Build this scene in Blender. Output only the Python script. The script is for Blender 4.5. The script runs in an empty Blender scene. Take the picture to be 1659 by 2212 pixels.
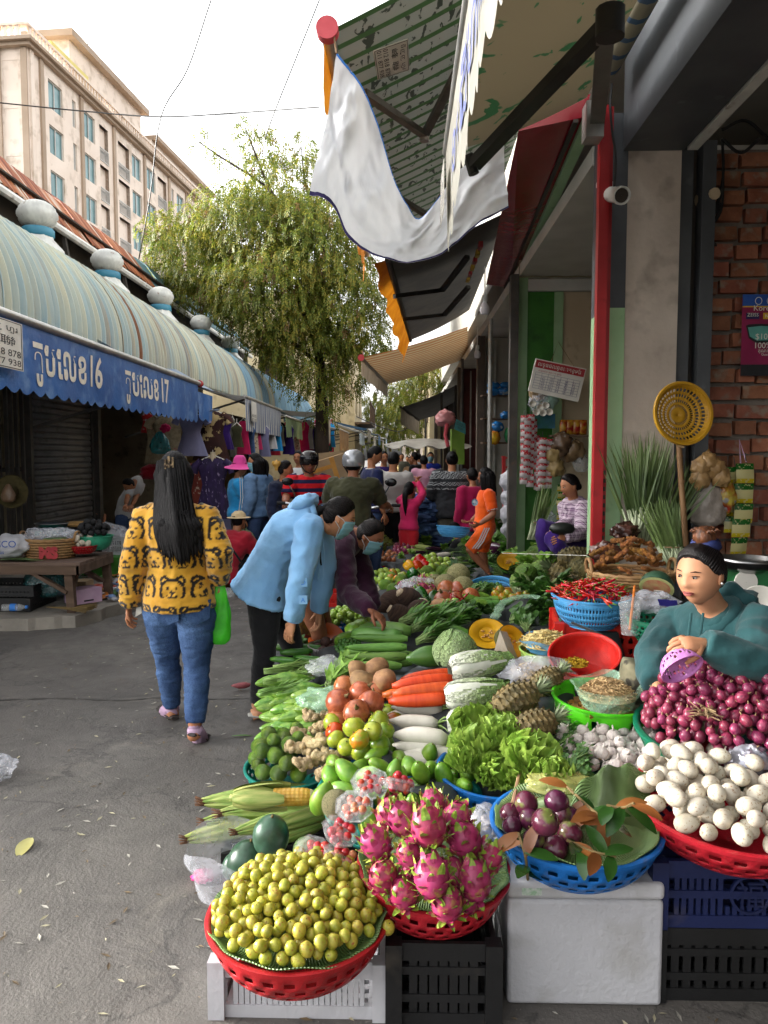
import bpy,math,random
import numpy as np
from mathutils import Vector,Matrix,Euler,noise
S=bpy.context.scene
COL=S.collection
V=Vector
rnd=random.Random(7)
U=rnd.uniform;sin=math.sin;cos=math.cos;sqrt=math.sqrt;nz0=noise.noise
PI=math.pi
# -- camera, world, sun, exposure
FPX=1662.0
CAMZ=1.55
PITCH=math.atan2(1106-985,FPX)
YAW=math.atan2(868-829.5,FPX)
cam_d=bpy.data.cameras.new('camera')
cam=bpy.data.objects.new('camera',cam_d)
COL.objects.link(cam)
cam.location=(0,0,CAMZ)
cam.rotation_euler=(PI/2-PITCH,0,YAW)
cam_d.sensor_fit='VERTICAL'
cam_d.sensor_height=24.0
cam_d.lens=24.0*FPX/2212
cam_d.clip_start=0.05
cam_d.clip_end=600
S.camera=cam
SUN_EL,SUN_AZ=math.radians(16),math.radians(282)
w=bpy.data.worlds.new('World')
S.world=w
w.use_nodes=True
nt=w.node_tree
nt.nodes.clear()
sky=nt.nodes.new('ShaderNodeTexSky')
sky.sky_type='NISHITA'
sky.sun_disc=False
sky.sun_elevation=SUN_EL
sky.sun_rotation=SUN_AZ
sky.air_density=1.0
sky.dust_density=7.0
sky.ozone_density=0.6
hsv=nt.nodes.new('ShaderNodeHueSaturation')
hsv.inputs['Saturation'].default_value=0.1
bg=nt.nodes.new('ShaderNodeBackground')
bg.inputs['Strength'].default_value=0.15
wo=nt.nodes.new('ShaderNodeOutputWorld')
nt.links.new(sky.outputs[0],hsv.inputs['Color'])
nt.links.new(hsv.outputs[0],bg.inputs['Color'])
nt.links.new(bg.outputs[0],wo.inputs['Surface'])
sd=bpy.data.lights.new('sun','SUN')
sd.energy=0.5
sd.angle=math.radians(10)
sd.color=(1.0,0.9,0.74)
sun=bpy.data.objects.new('sun',sd)
COL.objects.link(sun)
sun.location=(20,20,30)
sdir=V((sin(SUN_AZ)*cos(SUN_EL),cos(SUN_AZ)*cos(SUN_EL),sin(SUN_EL)))
sun.rotation_euler=sdir.to_track_quat('Z','Y').to_euler()
S.view_settings.view_transform='Standard'
S.view_settings.look='None'
S.view_settings.exposure=2.9
S.view_settings.gamma=1.0
S.view_settings.use_curve_mapping=False
S.cycles.max_bounces=7
S.cycles.diffuse_bounces=4
S.cycles.transparent_max_bounces=12
S.cycles.use_denoising=True
# -- measuring: photograph position -> point at a real depth, height or plane
CR=V((cos(YAW),sin(YAW),0))
CF=V((-sin(YAW)*cos(PITCH),cos(YAW)*cos(PITCH),-sin(PITCH)))
CU=CR.cross(CF)
C0=V((0,0,CAMZ))
def ray(u,v):return CF+CR*((u-829.5)/FPX)+CU*((1106-v)/FPX)
def RD(u,v,d):return C0+ray(u,v)*d
def AY(u,v,y):r=ray(u,v);return C0+r*(y/r.y)
def AX(u,v,x):r=ray(u,v);return C0+r*(x/r.x)
def GZ(u,v,z):r=ray(u,v);return C0+r*((z-CAMZ)/r.z)
# -- materials
MATS={}
def hexc(c):
 if isinstance(c,str):
  r=[int(c[i:i+2],16)/255 for i in(0,2,4)]
  return tuple(x/12.92 if x<=0.04045 else((x+0.055)/1.055)**2.4 for x in r)+(1,)
 return tuple(c)[:3]+(1,)
class NT:
 def __init__(s,name):
  s.m=bpy.data.materials.new(name);s.m.use_nodes=True
  s.t=s.m.node_tree;s.t.nodes.clear()
  s.out=s.n('ShaderNodeOutputMaterial');s.b=s.n('ShaderNodeBsdfPrincipled')
  s.t.links.new(s.b.outputs[0],s.out.inputs[0])
 def n(s,t,**k):
  x=s.t.nodes.new(t)
  for a,b in k.items():setattr(x,a,b)
  return x
 def l(s,a,b):s.t.links.new(a,b)
 def co(s,kind='Object',scale=(1,1,1),rot=(0,0,0)):
  c=s.n('ShaderNodeTexCoord');m=s.n('ShaderNodeMapping')
  s.l(c.outputs[kind],m.inputs[0]);m.inputs['Scale'].default_value=scale;m.inputs['Rotation'].default_value=rot
  return m.outputs[0]
 def noise(s,vec,scale,detail=4,w=None,rough=.55,dist=0):
  x=s.n('ShaderNodeTexNoise',noise_dimensions='4D');s.l(vec,x.inputs['Vector'])
  x.inputs['Scale'].default_value=scale;x.inputs['Detail'].default_value=detail;x.inputs['Roughness'].default_value=rough
  x.inputs['Distortion'].default_value=dist
  if w is not None:s.l(w,x.inputs['W'])
  return x.outputs['Fac']
 def ramp(s,fac,stops,interp='LINEAR'):
  r=s.n('ShaderNodeValToRGB');s.l(fac,r.inputs[0]);e=r.color_ramp;e.interpolation=interp
  while len(e.elements)<len(stops):e.elements.new(0.5)
  for el,(p,c)in zip(e.elements,stops):el.position=p;el.color=hexc(c)
  return r.outputs[0]
 def mix(s,fac,a,b,mode='MIX'):
  x=s.n('ShaderNodeMix',data_type='RGBA',blend_type=mode)
  for val,i in((fac,0),(a,6),(b,7)):
   if hasattr(val,'links'):s.l(val,x.inputs[i])
   elif i==0:x.inputs[0].default_value=val
   else:x.inputs[i].default_value=hexc(val)
  return x.outputs[2]
 def math(s,op,a,b=0.0,c=0.0,clamp=False):
  x=s.n('ShaderNodeMath',operation=op,use_clamp=clamp)
  for i,v in enumerate((a,b,c)):
   if hasattr(v,'links'):s.l(v,x.inputs[i])
   else:x.inputs[i].default_value=v
  return x.outputs[0]
 def bump(s,h,dist,strength=1.0):
  x=s.n('ShaderNodeBump');x.inputs['Distance'].default_value=dist;x.inputs['Strength'].default_value=strength
  s.l(h,x.inputs['Height']);s.l(x.outputs[0],s.b.inputs['Normal'])
 def setp(s,**k):
  for a,v in k.items():
   i=s.b.inputs[a.replace('_',' ')]
   if hasattr(v,'links'):s.l(v,i)
   else:i.default_value=v
def mat(name,c1,c2=None,sc=6,rough=.6,bump=0,bsc=None,rv=0,rh=0,metal=0,trans=0,alpha=1,sss=0,spec=.5,detail=4,st=(1,1,1),thr=(.38,.62),c3=None,sc3=30,thr3=(.6,.68),ior=1.45,sheen=0,sub=(.3,.2,.1),emit=None):
 """two-tone noise material (c1/c2) with optional specks c3, per-object variation of value rv and hue rh"""
 if name in MATS:return MATS[name]
 n=NT(name);oi=n.n('ShaderNodeObjectInfo');wv=n.math('MULTIPLY',oi.outputs['Random'],37.0)
 vec=n.co('Object',st)
 f=n.noise(vec,sc,detail,wv)
 if c2 is None:
  k=hexc(c1);c2=tuple(min(1,x*1.18)for x in k[:3]);c1=tuple(x*.84 for x in k[:3])
 col=n.ramp(f,[(thr[0],c1),(thr[1],c2)])
 if c3 is not None:
  f3=n.noise(vec,sc3,3,wv)
  col=n.mix(n.ramp(f3,[(thr3[0],(0,0,0)),(thr3[1],(1,1,1))]),col,c3)
 if rv or rh:
  h=n.n('ShaderNodeHueSaturation');n.l(col,h.inputs['Color'])
  n.l(n.math('MULTIPLY_ADD',oi.outputs['Random'],2*rv,1-rv),h.inputs['Value'])
  r2=n.math('FRACT',n.math('MULTIPLY',oi.outputs['Random'],17.3))
  n.l(n.math('MULTIPLY_ADD',r2,2*rh,.5-rh),h.inputs['Hue'])
  col=h.outputs[0]
 n.setp(Base_Color=col,Roughness=rough,Metallic=metal,Specular_IOR_Level=spec,IOR=ior,Alpha=alpha)
 if trans:n.setp(Transmission_Weight=trans)
 if sss:n.setp(Subsurface_Weight=sss,Subsurface_Radius=sub,Subsurface_Scale=.01)
 if sheen:n.setp(Sheen_Weight=sheen)
 if emit:n.setp(Emission_Color=hexc(emit[0]),Emission_Strength=emit[1])
 if bump:
  n.bump(n.noise(vec,bsc or sc*4,5,wv),bump)
 MATS[name]=n.m
 return n.m
# -- mesh kit
def frame(t,up=V((0,0,1))):
 t=t.normalized()
 if abs(t.dot(up))>.98:up=V((0,1,0))if abs(t.y)<.9 else V((1,0,0))
 a=up.cross(t).normalized();b=t.cross(a)
 return a,b
class MB:
 def __init__(s):s.v=[];s.f=[];s.m=[]
 def add(s,vs,fs,mi=0,M=None):
  k=len(s.v)
  s.v+=[tuple(M@V(p))for p in vs]if M is not None else[tuple(p)for p in vs]
  s.f+=[tuple(i+k for i in q)for q in fs];s.m+=[mi]*len(fs)
  return s
 def box(s,c,d,mi=0,M=None,rot=None):
  x,y,z=d[0]/2,d[1]/2,d[2]/2
  vs=[V((a*x,b*y,e*z))for e in(-1,1)for b in(-1,1)for a in(-1,1)]
  if rot is not None:R_=Euler(rot).to_matrix();vs=[R_@p for p in vs]
  vs=[p+V(c)for p in vs]
  return s.add(vs,[(0,2,3,1),(4,5,7,6),(0,1,5,4),(2,6,7,3),(0,4,6,2),(1,3,7,5)],mi,M)
 def bar(s,a,b,w,h,mi=0,up=V((0,0,1))):
  a,b=V(a),V(b);x,y=frame(b-a,up)
  vs=[p+x*i*w/2+y*j*h/2 for p in(a,b)for i,j in((-1,-1),(1,-1),(1,1),(-1,1))]
  return s.add(vs,[(3,2,1,0),(4,5,6,7),(0,1,5,4),(1,2,6,5),(2,3,7,6),(3,0,4,7)],mi)
 def tube(s,pts,r,n=8,mi=0,cap=True,sq=1.0,up=V((0,0,1)),M=None):
  pts=[V(p)for p in pts];k=len(pts)
  rs=[r]*k if isinstance(r,(int,float,tuple))else list(r)
  vs=[];a=None
  for i,p in enumerate(pts):
   t=(pts[min(i+1,k-1)]-pts[max(i-1,0)])
   if t.length<1e-9:t=V((0,0,1))
   t.normalize()
   if a is None:a,b=frame(t,up)
   else:
    a=(a-t*a.dot(t));a=a.normalized()if a.length>1e-6 else frame(t,up)[0];b=t.cross(a)
   ra,rb=(rs[i],rs[i]*sq)if not isinstance(rs[i],tuple)else rs[i]
   for j in range(n):
    q=2*PI*j/n
    vs.append(p+a*cos(q)*ra+b*sin(q)*rb)
  fs=[(i*n+j,i*n+(j+1)%n,(i+1)*n+(j+1)%n,(i+1)*n+j)for i in range(k-1)for j in range(n)]
  if cap:
   fs+=[tuple(reversed(range(n))),tuple(range((k-1)*n,k*n))]
  return s.add(vs,fs,mi,M)
 def lathe(s,prof,n=24,mi=0,M=None,keep=None,wob=None):
  vs=[]
  for i,(r,z)in enumerate(prof):
   for j in range(n):
    q=2*PI*j/n;rr=r if wob is None else wob(r,z,q,i)
    vs.append((rr*cos(q),rr*sin(q),z))
  fs=[(i*n+j,i*n+(j+1)%n,(i+1)*n+(j+1)%n,(i+1)*n+j)for i in range(len(prof)-1)for j in range(n)if keep is None or keep(i,j)]
  return s.add(vs,fs,mi,M)
 def ell(s,c,r,nu=12,nv=8,mi=0,M=None,fn=None):
  vs=[];c=V(c)
  for i in range(nv+1):
   th=PI*i/nv
   for j in range(nu):
    q=2*PI*j/nu
    d=V((sin(th)*cos(q),sin(th)*sin(q),cos(th)))
    p=V((d.x*r[0],d.y*r[1],d.z*r[2]))
    if fn:p=fn(d,p)
    vs.append(p+c)
  fs=[((i+1)*nu+j,(i+1)*nu+(j+1)%nu,i*nu+(j+1)%nu,i*nu+j)for i in range(nv)for j in range(nu)]
  return s.add(vs,fs,mi,M)
 def grid(s,fn,nu,nv,mi=0,keep=None,M=None,flip=False):
  vs=[fn(i/nu,j/nv)for j in range(nv+1)for i in range(nu+1)]
  fs=[(j*(nu+1)+i,j*(nu+1)+i+1,(j+1)*(nu+1)+i+1,(j+1)*(nu+1)+i)for j in range(nv)for i in range(nu)if keep is None or keep(i,j)]
  if flip:fs=[tuple(reversed(q))for q in fs]
  return s.add(vs,fs,mi,M)
 def prism(s,poly,dirv,mi=0,M=None):
  k=len(poly);vs=[V(p)for p in poly]+[V(p)+V(dirv)for p in poly]
  fs=[tuple(reversed(range(k))),tuple(range(k,2*k))]+[(i,(i+1)%k,k+(i+1)%k,k+i)for i in range(k)]
  return s.add(vs,fs,mi,M)
 def mesh(s,name,mats,ang=40):
  me=bpy.data.meshes.new(name)
  me.from_pydata(s.v,[],s.f)
  for m in(mats if isinstance(mats,(list,tuple))else[mats]):me.materials.append(m)
  if any(s.m):me.polygons.foreach_set('material_index',s.m)
  if ang:
   me.polygons.foreach_set('use_smooth',[True]*len(s.f))
   if ang<170:me.set_sharp_from_angle(angle=math.radians(ang))
  me.update()
  return me
 def build(s,name,mats,parent=None,ang=40,loc=None,rot=None,world=True,solid=0,label=None,cat=None,group=None,kind=None):
  """one mesh object; with a parent the vertices are world positions unless world=False"""
  if parent is not None and world:
   off=wloc(parent)
   s.v=[(p[0]-off.x,p[1]-off.y,p[2]-off.z)for p in s.v]
  elif parent is None and loc is None and label and world and s.v:
   a=np.array(s.v);c=V(((a[:,0].min()+a[:,0].max())/2,(a[:,1].min()+a[:,1].max())/2,a[:,2].min()))
   s.v=[(p[0]-c.x,p[1]-c.y,p[2]-c.z)for p in s.v];loc=c
  return put(name,s.mesh(name,mats,ang),parent,loc,rot,solid=solid,label=label,cat=cat,group=group,kind=kind)
def wloc(o):
 p=V((0,0,0))
 while o is not None:p=p+o.location;o=o.parent
 return p
def put(name,me,parent=None,loc=None,rot=None,scale=None,solid=0,label=None,cat=None,group=None,kind=None):
 o=bpy.data.objects.new(name,me);COL.objects.link(o)
 if parent is not None:o.parent=parent
 if loc is not None:o.location=loc
 if rot is not None:o.rotation_euler=rot
 if scale is not None:o.scale=(scale,)*3 if isinstance(scale,(int,float))else scale
 if solid:
  md=o.modifiers.new('thickness','SOLIDIFY');md.thickness=solid;md.offset=0
 if label:o['label']=label
 if cat:o['category']=cat
 if group:o['group']=group
 if kind:o['kind']=kind
 return o
def thing(name,label,cat,loc=(0,0,0),rot=None,group=None,scale=None):
 return put(name,None,None,loc,rot,scale,label=label,cat=cat,group=group)
def dup(root,loc=None,rot=None,label=None,scale=None,group=None):
 r=root.copy();COL.objects.link(r)
 if loc is not None:r.location=loc
 if rot is not None:r.rotation_euler=rot
 if scale is not None:r.scale=(scale,)*3 if isinstance(scale,(int,float))else scale
 if label:r['label']=label
 if group:r['group']=group
 for ch in list(root.children):
  c=ch.copy();COL.objects.link(c);c.parent=r
  for g in list(ch.children):
   d=g.copy();COL.objects.link(d);d.parent=c
 return r
def lerp(a,b,t):return a+(b-a)*t
def bez(p,n):
 """catmull-rom through points"""
 p=[V(q)for q in p];p=[p[0]*2-p[1]]+p+[p[-1]*2-p[-2]];out=[]
 k=len(p)-3
 for i in range(k):
  for j in range(n if i<k-1 else n+1):
   t=j/n;a,b,c,d=p[i:i+4]
   out.append(.5*((2*b)+(c-a)*t+(2*a-5*b+4*c-d)*t*t+(3*b-a-3*c+d)*t**3))
 return out
# -- lettering (flat print as thin raised shapes)
def text(s,size=1.0,bold=0.0,align='LEFT'):
 cu=bpy.data.curves.new('lettering','FONT');cu.body=s;cu.size=size;cu.align_x=align;cu.resolution_u=3;cu.offset=bold
 o=bpy.data.objects.new('lettering',cu);COL.objects.link(o)
 dg=bpy.context.evaluated_depsgraph_get()
 me=bpy.data.meshes.new_from_object(o.evaluated_get(dg))
 vs=[v.co.copy()for v in me.vertices];fs=[tuple(p.vertices)for p in me.polygons]
 bpy.data.objects.remove(o);bpy.data.curves.remove(cu);bpy.data.meshes.remove(me)
 return vs,fs
def write(mb,txt,fn,mi=0):
 """txt from text(); fn maps (x, y) of the lettering to a 3D point"""
 mb.add([fn(p.x,p.y)for p in txt[0]],txt[1],mi)
# -- setting
def streak(name,stops,sy=9,long=.5,rust=None,rough=.5,axis=1,metal=0.0,rv=.06,thr=(.52,.72),bump=0):
 """painted or galvanised sheet with stains that run down the sheet"""
 n=NT(name);oi=n.n('ShaderNodeObjectInfo');wv=n.math('MULTIPLY',oi.outputs['Random'],31.0)
 sc=[long]*3;sc[axis]=sy
 v=n.co('Object',tuple(sc));f=n.noise(v,1.0,5,wv);col=n.ramp(f,stops)
 if rust:
  g=n.noise(v,.8,6,n.math('ADD',wv,9.0));col=n.mix(n.ramp(g,[(thr[0],(0,0,0)),(thr[1],(1,1,1))]),col,rust)
 h=n.n('ShaderNodeHueSaturation');n.l(col,h.inputs['Color']);n.l(n.math('MULTIPLY_ADD',oi.outputs['Random'],2*rv,1-rv),h.inputs['Value'])
 n.setp(Base_Color=h.outputs[0],Roughness=rough,Metallic=metal)
 if bump:n.bump(n.noise(v,3,4,wv),bump)
 return n.m
def stripes(name,cols,period,axis=0,duty=.5,rough=.75,dirt='6b6355',da=.25,trans=.15):
 """woven canvas with printed stripes across one axis of the object"""
 n=NT(name);v=n.co('Object');x=n.n('ShaderNodeSeparateXYZ');n.l(v,x.inputs[0])
 f=n.math('FRACT',n.math('DIVIDE',x.outputs[axis],period))
 k=len(cols);st=[];p=0
 for c,wd in cols:st.append((p,c));p+=wd
 col=n.ramp(f,st,'CONSTANT')
 d=n.noise(v,3.0,5);col=n.mix(n.math('MULTIPLY',n.ramp(d,[(.4,(0,0,0)),(.75,(1,1,1))]),da),col,dirt)
 n.setp(Base_Color=col,Roughness=rough,Specular_IOR_Level=.25)
 tr=n.n('ShaderNodeBsdfTranslucent');n.l(col,tr.inputs[0]);ms=n.n('ShaderNodeMixShader');ms.inputs[0].default_value=trans
 n.l(n.b.outputs[0],ms.inputs[1]);n.l(tr.outputs[0],ms.inputs[2]);n.l(ms.outputs[0],n.out.inputs[0])
 return n.m
def cloth(name,c1,c2=None,trans=.2,**k):
 m=mat(name,c1,c2,rough=k.pop('rough',.75),**k)
 t=m.node_tree;b=[x for x in t.nodes if x.type=='BSDF_PRINCIPLED'][0];o=[x for x in t.nodes if x.type=='OUTPUT_MATERIAL'][0]
 tr=t.nodes.new('ShaderNodeBsdfTranslucent');ms=t.nodes.new('ShaderNodeMixShader');ms.inputs[0].default_value=trans
 if b.inputs['Base Color'].links:t.links.new(b.inputs['Base Color'].links[0].from_socket,tr.inputs[0])
 t.links.new(b.outputs[0],ms.inputs[1]);t.links.new(tr.outputs[0],ms.inputs[2]);t.links.new(ms.outputs[0],o.inputs[0])
 return m
def film(name,tint,alpha=.35,rough=.12):
 """thin clear plastic: mostly lets light through, with glossy glints"""
 if name in MATS:return MATS[name]
 n=NT(name);v=n.co('Object');n.setp(Base_Color=hexc(tint),Roughness=rough,Specular_IOR_Level=.9)
 tp=n.n('ShaderNodeBsdfTransparent');tp.inputs[0].default_value=(1,1,1,1);ms=n.n('ShaderNodeMixShader')
 f=n.noise(v,14,4);n.l(n.math('MULTIPLY_ADD',f,alpha*1.1,alpha*.45,clamp=True),ms.inputs[0])
 n.l(tp.outputs[0],ms.inputs[1]);n.l(n.b.outputs[0],ms.inputs[2]);n.l(ms.outputs[0],n.out.inputs[0])
 n.bump(n.noise(v,22,4,None,.6,1.5),.012)
 MATS[name]=n.m
 return n.m
# --- ground
def road_mat():
 n=NT('worn_asphalt');v=n.co('Object')
 f=n.noise(v,.55,6,None,.6);g=n.noise(v,3.2,6,None,.65,.6);h=n.noise(v,90,3);s=n.noise(v,1.7,4,None,.7,1.2)
 col=n.ramp(f,[(.3,'494643'),(.5,'57534f'),(.7,'64605a')])
 col=n.mix(n.math('MULTIPLY',n.ramp(g,[(.42,(0,0,0)),(.7,(1,1,1))]),.55),col,'393735')
 col=n.mix(n.math('MULTIPLY',n.ramp(s,[(.58,(0,0,0)),(.72,(1,1,1))]),.45),col,'787269')
 col=n.mix(n.ramp(h,[(.62,(0,0,0)),(.7,(.5,.5,.5))]),col,'8d887e')
 col=n.mix(n.ramp(n.noise(v,38,2),[(.66,(0,0,0)),(.7,(.6,.6,.6))]),col,'242322')
 q=n.noise(v,.9,7,None,.6,.5);col=n.mix(n.math('MULTIPLY',n.ramp(q,[(.492,(0,0,0)),(.5,(1,1,1)),(.508,(0,0,0))]),.5),col,'1f1e1d')
 n.setp(Base_Color=col,Roughness=n.ramp(g,[(.3,(.55,)*3),(.6,(.85,)*3)]))
 n.bump(n.math('ADD',n.math('MULTIPLY',h,.25),n.math('MULTIPLY',g,1.2)),.012)
 return n.m
M_road=road_mat()
b=MB()
b.grid(lambda s,t:V((lerp(-90,90,s),lerp(-12,260,t),0)),30,40)
b.build('ground',M_road,kind='structure',ang=0)
M_conc=mat('worn_concrete','6f6a62','8b857b',sc=2.5,rough=.85,bump=.01,bsc=25,c3='4c4843',sc3=5,thr3=(.55,.68))
b=MB();edge=[(-11,6.5),(-6,6.55),(-4.6,6.6),(-3.5,6.65),(-2.95,6.8),(-2.66,7.6),(-2.7,9.6),(-2.6,12),(-2.7,16),(-2.6,30),(-2.6,60),(-14,60)]
ed=[]
for i in range(len(edge)-2):
 p,q=edge[i],edge[i+1]
 for k in range(6):
  t=k/6;ed.append((lerp(p[0],q[0],t)+(U(-.05,.05)if k else 0),lerp(p[1],q[1],t)+(U(-.05,.05)if k else 0)))
ed+=edge[-2:]
b.prism([(x,y,.0)for x,y in reversed(ed)],(0,0,.11))
b.build('pavement',M_conc,kind='structure',ang=0)
# -- market hall: barrel roof, vents, rusty upper roof
M_roof=streak('pale_roof_sheet',[(.3,'84979a'),(.45,'bdbba4'),(.6,'98acae'),(.75,'c8c4ae')],sy=9,long=.3,rust='7a4a2c',rough=.75,thr=(.53,.7))
M_roofb=streak('blue_roof_sheet',[(.3,'5f8098'),(.5,'7f9fb0'),(.7,'9ab0b4')],sy=7,long=.35,rust='7a6a58',rough=.75,thr=(.62,.8))
M_rust=streak('rusty_roof_sheet',[(.36,'c4bdae'),(.45,'a8683f'),(.56,'84452a'),(.7,'663322')],sy=8,long=.5,rough=.7)
M_rustb=streak('teal_roof_sheet',[(.35,'5f7f84'),(.6,'4a6c74'),(.8,'6d4a38')],sy=8,long=.5,rough=.6)
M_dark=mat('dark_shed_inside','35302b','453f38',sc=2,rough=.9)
M_galv=mat('galvanised_metal','b8b8b2','d0d0c8',sc=5,rough=.5,metal=.1,c3='7b5a42',sc3=8,thr3=(.62,.75))
M_white=mat('white_paint','c9c7c0','dddbd4',sc=4,rough=.5,c3='8d8a80',sc3=9,thr3=(.62,.75))
cx,cz,rr=-4.9,2.96,1.25
def barrel(bump_amp=.048,length=1.0,ribs=7):
 b=MB();nu=ribs*8
 def fn(s,t):
  ph=(s*ribs)%1.0
  h=bump_amp*(1 if ph<.18 else max(0,1-(ph-.18)/.1)if ph<.28 else(0 if ph<.9 else(ph-.9)/.1))
  a=lerp(-.1,1.75,t);r=rr+h+.006*sin(a*42)*min(1,max(0,(t-.25)*4))
  return V((r*cos(a),s*length,r*sin(a)))
 b.grid(fn,nu,52,flip=True)
 return b.mesh('roof_sheet',[M_roof],30)
hall=thing('market_hall','long market hall under a barrel vaulted corrugated roof with rust streaks','market hall',(cx,4,0))
me1=barrel();me2=me1.copy();me2.materials.clear();me2.materials.append(M_roofb)
for i in range(28):
 o=put('roof_sheet',me1 if i<14 or i in(15,17)else me2,hall,(U(-.008,.008),i*1.0-U(0,.012),cz+U(-.006,.006)),solid=.004)
b=MB()
for yy in(4.02,31.96):
 b.prism([(cx+rr*.97*cos(a),yy,cz+rr*.97*sin(a))for a in np.linspace(0,1.7,12)]+[(cx,yy,cz)],(0,.03,0))
b.build('end_panel',M_roofb,hall)
MB().box((-3.7,18,2.9),(.05,28,.14)).build('fascia',M_white,hall)
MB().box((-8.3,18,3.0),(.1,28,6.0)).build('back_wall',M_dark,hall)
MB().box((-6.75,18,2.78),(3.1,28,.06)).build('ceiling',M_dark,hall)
MB().box((-6.4,15,4.9),(.06,34,2.4)).build('gap_shade_panel',M_dark,hall)  # dark panel: shade of the gap between the two roofs put into its colour
b=MB();b.tube([(-6.02,6,5.55),(-6.02,31,5.5)],.07,8);b.build('gutter_pipe',M_white,hall)
for y in np.arange(5,32,3.0):
 MB().bar((-5.9,y,4.4),(-6.1,y,5.6),.07,.07).build('post',M_dark,hall)
up=thing('rusted_upper_roof','rust stained corrugated upper roof sloping above the barrel roof','roof',(-6,4,5.6))
b=MB()
def rf(s,t):
 ph=(s*6)%1.0;h=.03*(.5+.5*cos(2*PI*ph))
 return V((-.62*t/.5+h*.6,s,.84*t/.5+h*.5))if t<.55 else V((-.68-2.4*(t-.55),s,.92+1.0*(t-.55)+h))
b.grid(rf,36,8);meu=b.mesh('roof_sheet',[M_rust],60);meu2=meu.copy();meu2.materials.clear();meu2.materials.append(M_rustb)
for i in range(-6,27):  # near end lengthened out of view to block the low sun
 put('roof_sheet',meu if i<15 else meu2,up,(U(-.02,.02),i*1.0,U(-.015,.015)),solid=.004)
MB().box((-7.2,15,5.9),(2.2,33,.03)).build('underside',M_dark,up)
vp=None
vent_labels=['big ribbed globe roof vent nearest the street camera','second ribbed globe vent along the barrel roof','third ribbed globe vent, half way along the barrel roof','small fourth globe vent just before the tree','farthest globe vent among the tree branches']
for i,y in enumerate((10.7,13.2,16.1,19.3,22.6)):
 if vp is None:
  vp=thing('roof_vent',vent_labels[0],'roof vent',(-5.0,y,4.2),group='globe vents on the barrel roof')
  b=MB();b.lathe([(.4,-.1),(.36,.15),(.22,.3),(.2,.36)],8);b.build('base',M_galv,vp,10,world=False)
  b=MB();b.lathe([(.2,.34),(.215,.36),(.215,.44),(.2,.46)],16);b.build('collar',mat('blue_collar','2f6f86','3a7d92',sc=3,rough=.5),vp,world=False)
  pr=[(.12,.44)]+[(.245*cos(a)*1.0+.01,.64+.20*sin(a))for a in np.linspace(-1.0,1.35,9)]+[(.05,.84),(.001,.85)]
  b=MB();b.lathe(pr,72,wob=lambda r,z,q,k:r*(1+.07*sin(24*(q+z*2.2)))if r>.06 else r);b.build('globe',M_galv,vp,60,world=False)
 else:
  dup(vp,(-5.0,y,4.2),(0,0,i),vent_labels[i])
# -- stalls below the hall
M_steel=mat('dark_steel','3a3733','4c4843',sc=5,rough=.6,c3='57463a',sc3=14,thr3=(.6,.72))
M_shut=mat('grey_shutter','6a6866','7c7a77',sc=3,rough=.55,c3='565452',sc3=6,thr3=(.55,.7))
XS=-5.45
def roller(y0,y1,z0,z1,label):
 t=thing('roller_shutter',label,'shutter',(XS,y0,z0))
 pitch=.095;k=int((z1-z0)/pitch)
 b=MB();pr=[(0,0),(.018,.012),(.024,.04),(.018,.078),(0,.09),(-.008,.092)]
 for(x0,q0),(x1,q1)in zip(pr[:-1],pr[1:]):
  b.add([(x0,0,q0),(x0,y1-y0,q0),(x1,y1-y0,q1),(x1,0,q1)],[(0,1,2,3)])
 me=b.mesh('slat',[M_shut],60)
 for i in range(k):put('slat',me,t,(0,0,i*pitch),solid=.003)
 for y in(-.04,y1-y0+.04):MB().box((0,y,(z1-z0)/2),(.1,.08,z1-z0)).build('guide_rail',M_steel,t,world=False)
 return t
roller(11.2,13.35,.11,2.75,'closed grey roller shutter behind the wooden bench')
t=thing('folding_gate','dark steel folding gate with vertical bars beside the roller shutter','gate',(XS,7.5,.11))
for i in range(24):MB().box((U(-.03,.03),i*.15,1.3),(.05,.035,2.6)).build('bar',M_steel,t,world=False)
for z in(.08,1.25,2.55):MB().box((-.04,1.8,z),(.03,3.6,.06)).build('rail',M_steel,t,world=False)
M_cream=mat('old_cream_plaster','8b7f68','a1947a',sc=2,rough=.9,c3='6a604f',sc3=5,thr3=(.55,.7))
for y,l in((13.5,'plastered partition wall beside the roller shutter'),(17.2,'plastered partition wall behind the hanging clothes'),(22.0,'plastered partition wall deep inside the hall'),(27,'far plastered partition wall inside the hall')):
 w_=thing('partition_wall',l,'wall',(-5.4,y,.1));MB().box((-1.4,0,1.3),(2.7,.1,2.6)).build('panel',M_cream if y>14 else M_cream,w_,world=False);MB().box((0.02,0,1.3),(.12,.14,2.6)).build('post',M_steel,w_,world=False)
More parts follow.
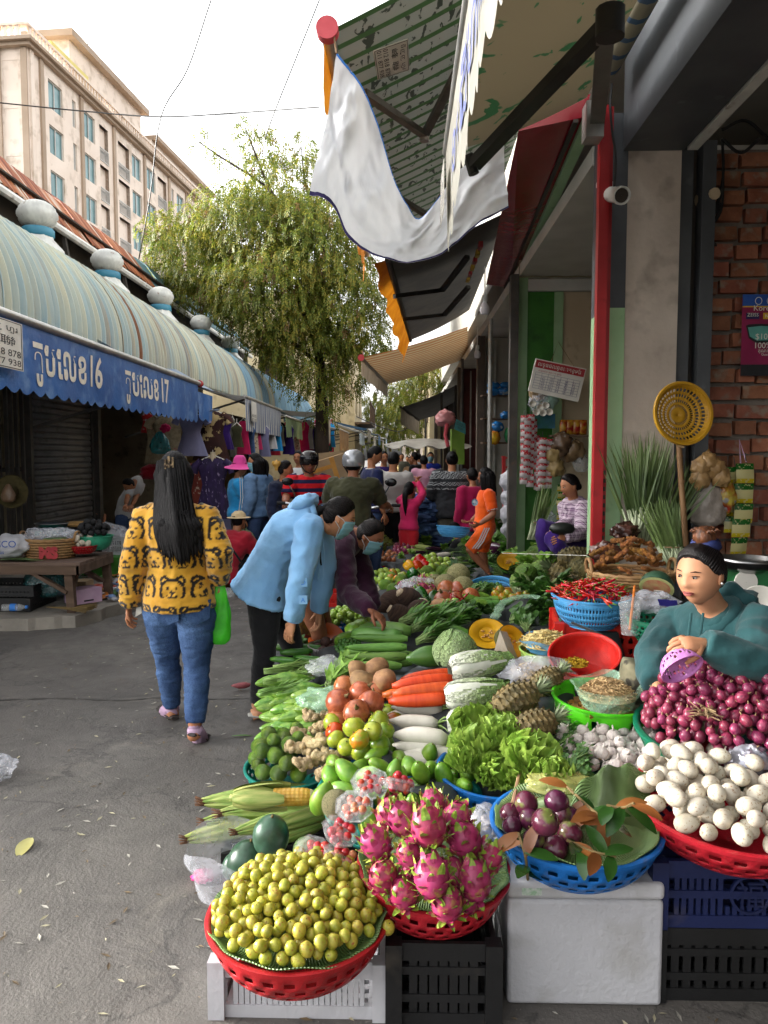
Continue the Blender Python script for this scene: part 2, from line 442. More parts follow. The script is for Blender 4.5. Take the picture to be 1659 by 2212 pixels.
# -- awnings on the hall side
M_blue=cloth('blue_tarpaulin','2c5898','3a6cae',sc=2.2,rough=.5,trans=.12,bump=.01,bsc=8,c3='6f93c0',sc3=5,thr3=(.52,.75))
M_bluel=cloth('faded_blue_tarpaulin','7f93ad','9aa8ba',sc=3,trans=.2,rough=.5)
M_alu=mat('aluminium_tube','9b9a96','b5b3ad',sc=6,rough=.4,metal=.6)
M_cr=mat('cream_print','d8d2bf','e4dfd0',sc=20,rough=.7)
M_ink=mat('black_print','1a1a1c','222226',sc=20,rough=.7)
def scal(b,x,y0,y1,ztop,zbot,n,per,depth=.045,mi=0,sway=.05,xfn=None,lo=None):
 """hanging valance in the plane of the street, with a scalloped lower edge"""
 k=int((y1-y0)/per)*6
 def fn(s,t):
  y=lerp(y0,y1,s);q=(s*k/6)%1.0
  zb=zbot-depth*sin(PI*q)+(lo(s)if lo else 0)
  z=lerp(ztop(s)if callable(ztop)else ztop,zb,t)
  dx=sway*t*(sin(y*2.1+n)*.6+sin(y*5.3+n*2)*.3+.35*sin(y*13+n))
  return V(((xfn(s)if xfn else x)+dx,y,z))
 b.grid(fn,k,7,mi)
 return fn
aw=thing('blue_awning','blue tarpaulin awning printed with pale stall numbers 16 and 17','awning',(-3.0,5,2.0))
b=MB();vf=scal(b,-3.0,4.9,11.35,2.6,2.08,1,.215,sway=.018);b.build('valance',M_blue,aw,60)
b=MB();vf2=scal(b,-3.02,11.37,12.3,2.5,2.12,3,.2);b.build('valance',M_blue,aw,60)
b=MB();b.grid(lambda s,t:V((lerp(-3.0,-4.9,t),lerp(4.9,11.4,s),lerp(2.62,2.95,t)-.05*sin(PI*t))),20,6)
b.grid(lambda s,t:V((lerp(-3.0,-3.7,t),lerp(9.2,12.4,s),lerp(2.58,2.98,t)-.1*sin(PI*s)*t)),12,5);b.build('canopy',M_bluel,aw,60)
MB().tube([(-3.0,4.9,2.63),(-3.0,11.42,2.62)],.035,10).build('front_rod',M_alu,aw)
MB().tube([(-3.0,11.42,2.62),(-3.0,11.5,2.62)],.05,10).build('end_cap',mat('red_plastic','a8262a','b83034',sc=4,rough=.35),aw)
for y in(6.5,10.8):MB().bar((-3.02,y,2.6),(-5.2,y,1.95),.04,.04).build('arm',M_steel,aw)
def on_val(y,z,fn,y0,y1,zt,zb):
 p=fn((y-y0)/(y1-y0),min(1,max(0,(zt-z)/(zt-zb))));return V((p.x+.006,y,z))
KH='ត'+'ូ'+'ប'+'េ'+'ល'+'ខ'
for num,ya,yb,nm in(('16',6.25,7.72,'lettering'),('17',8.34,9.91,'lettering')):
 for s_,qa,qb in((KH,ya,lerp(ya,yb,.72)),(num,lerp(ya,yb,.80),yb)):
  t1=text(s_,1.0,.022);xs=[p.x for p in t1[0]];x0,x1=min(xs),max(xs);k=(qb-qa)/(x1-x0)
  b=MB();write(b,t1,lambda x,y:on_val(qa+(x-x0)*k,2.25+(y-.05)*.41,vf,4.9,11.35,2.6,2.08));b.build('lettering',M_cr,aw,0)
def placard(name,lines,quad,parent,paper,ink,label=None,marg=.06,back=None,border=True):
 """flat print on a four-cornered sheet: quad = bottom-left, bottom-right, top-right, top-left"""
 q=[V(p)for p in quad];n=(q[1]-q[0]).cross(q[3]-q[0]).normalized()
 P_=lambda x,y,h=0.0:q[0].lerp(q[1],x).lerp(q[3].lerp(q[2],x),y)+n*h
 b=MB();b.prism([P_(0,0),P_(1,0),P_(1,1),P_(0,1)],n*.003)
 sheet=b.build(name,paper,parent)
 if label:sheet['label']=label
 b=MB()
 if border:
  for(x0,y0,x1,y1)in((.02,.02,.98,.035),(.02,.965,.98,.98),(.02,.02,.035,.98),(.965,.02,.98,.98)):
   b.add([P_(x0,y0,.005),P_(x1,y0,.005),P_(x1,y1,.005),P_(x0,y1,.005)],[(0,1,2,3)])
 for s_,xa,xb,ya,yb in lines:
  t=text(s_);
  if not t[0]:continue
  xs=[p.x for p in t[0]];ys=[p.y for p in t[0]];a0,a1,c0,c1=min(xs),max(xs),min(ys),max(ys)
  write(b,t,lambda x,y:P_(lerp(xa,xb,(x-a0)/max(a1-a0,1e-6)),lerp(ya,yb,(y-c0)/max(c1-c0,1e-6)),.005))
 b.build('print',ink,parent,0)
 return sheet
M_paper=mat('white_vinyl_sheet','cfcbc0','dedad0',sc=5,rough=.6)
PH=[('012 818 878',.06,.95,.26,.40),('011 877 938',.06,.95,.08,.21),('ចិញ្ញ ហួរ',.1,.9,.74,.92),('峰 聯',.15,.85,.48,.68)]
P0=[V((-2.93,y,z))for y,z in((5.2,2.2),(5.95,2.2),(5.95,2.56),(5.2,2.56))]
placard('printed_patch',PH,P0,aw,M_paper,M_ink)
def simple_awning(label,y0,y1,x,zt,zb,mat_v,mat_c,xb=-4.3,zbk=3.0,n=2,per=.16,depth=.02,tear=0,group=None):
 t=thing('stall_awning',label,'awning',(x,y0,zb))
 b=MB();f=scal(b,x,y0,y1,zt,zb,n,per,depth,sway=.04,lo=(lambda s:tear*(nz0(V((s*9,n,0)))))if tear else None);b.build('valance',mat_v,t,60)
 b=MB();b.grid(lambda s,q:V((lerp(x,xb,q),lerp(y0-.1,y1+.1,s),lerp(zt+.02,zbk,q)-.06*sin(PI*q)+.02*sin(s*11+n))),16,6);b.build('canopy',mat_c,t,60)
 MB().tube([(x,y0-.05,zt+.01),(x,y1+.05,zt+.01)],.03,8).build('front_rod',M_alu,t)
 for y in(y0+.4,y1-.4):MB().bar((x-.02,y,zt),(-5.2,y,1.9),.035,.035).build('arm',M_steel,t)
 return t,f
M_bw=stripes('blue_white_stripes',[('c9c8c2',.55),('56688f',.45)],.145,1)
M_bw2=stripes('grey_white_stripes',[('d3d0c6',.6),('8f949b',.4)],.3,1)
M_grn=cloth('faded_green_canvas','7f9468','93a67c',sc=4,trans=.2);M_bei=cloth('beige_canvas','a79a86','bcae98',sc=4,trans=.2,bump=.01);M_brn=cloth('brown_canvas','8a6a48','a07d57',sc=4,trans=.2)
M_gry=cloth('grey_canvas','8d8c86','a3a199',sc=4,trans=.15)
sa,sf=simple_awning('blue and white striped awning with a small pale notice',14.0,18.2,-2.85,2.62,2.02,M_bw,M_bw2,n=4)
placard('printed_patch',[('818 878',.1,.9,.2,.35),('877 938',.1,.9,.05,.15)],[V((-2.8,y,z))for y,z in((14.35,2.2),(14.85,2.2),(14.85,2.58),(14.35,2.58))],sa,M_paper,M_ink)
simple_awning('faded green awning with a frayed edge',18.5,21.6,-2.8,2.5,2.02,M_grn,M_gry,n=6,tear=.08)
simple_awning('ragged beige awning hanging from a pink capped pole',21.8,25.4,-2.35,2.75,1.95,M_bei,M_gry,n=9,tear=.25)
simple_awning('brown awning with a sagging edge',25.8,30.5,-2.1,2.45,1.75,M_brn,M_gry,n=11,tear=.15)
M_far=[cloth('pale_blue_canvas','8fa3b8','b5c0c8',sc=4),M_gry,cloth('white_canvas','b3b0a6','c7c4ba',sc=4),cloth('teal_canvas','4f7aa6','6a90b2',sc=4),cloth('sand_canvas','a69a80','b9ad95',sc=4)]
fl=['pale blue awning far down the lane','grey awning beyond the pale blue one','dirty white awning before the balcony house','sky blue awning under the balcony','sand coloured awning at the far end of the lane','last pale awning before the open sky']
for i in range(6):
 y=32+i*4.6;simple_awning(fl[i],y,y+4,-1.75+.12*i,2.55+.25*(i%2),2.05+.2*(i%2),M_far[i%5],M_far[(i+2)%5],xb=-4.2,zbk=3.5,n=i,tear=.1)
# -- buildings
def facade(mb,P,xs,zs,holes,depth,mi=0):
 """outer wall with real openings: P(x, z, h) gives the point h inside the wall"""
 hs=set(holes)
 for i in range(len(xs)-1):
  for j in range(len(zs)-1):
   x0,x1,z0,z1=xs[i],xs[i+1],zs[j],zs[j+1]
   if(i,j)not in hs:mb.add([P(x0,z0,0),P(x1,z0,0),P(x1,z1,0),P(x0,z1,0)],[(0,1,2,3)],mi)
   else:
    a=[P(x0,z0,0),P(x1,z0,0),P(x1,z1,0),P(x0,z1,0)];c=[P(x0,z0,depth),P(x1,z0,depth),P(x1,z1,depth),P(x0,z1,depth)]
    mb.add(a+c,[(0,1,5,4),(1,2,6,5),(2,3,7,6),(3,0,4,7)],mi)
M_hot=mat('cream_render','dccbbb','e6d7c8',sc=.35,rough=.85,c3='bfad9a',sc3=1.2,thr3=(.52,.7),detail=6)
M_trim=mat('tan_trim','a08c78','ad9985',sc=.5,rough=.85)
M_hglass=mat('teal_window_glass','54787a','749496',sc=.6,rough=.15,spec=.5)
M_wframe=mat('white_window_frame','b8b6b0','c6c4be',sc=3,rough=.5)
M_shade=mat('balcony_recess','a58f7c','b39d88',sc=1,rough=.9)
hot=thing('hotel','tall cream hotel with teal windows and white balcony railings','hotel building',(-23.7,50,0))
ang=math.radians(5.1);ex=V((sin(ang),cos(ang),0));ein=V((-cos(ang),sin(ang),0))
O_=V((-23.7,50,0));PF=lambda x,z,h:O_+ex*x+ein*h+V((0,0,z))
PL=lambda x,z,h:O_+ein*x+ex*h+V((0,0,z))
TOP=27.6;fl_z=[24.7-2.95*k for k in range(8)]
def hotel_face(P,cells,L):
 xs=sorted({0.0,L,*[a for c in cells for a in(c[0],c[1])]});zs=[0.0]
 zz=[]
 for z in reversed(fl_z):
  zz+=[(z-.85,z),(z,z+1.85)]
 zl=sorted({0.0,TOP,*[a for z in fl_z for a in(z-.8,z,z+1.85)]})
 holes=[]
 for c in cells:
  i0,i1=xs.index(c[0]),xs.index(c[1])
  for j in range(len(zl)-1):
   zc=(zl[j]+zl[j+1])/2
   isb=c[2]=='b'
   for z in fl_z:
    if z<zc<z+1.85 or(isb and z-.8<zc<z):
     holes+=[(i,j)for i in range(i0,i1)]
 b=MB();facade(b,P,xs,zl,holes,.25)
 b.build('wall',M_hot,hot,0)
 for c in cells:
  for z in fl_z:
   if z<8:continue
   x0,x1=c[0],c[1]
   if c[2]in 'ws':
    m=MB();fr=.07
    for(a0,c0,a1,c1)in((x0,z,x1,z+fr),(x0,z+1.85-fr,x1,z+1.85),(x0,z,x0+fr,z+1.85),(x1-fr,z,x1,z+1.85))+(((x0+x1)/2-fr/2,z,(x0+x1)/2+fr/2,z+1.85),)*(c[2]=='w'):
     m.prism([P(a0,c0,.1),P(a1,c0,.1),P(a1,c1,.1),P(a0,c1,.1)],P(0,0,.16)-P(0,0,.1))
    wn=m.build('window',M_wframe,hot,0)
    MB().add([P(x0,z,.17),P(x1,z,.17),P(x1,z+1.85,.17),P(x0,z+1.85,.17)],[(0,1,2,3)]).build('pane',M_hglass if c[2]=='w' else M_wframe,wn,0)
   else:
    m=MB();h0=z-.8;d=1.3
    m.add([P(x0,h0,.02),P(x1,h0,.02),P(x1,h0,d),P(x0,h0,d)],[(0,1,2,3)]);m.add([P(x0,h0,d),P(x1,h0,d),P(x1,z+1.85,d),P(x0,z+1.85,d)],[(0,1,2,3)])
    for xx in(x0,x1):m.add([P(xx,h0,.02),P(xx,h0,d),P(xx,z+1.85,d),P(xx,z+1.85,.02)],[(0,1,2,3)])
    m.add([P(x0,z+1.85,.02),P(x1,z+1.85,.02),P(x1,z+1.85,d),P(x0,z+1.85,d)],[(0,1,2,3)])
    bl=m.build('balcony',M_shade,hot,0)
    m=MB();k=max(4,int((x1-x0)/.17))
    for q in range(k+1):
     xx=lerp(x0+.04,x1-.04,q/k);m.bar(P(xx,h0,-.02),P(xx,h0+.95,-.02),.035,.035)
    for zz_ in(h0+.04,h0+.95):m.bar(P(x0,zz_,-.02),P(x1,zz_,-.02),.06,.06)
    m.build('railing',M_wframe,bl,0)
fc=[(2.4,4.2,'w'),(5.5,6.0,'s'),(7.15,8.8,'w'),(9.5,10.9,'b'),(12.6,14.6,'b'),(15.1,16.9,'w'),(18.05,19.9,'w'),(20.4,22.4,'b'),(23.6,24.2,'s'),(24.9,26.7,'w'),(28,30,'b'),(31,32.8,'w')]
hotel_face(PF,fc,36.0)
hotel_face(PL,[(.65,1.65,'w'),(2.1,4.0,'b'),(5,6.6,'w'),(7.6,9.2,'w')],14.0)
for x in(0.35,1.5,6.7,11.8,17.5,22.9,27.3,33.5):
 b=MB();b.prism([PF(x-.2,0,.0),PF(x+.2,0,.0),PF(x+.2,0,-.14),PF(x-.2,0,-.14)],V((0,0,TOP-.35)));b.build('pilaster',M_trim if x>.5 else M_hot,hot,0)
for x in(.2,2.0,4.5):MB().prism([PL(x-.2,0,.0),PL(x+.2,0,.0),PL(x+.2,0,-.12),PL(x-.2,0,-.12)],V((0,0,TOP-.35))).build('pilaster',M_trim,hot,0)
def ledge(z,h,out,name,m):
 b=MB()
 b.prism([PF(-out,z,-out),PF(36,z,-out),PF(36,z,.3),PF(-out,z,.3)],V((0,0,h)))
 b.prism([PL(.31,z,-out),PL(14,z,-out),PL(14,z,.3),PL(.31,z,.3)],V((0,0,h)));b.build(name,m,hot,0)
ledge(TOP-.32,.22,.35,'cornice',M_trim);ledge(TOP-.09,.2,.6,'cornice',M_trim);ledge(TOP+.12,.2,.25,'parapet_base',M_hot);ledge(TOP+.95,.16,.25,'parapet_rail',M_hot)
for x in np.arange(.1,36,.42):
 MB().prism([PF(x,0,-.18),PF(x+.2,0,-.18),PF(x+.2,0,-.02),PF(x,0,-.02)],V((0,0,.66))).build('baluster',M_hot,hot,0).location.z+=TOP+.31
for x in np.arange(.4,14,.42):
 MB().prism([PL(x,0,-.18),PL(x+.2,0,-.18),PL(x+.2,0,-.02),PL(x,0,-.02)],V((0,0,.66))).build('baluster',M_hot,hot,0).location.z+=TOP+.31
b=MB();b.prism([PF(11,TOP,3),PF(24,TOP,3),PF(24,TOP,6),PF(11,TOP,6)],V((0,0,6)));b.prism([PF(24,TOP,2),PF(40,TOP,2),PF(40,TOP,7),PF(24,TOP,7)],V((0,0,3.6)));b.build('penthouse',M_hot,hot,0)
b=MB();b.prism([PF(10.4,TOP+6,2.4),PF(24.6,TOP+6,2.4),PF(24.6,TOP+6,6.6),PF(10.4,TOP+6,6.6)],V((0,0,.5)));b.prism([PF(24,TOP+3.6,1.4),PF(40.6,TOP+3.6,1.4),PF(40.6,TOP+3.6,7.6),PF(24,TOP+3.6,7.6)],V((0,0,.4)));b.build('penthouse_roof',M_trim,hot,0)
MB().prism([PF(4.6,TOP+.3,.9),PF(9.8,TOP+.3,.9),PF(9.8,TOP+.3,1.15),PF(4.6,TOP+.3,1.15)],V((0,0,2.2))).build('yellow_hoarding',mat('yellow_hoarding','c9b96a','d6c87c',sc=1,rough=.8),hot,0)
MB().tube([PF(16,TOP+6,4),PF(16,TOP+11,4)],.05,6).build('antenna',M_alu,hot)
b=MB();b.prism([PF(0.02,0,.3),PF(36,0,.3),PF(36,0,13.5),PF(.02,0,13.5)],V((0,0,TOP+.1)));b.build('core',M_hot,hot,0)
M_ylw=mat('yellowish_render','b9a985','c9ba97',sc=.8,rough=.9,c3='96886a',sc3=2,thr3=(.55,.72))
M_grout=mat('old_wood','4a3a2c','5e4a38',sc=3,rough=.8)
def house(label,x,y0,y1,h,depth,m,floors,wins,roof=None):
 t=thing('town_house',label,'house',(x,y0,0))
 P1=lambda a,z,q:V((x-q,y0+a,z));P2=lambda a,z,q:V((x-a,y0+q,z))
 for P,L,ws in((P1,y1-y0,wins),(P2,depth,[(1.2,2.2)]if depth>3 else[])):
  xs=sorted({0.0,L,*[a for w_ in ws for a in w_]});zs=sorted({0.0,h,*[a for f in floors for a in f]})
  holes=[(i,j)for i in range(len(xs)-1)for j in range(len(zs)-1)if any(w_[0]-.01<xs[i]and xs[i+1]<w_[1]+.01 for w_ in ws)and any(f[0]-.01<zs[j]and zs[j+1]<f[1]+.01 for f in floors)]
  b=MB();facade(b,P,xs,zs,holes,.2);b.build('wall',m,t,0)
  for w_ in ws:
   for f in floors:
    b=MB()
    for q in np.linspace(w_[0]+.02,w_[1]-.02,5):b.bar(P(q,f[0],.1),P(q,f[1],.1),.04,.04)
    for q in(f[0]+.02,(f[0]+f[1])/2,f[1]-.02):b.bar(P(w_[0],q,.1),P(w_[1],q,.1),.05,.05)
    wn=b.build('window',M_grout,t,0);MB().add([P(w_[0],f[0],.19),P(w_[1],f[0],.19),P(w_[1],f[1],.19),P(w_[0],f[1],.19)],[(0,1,2,3)]).build('pane',M_dark,wn,0)
 b=MB();b.prism([(x+.35,y0-.3,h),(x+.35,y1+.3,h),(x-depth,y1+.3,h),(x-depth,y0-.3,h)],V((0,0,.18)));b.build('roof',roof or M_trim,t,0)
 b=MB();b.box((x-depth/2-.15,(y0+y1)/2,h/2),(depth-.5,y1-y0-.5,h-.1));b.build('core',M_dark,t,0)
 return t
house('cream house wall with barred window behind the tree trunk',-3.9,33,41,8.2,7,M_ylw,[(4.6,6.2)],[(1.5,2.6),(5,6.2)])
hb=house('narrow old house with wooden balcony and washing',-2.6,42.5,50,7.4,6,M_ylw,[(3.9,5.6)],[(1,2.6),(4.5,6.2)],mat('faded_red_roof','8d4a40','a35c50',sc=1,rough=.8))
b=MB()
for y in np.arange(42.6,50,.45):b.bar((-1.75,y,3.4),(-1.75,y,4.5),.05,.05)
for z in(3.45,4.5):b.bar((-1.75,42.5,z),(-1.75,50,z),.08,.08)
b.box((-2.15,46.2,3.36),(.9,7.4,.1));b.build('balcony',M_grout,hb,0)
house('distant pale house closing the lane',-5,58,70,9,8,M_hot,[(3,4.5),(6,7.5)],[(2,3.2),(6,7.2)])
# -- east side: shop houses with a low, unseen upper floor
XR=1.25
M_wallup=mat('grey_shophouse_render','8d8a82','9f9b91',sc=.8,rough=.9)
sh=thing('shop_house','row of shop houses with open fronts behind the awnings','shop building',(XR,5,0))
MB().box((XR+3.2,23,4.6),(6.3,60,1.2)).build('upper_floor',M_wallup,sh,0)  # out of view, lowered so more skylight falls into the lane
MB().box((XR+1.65,26,3.52),(3.3,41.5,.12)).build('ceiling',mat('grey_soffit','b4b0a6','c4c0b6',sc=2,rough=.9),sh,0)
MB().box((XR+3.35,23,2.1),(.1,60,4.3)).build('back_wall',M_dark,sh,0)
MB().box((XR+1.7,26,.05),(3.3,41.5,.1)).build('floor',M_conc,sh,0)
M_plast=mat('bare_plaster','b0a498','c4b8ab',sc=2.2,rough=.9,bump=.006,bsc=14,c3='9a8f84',sc3=5,thr3=(.52,.68))
M_gpaint=mat('pale_green_paint','86a77c','95b58a',sc=3,rough=.6,c3='6d8a66',sc3=9,thr3=(.62,.75))
M_sgrey=mat('slate_grey_paint','404347','4c4f52',sc=3,rough=.5,c3='5b5f63',sc3=8,thr3=(.64,.76))
M_dgreen=mat('leaf_green_paint','2f6a1e','3d7d28',sc=2,rough=.5,c3='27571a',sc3=5,thr3=(.5,.7))
M_red=mat('red_steel_paint','8f181c','a42226',sc=3,rough=.4,c3='7a1418',sc3=9,thr3=(.6,.75))
pl=thing('shop_pillar','bare plaster pillar with slate and pale green painted edge','pillar',(1.25,4.8,0))
MB().box((1.52,5.0,1.72),(.32,.38,3.44)).build('core',M_plast,pl,0)
MB().box((1.304,5.0,.93),(.108,.4,1.86+.42)).build('green_edge',M_gpaint,pl,0)
zg=AY(1320,665,4.8).z
pl.children[-1].location.z=0
b=MB();b.box((1.304,5.0,zg/2),(.108,.4,zg));pl.children[-1].data=b.mesh('green_edge',[M_gpaint],0);pl.children[-1].location=(-1.25,-4.8,0)
MB().box((1.304,5.0,(zg+3.6)/2),(.108,.4,3.6-zg)).build('slate_edge',M_sgrey,pl,0)
rp=thing('red_steel_post','bright red steel post in front of the plaster pillar','post',(1.2,4.72,0))
MB().box((1.19,4.72,1.8),(.058,.06,3.6)).build('tube',M_red,rp,0)
MB().box((1.232,4.735,1.8),(.024,.04,3.6)).build('side_channel',M_red,rp,0)
b=MB()
for z in np.arange(1.0,1.5,.05):b.box((1.232,4.712,z),(.012,.01,.025))
b.build('slot',M_dark,rp,0)
st=thing('shutter_rail','dark grey shutter rail between the plaster pillar and the brick wall','rail',(1.7,4.85,0))
MB().box((1.72,4.98,1.72),(.08,.3,3.44)).build('channel',M_sgrey,st,0);MB().box((1.785,5.02,1.72),(.05,.22,3.44)).build('slot',M_dark,st,0);MB().box((1.85,4.97,1.72),(.08,.32,3.44)).build('channel',M_sgrey,st,0)
bm_=thing('shutter_box','dark slate shutter box beam above the open shop front','beam',(1.5,1.8,3.36))
b=MB();b.box((1.5,1.85,3.64),(.36,5.86,.54));b.build('casing',M_sgrey,bm_,0);MB().box((1.5,1.85,4.3),(.34,5.86,.76)).build('upper_casing',M_sgrey,bm_,0)
MB().box((1.72,1.85,3.42),(.06,5.8,.12)).build('lip',M_galv,bm_,0)
M_brick=mat('fired_brick','7c4a36','966048',sc=9,rough=.85,rv=.22,rh=.01,bump=.006,bsc=40,c3='8a7868',sc3=14,thr3=(.55,.7))
M_mort=mat('grey_mortar','6a635b','7d756c',sc=8,rough=.95,bump=.012,bsc=30)
bw=thing('brick_wall','rough red brick wall with wide grey mortar joints','brick wall',(2.4,5.0,0))
MB().box((2.95,5.06,1.72),(2.12,.2,3.44)).build('mortar',M_mort,bw,0)
def brick_mesh(L):
 b=MB();b.box((L/2,0,.041),(L,.06,.082));b.v=[tuple(V(p)+V((U(-.006,.006),U(-.006,.006),U(-.005,.005))))for p in b.v]
 return b.mesh('brick',[M_brick],0)
bms=[(L,brick_mesh(L))for L in(.1,.13,.17,.19,.2,.21,.22,.23)]
for c in range(31):
 x=1.9+U(-.06,0);z=.05+c*.109
 while x<3.3:
  L,me=rnd.choice(bms)
  if z>.55:put('brick',me,bw,(x-2.4,-.055+U(-.01,.012),z+U(-.006,.006)),(0,U(-.02,.02),U(-.02,.02)))
  x+=L+.022
YP=8.4
pw=thing('green_party_wall','green and cream painted shop wall facing the lane end','wall',(XR,YP,0))
M_crm2=mat('cream_wall_paint','b09f84','bfae92',sc=1.5,rough=.8,c3='8d7f69',sc3=5,thr3=(.6,.72))
def panel(name,u0,u1,z0,z1,m,dy,th=.06):
 x0,x1=AY(u0,900,YP).x,AY(u1,900,YP).x
 MB().box(((x0+x1)/2,YP+dy+th/2,(z0+z1)/2),(x1-x0,th,z1-z0)).build(name,m,pw,0)
panel('green_jamb',1115,1136,0,3.44,M_gpaint,-.03);panel('dark_green_panel',1136,1194,0,3.35,M_dgreen,.02);panel('green_strip',1194,1213,0,3.35,M_gpaint,0);panel('cream_panel',1213,1480,0,3.4,M_crm2,.03);panel('brown_post',1095,1112,0,3.44,M_steel,-.2,.12)
M_khaki=mat('khaki_sheet','857d64','958c72',sc=2,rough=.7)
b=MB()
def ks(s,t):return V((lerp(1.24,3.4,s),YP-.02+.012*sin(s*60),lerp(3.44,5.2,t)))
b.grid(ks,60,1);b.build('khaki_upper_sheet',M_khaki,pw,60)
panel('lintel',1136,1480,3.3,3.42,M_wframe,-.05)
sg=thing('red_fascia_board','glossy dark red fascia board under the striped awnings','fascia board',(1.2,7,3.7))
q=[AY(1120,283,5.0),AY(1261,253,5.0),AY(1104,621,9.7),AY(1050,615,9.7)]
M_dred=mat('glossy_dark_red','7d1422','8f1a2a',sc=1.5,rough=.22,bump=.01,bsc=3)
b=MB();b.prism(list(reversed(q)),V((.04,0,.14)));b.build('board',M_dred,sg,0)
MB().bar(q[1]+V((.03,0,-.02)),q[2]+V((.03,0,-.02)),.07,.05).build('green_strip',M_gpaint,sg);MB().bar(q[1].lerp(q[0],.12)+V((0,0,-.012)),q[2].lerp(q[3],.25)+V((0,0,-.012)),.03,.02).build('groove',M_dark,sg)
M_post=mat('shop_post_paint','4a4038','5b4f44',sc=3,rough=.7)
for i,(y,l,m)in enumerate(((12.6,'grey panelled shop wall with shelves of packets',M_wallup),(17.0,'dark red slatted shop wall',mat('dark_red_boards','4a1e1e','5b2826',sc=3,rough=.7)),(22.5,'grey shop wall farther along the lane',M_wallup),(29,'far pale shop wall',M_ylw))):
 t=thing('shop_wall',l,'wall',(XR,y,0))
 MB().box((XR+1.7,y+.1,1.75),(3.3,.16,3.4)).build('panel',m,t,0);MB().box((XR+.02,y,1.75),(.12,.2,3.44)).build('post',M_post,t,0)
 for k in range(3):MB().box((XR+.25+k*.28,y-.01,1.75),(.03,.06,3.3)).build('batten',M_post if k%2 else M_alu,t,0)
for i,(x,y,h)in enumerate(((1.2,10.6,3.4),(1.15,14.9,3.4),(1.0,19.6,3.1),(.75,24.5,3.3))):
 t=thing('awning_post',['thin steel post before the packet shelves','dark steel post by the green sign','slim post behind the white canopy','far leaning post by the pale canopy'][i],'post',(x,y,0));MB().tube([(x,y,0),(x,y,h)],.03,8).build('tube',M_steel if i!=0 else M_alu,t);MB().tube([(x,y,0),(x,y,.05)],.07,8).build('foot',M_steel,t)
house_e=thing('end_house','pale yellow house with awnings at the east end of the lane','house',(1.0,31,0))
MB().box((3.9,36,2.7),(5.6,10,5.4)).build('wall',M_ylw,house_e,0);MB().box((3.9,36,5.5),(6.2,10.4,.2)).build('roof',M_trim,house_e,0)
for y in(32,35,38):MB().box((1.09,y+.6,3.6),(.06,1.0,1.3)).build('window',M_grout,house_e,0)
MB().box((2.6,30.98,3.4),(.9,.05,1.1)).build('window',M_grout,house_e,0)
t=thing('distant_block','pale sunlit block at the very end of the lane','building',(3,78,0))
MB().box((6,84,4),(12,10,8)).build('wall',M_hot,t,0);MB().box((6,84,8.1),(12.6,10.6,.25)).build('roof',M_trim,t,0)
for k in range(5):MB().box((1.2+2.2*k,78.98,5.2),(1.1,.06,1.3)).build('window',M_hglass,t,0)
# -- east side awnings, banner, wires, trees
M_leafc=None
def print_mat(name,base,ink,sc,lo,hi,st=(1,1,1),extra=None,trans=.12):
 n=NT(name);v=n.co('Object',st);f=n.noise(v,sc,3,None,.5,.8);col=n.mix(n.ramp(f,[(lo,(0,0,0)),(hi,(1,1,1))]),base,ink)
 if extra:
  x=n.n('ShaderNodeSeparateXYZ');n.l(n.co('Object'),x.inputs[0]);fr=n.math('FRACT',n.math('DIVIDE',x.outputs[1],extra[1]))
  col=n.mix(n.ramp(fr,[(0,(0,0,0)),(extra[2],(1,1,1))],'CONSTANT'),extra[0],col)
 n.setp(Base_Color=col,Roughness=.7)
 tr=n.n('ShaderNodeBsdfTranslucent');n.l(col,tr.inputs[0]);ms=n.n('ShaderNodeMixShader');ms.inputs[0].default_value=trans
 n.l(n.b.outputs[0],ms.inputs[1]);n.l(tr.outputs[0],ms.inputs[2]);n.l(ms.outputs[0],n.out.inputs[0])
 return n.m
M_maple=print_mat('leaf_print_canvas','776b53','2c5433',6.5,.57,.585,trans=.16)
M_bamb=print_mat('bamboo_print_canvas','8c8f86','3a4038',7,.585,.6,(2.2,1,1),('3c5a34',.2,.28),.06)
M_drk=cloth('dark_grey_canvas','474644','55534e',sc=4,trans=.1);M_orange=cloth('orange_canvas','b86a14','d08520',sc=5,trans=.3)
M_oc=stripes('orange_cream_stripes',[('b0703c',.5),('c4b590',.5)],.3,1);M_wv=cloth('white_vinyl','d2d3d6','e0e1e2',sc=2,rough=.38,trans=.3,bump=.006,bsc=6)
M_navy=cloth('navy_hem','2a2454','3a3366',sc=5);M_hem=cloth('blue_hem','2f6fc0','3f82d2',sc=5)
M_armd=mat('dark_awning_arm','1e1d1c','2a2927',sc=6,rough=.5);M_arml=mat('grey_awning_arm','55534e','66635d',sc=6,rough=.5)
def canopy(mb,a,b_,c,d,nu=14,nv=10,sag=.05,mi=0):
 """cloth between front edge a-b_ and back edge d-c"""
 def fn(s,t):
  p=a.lerp(b_,s).lerp(d.lerp(c,s),t);p.z-=sag*sin(PI*t)*(.7+.3*sin(s*9));return p
 mb.grid(fn,nu,nv,mi);return fn
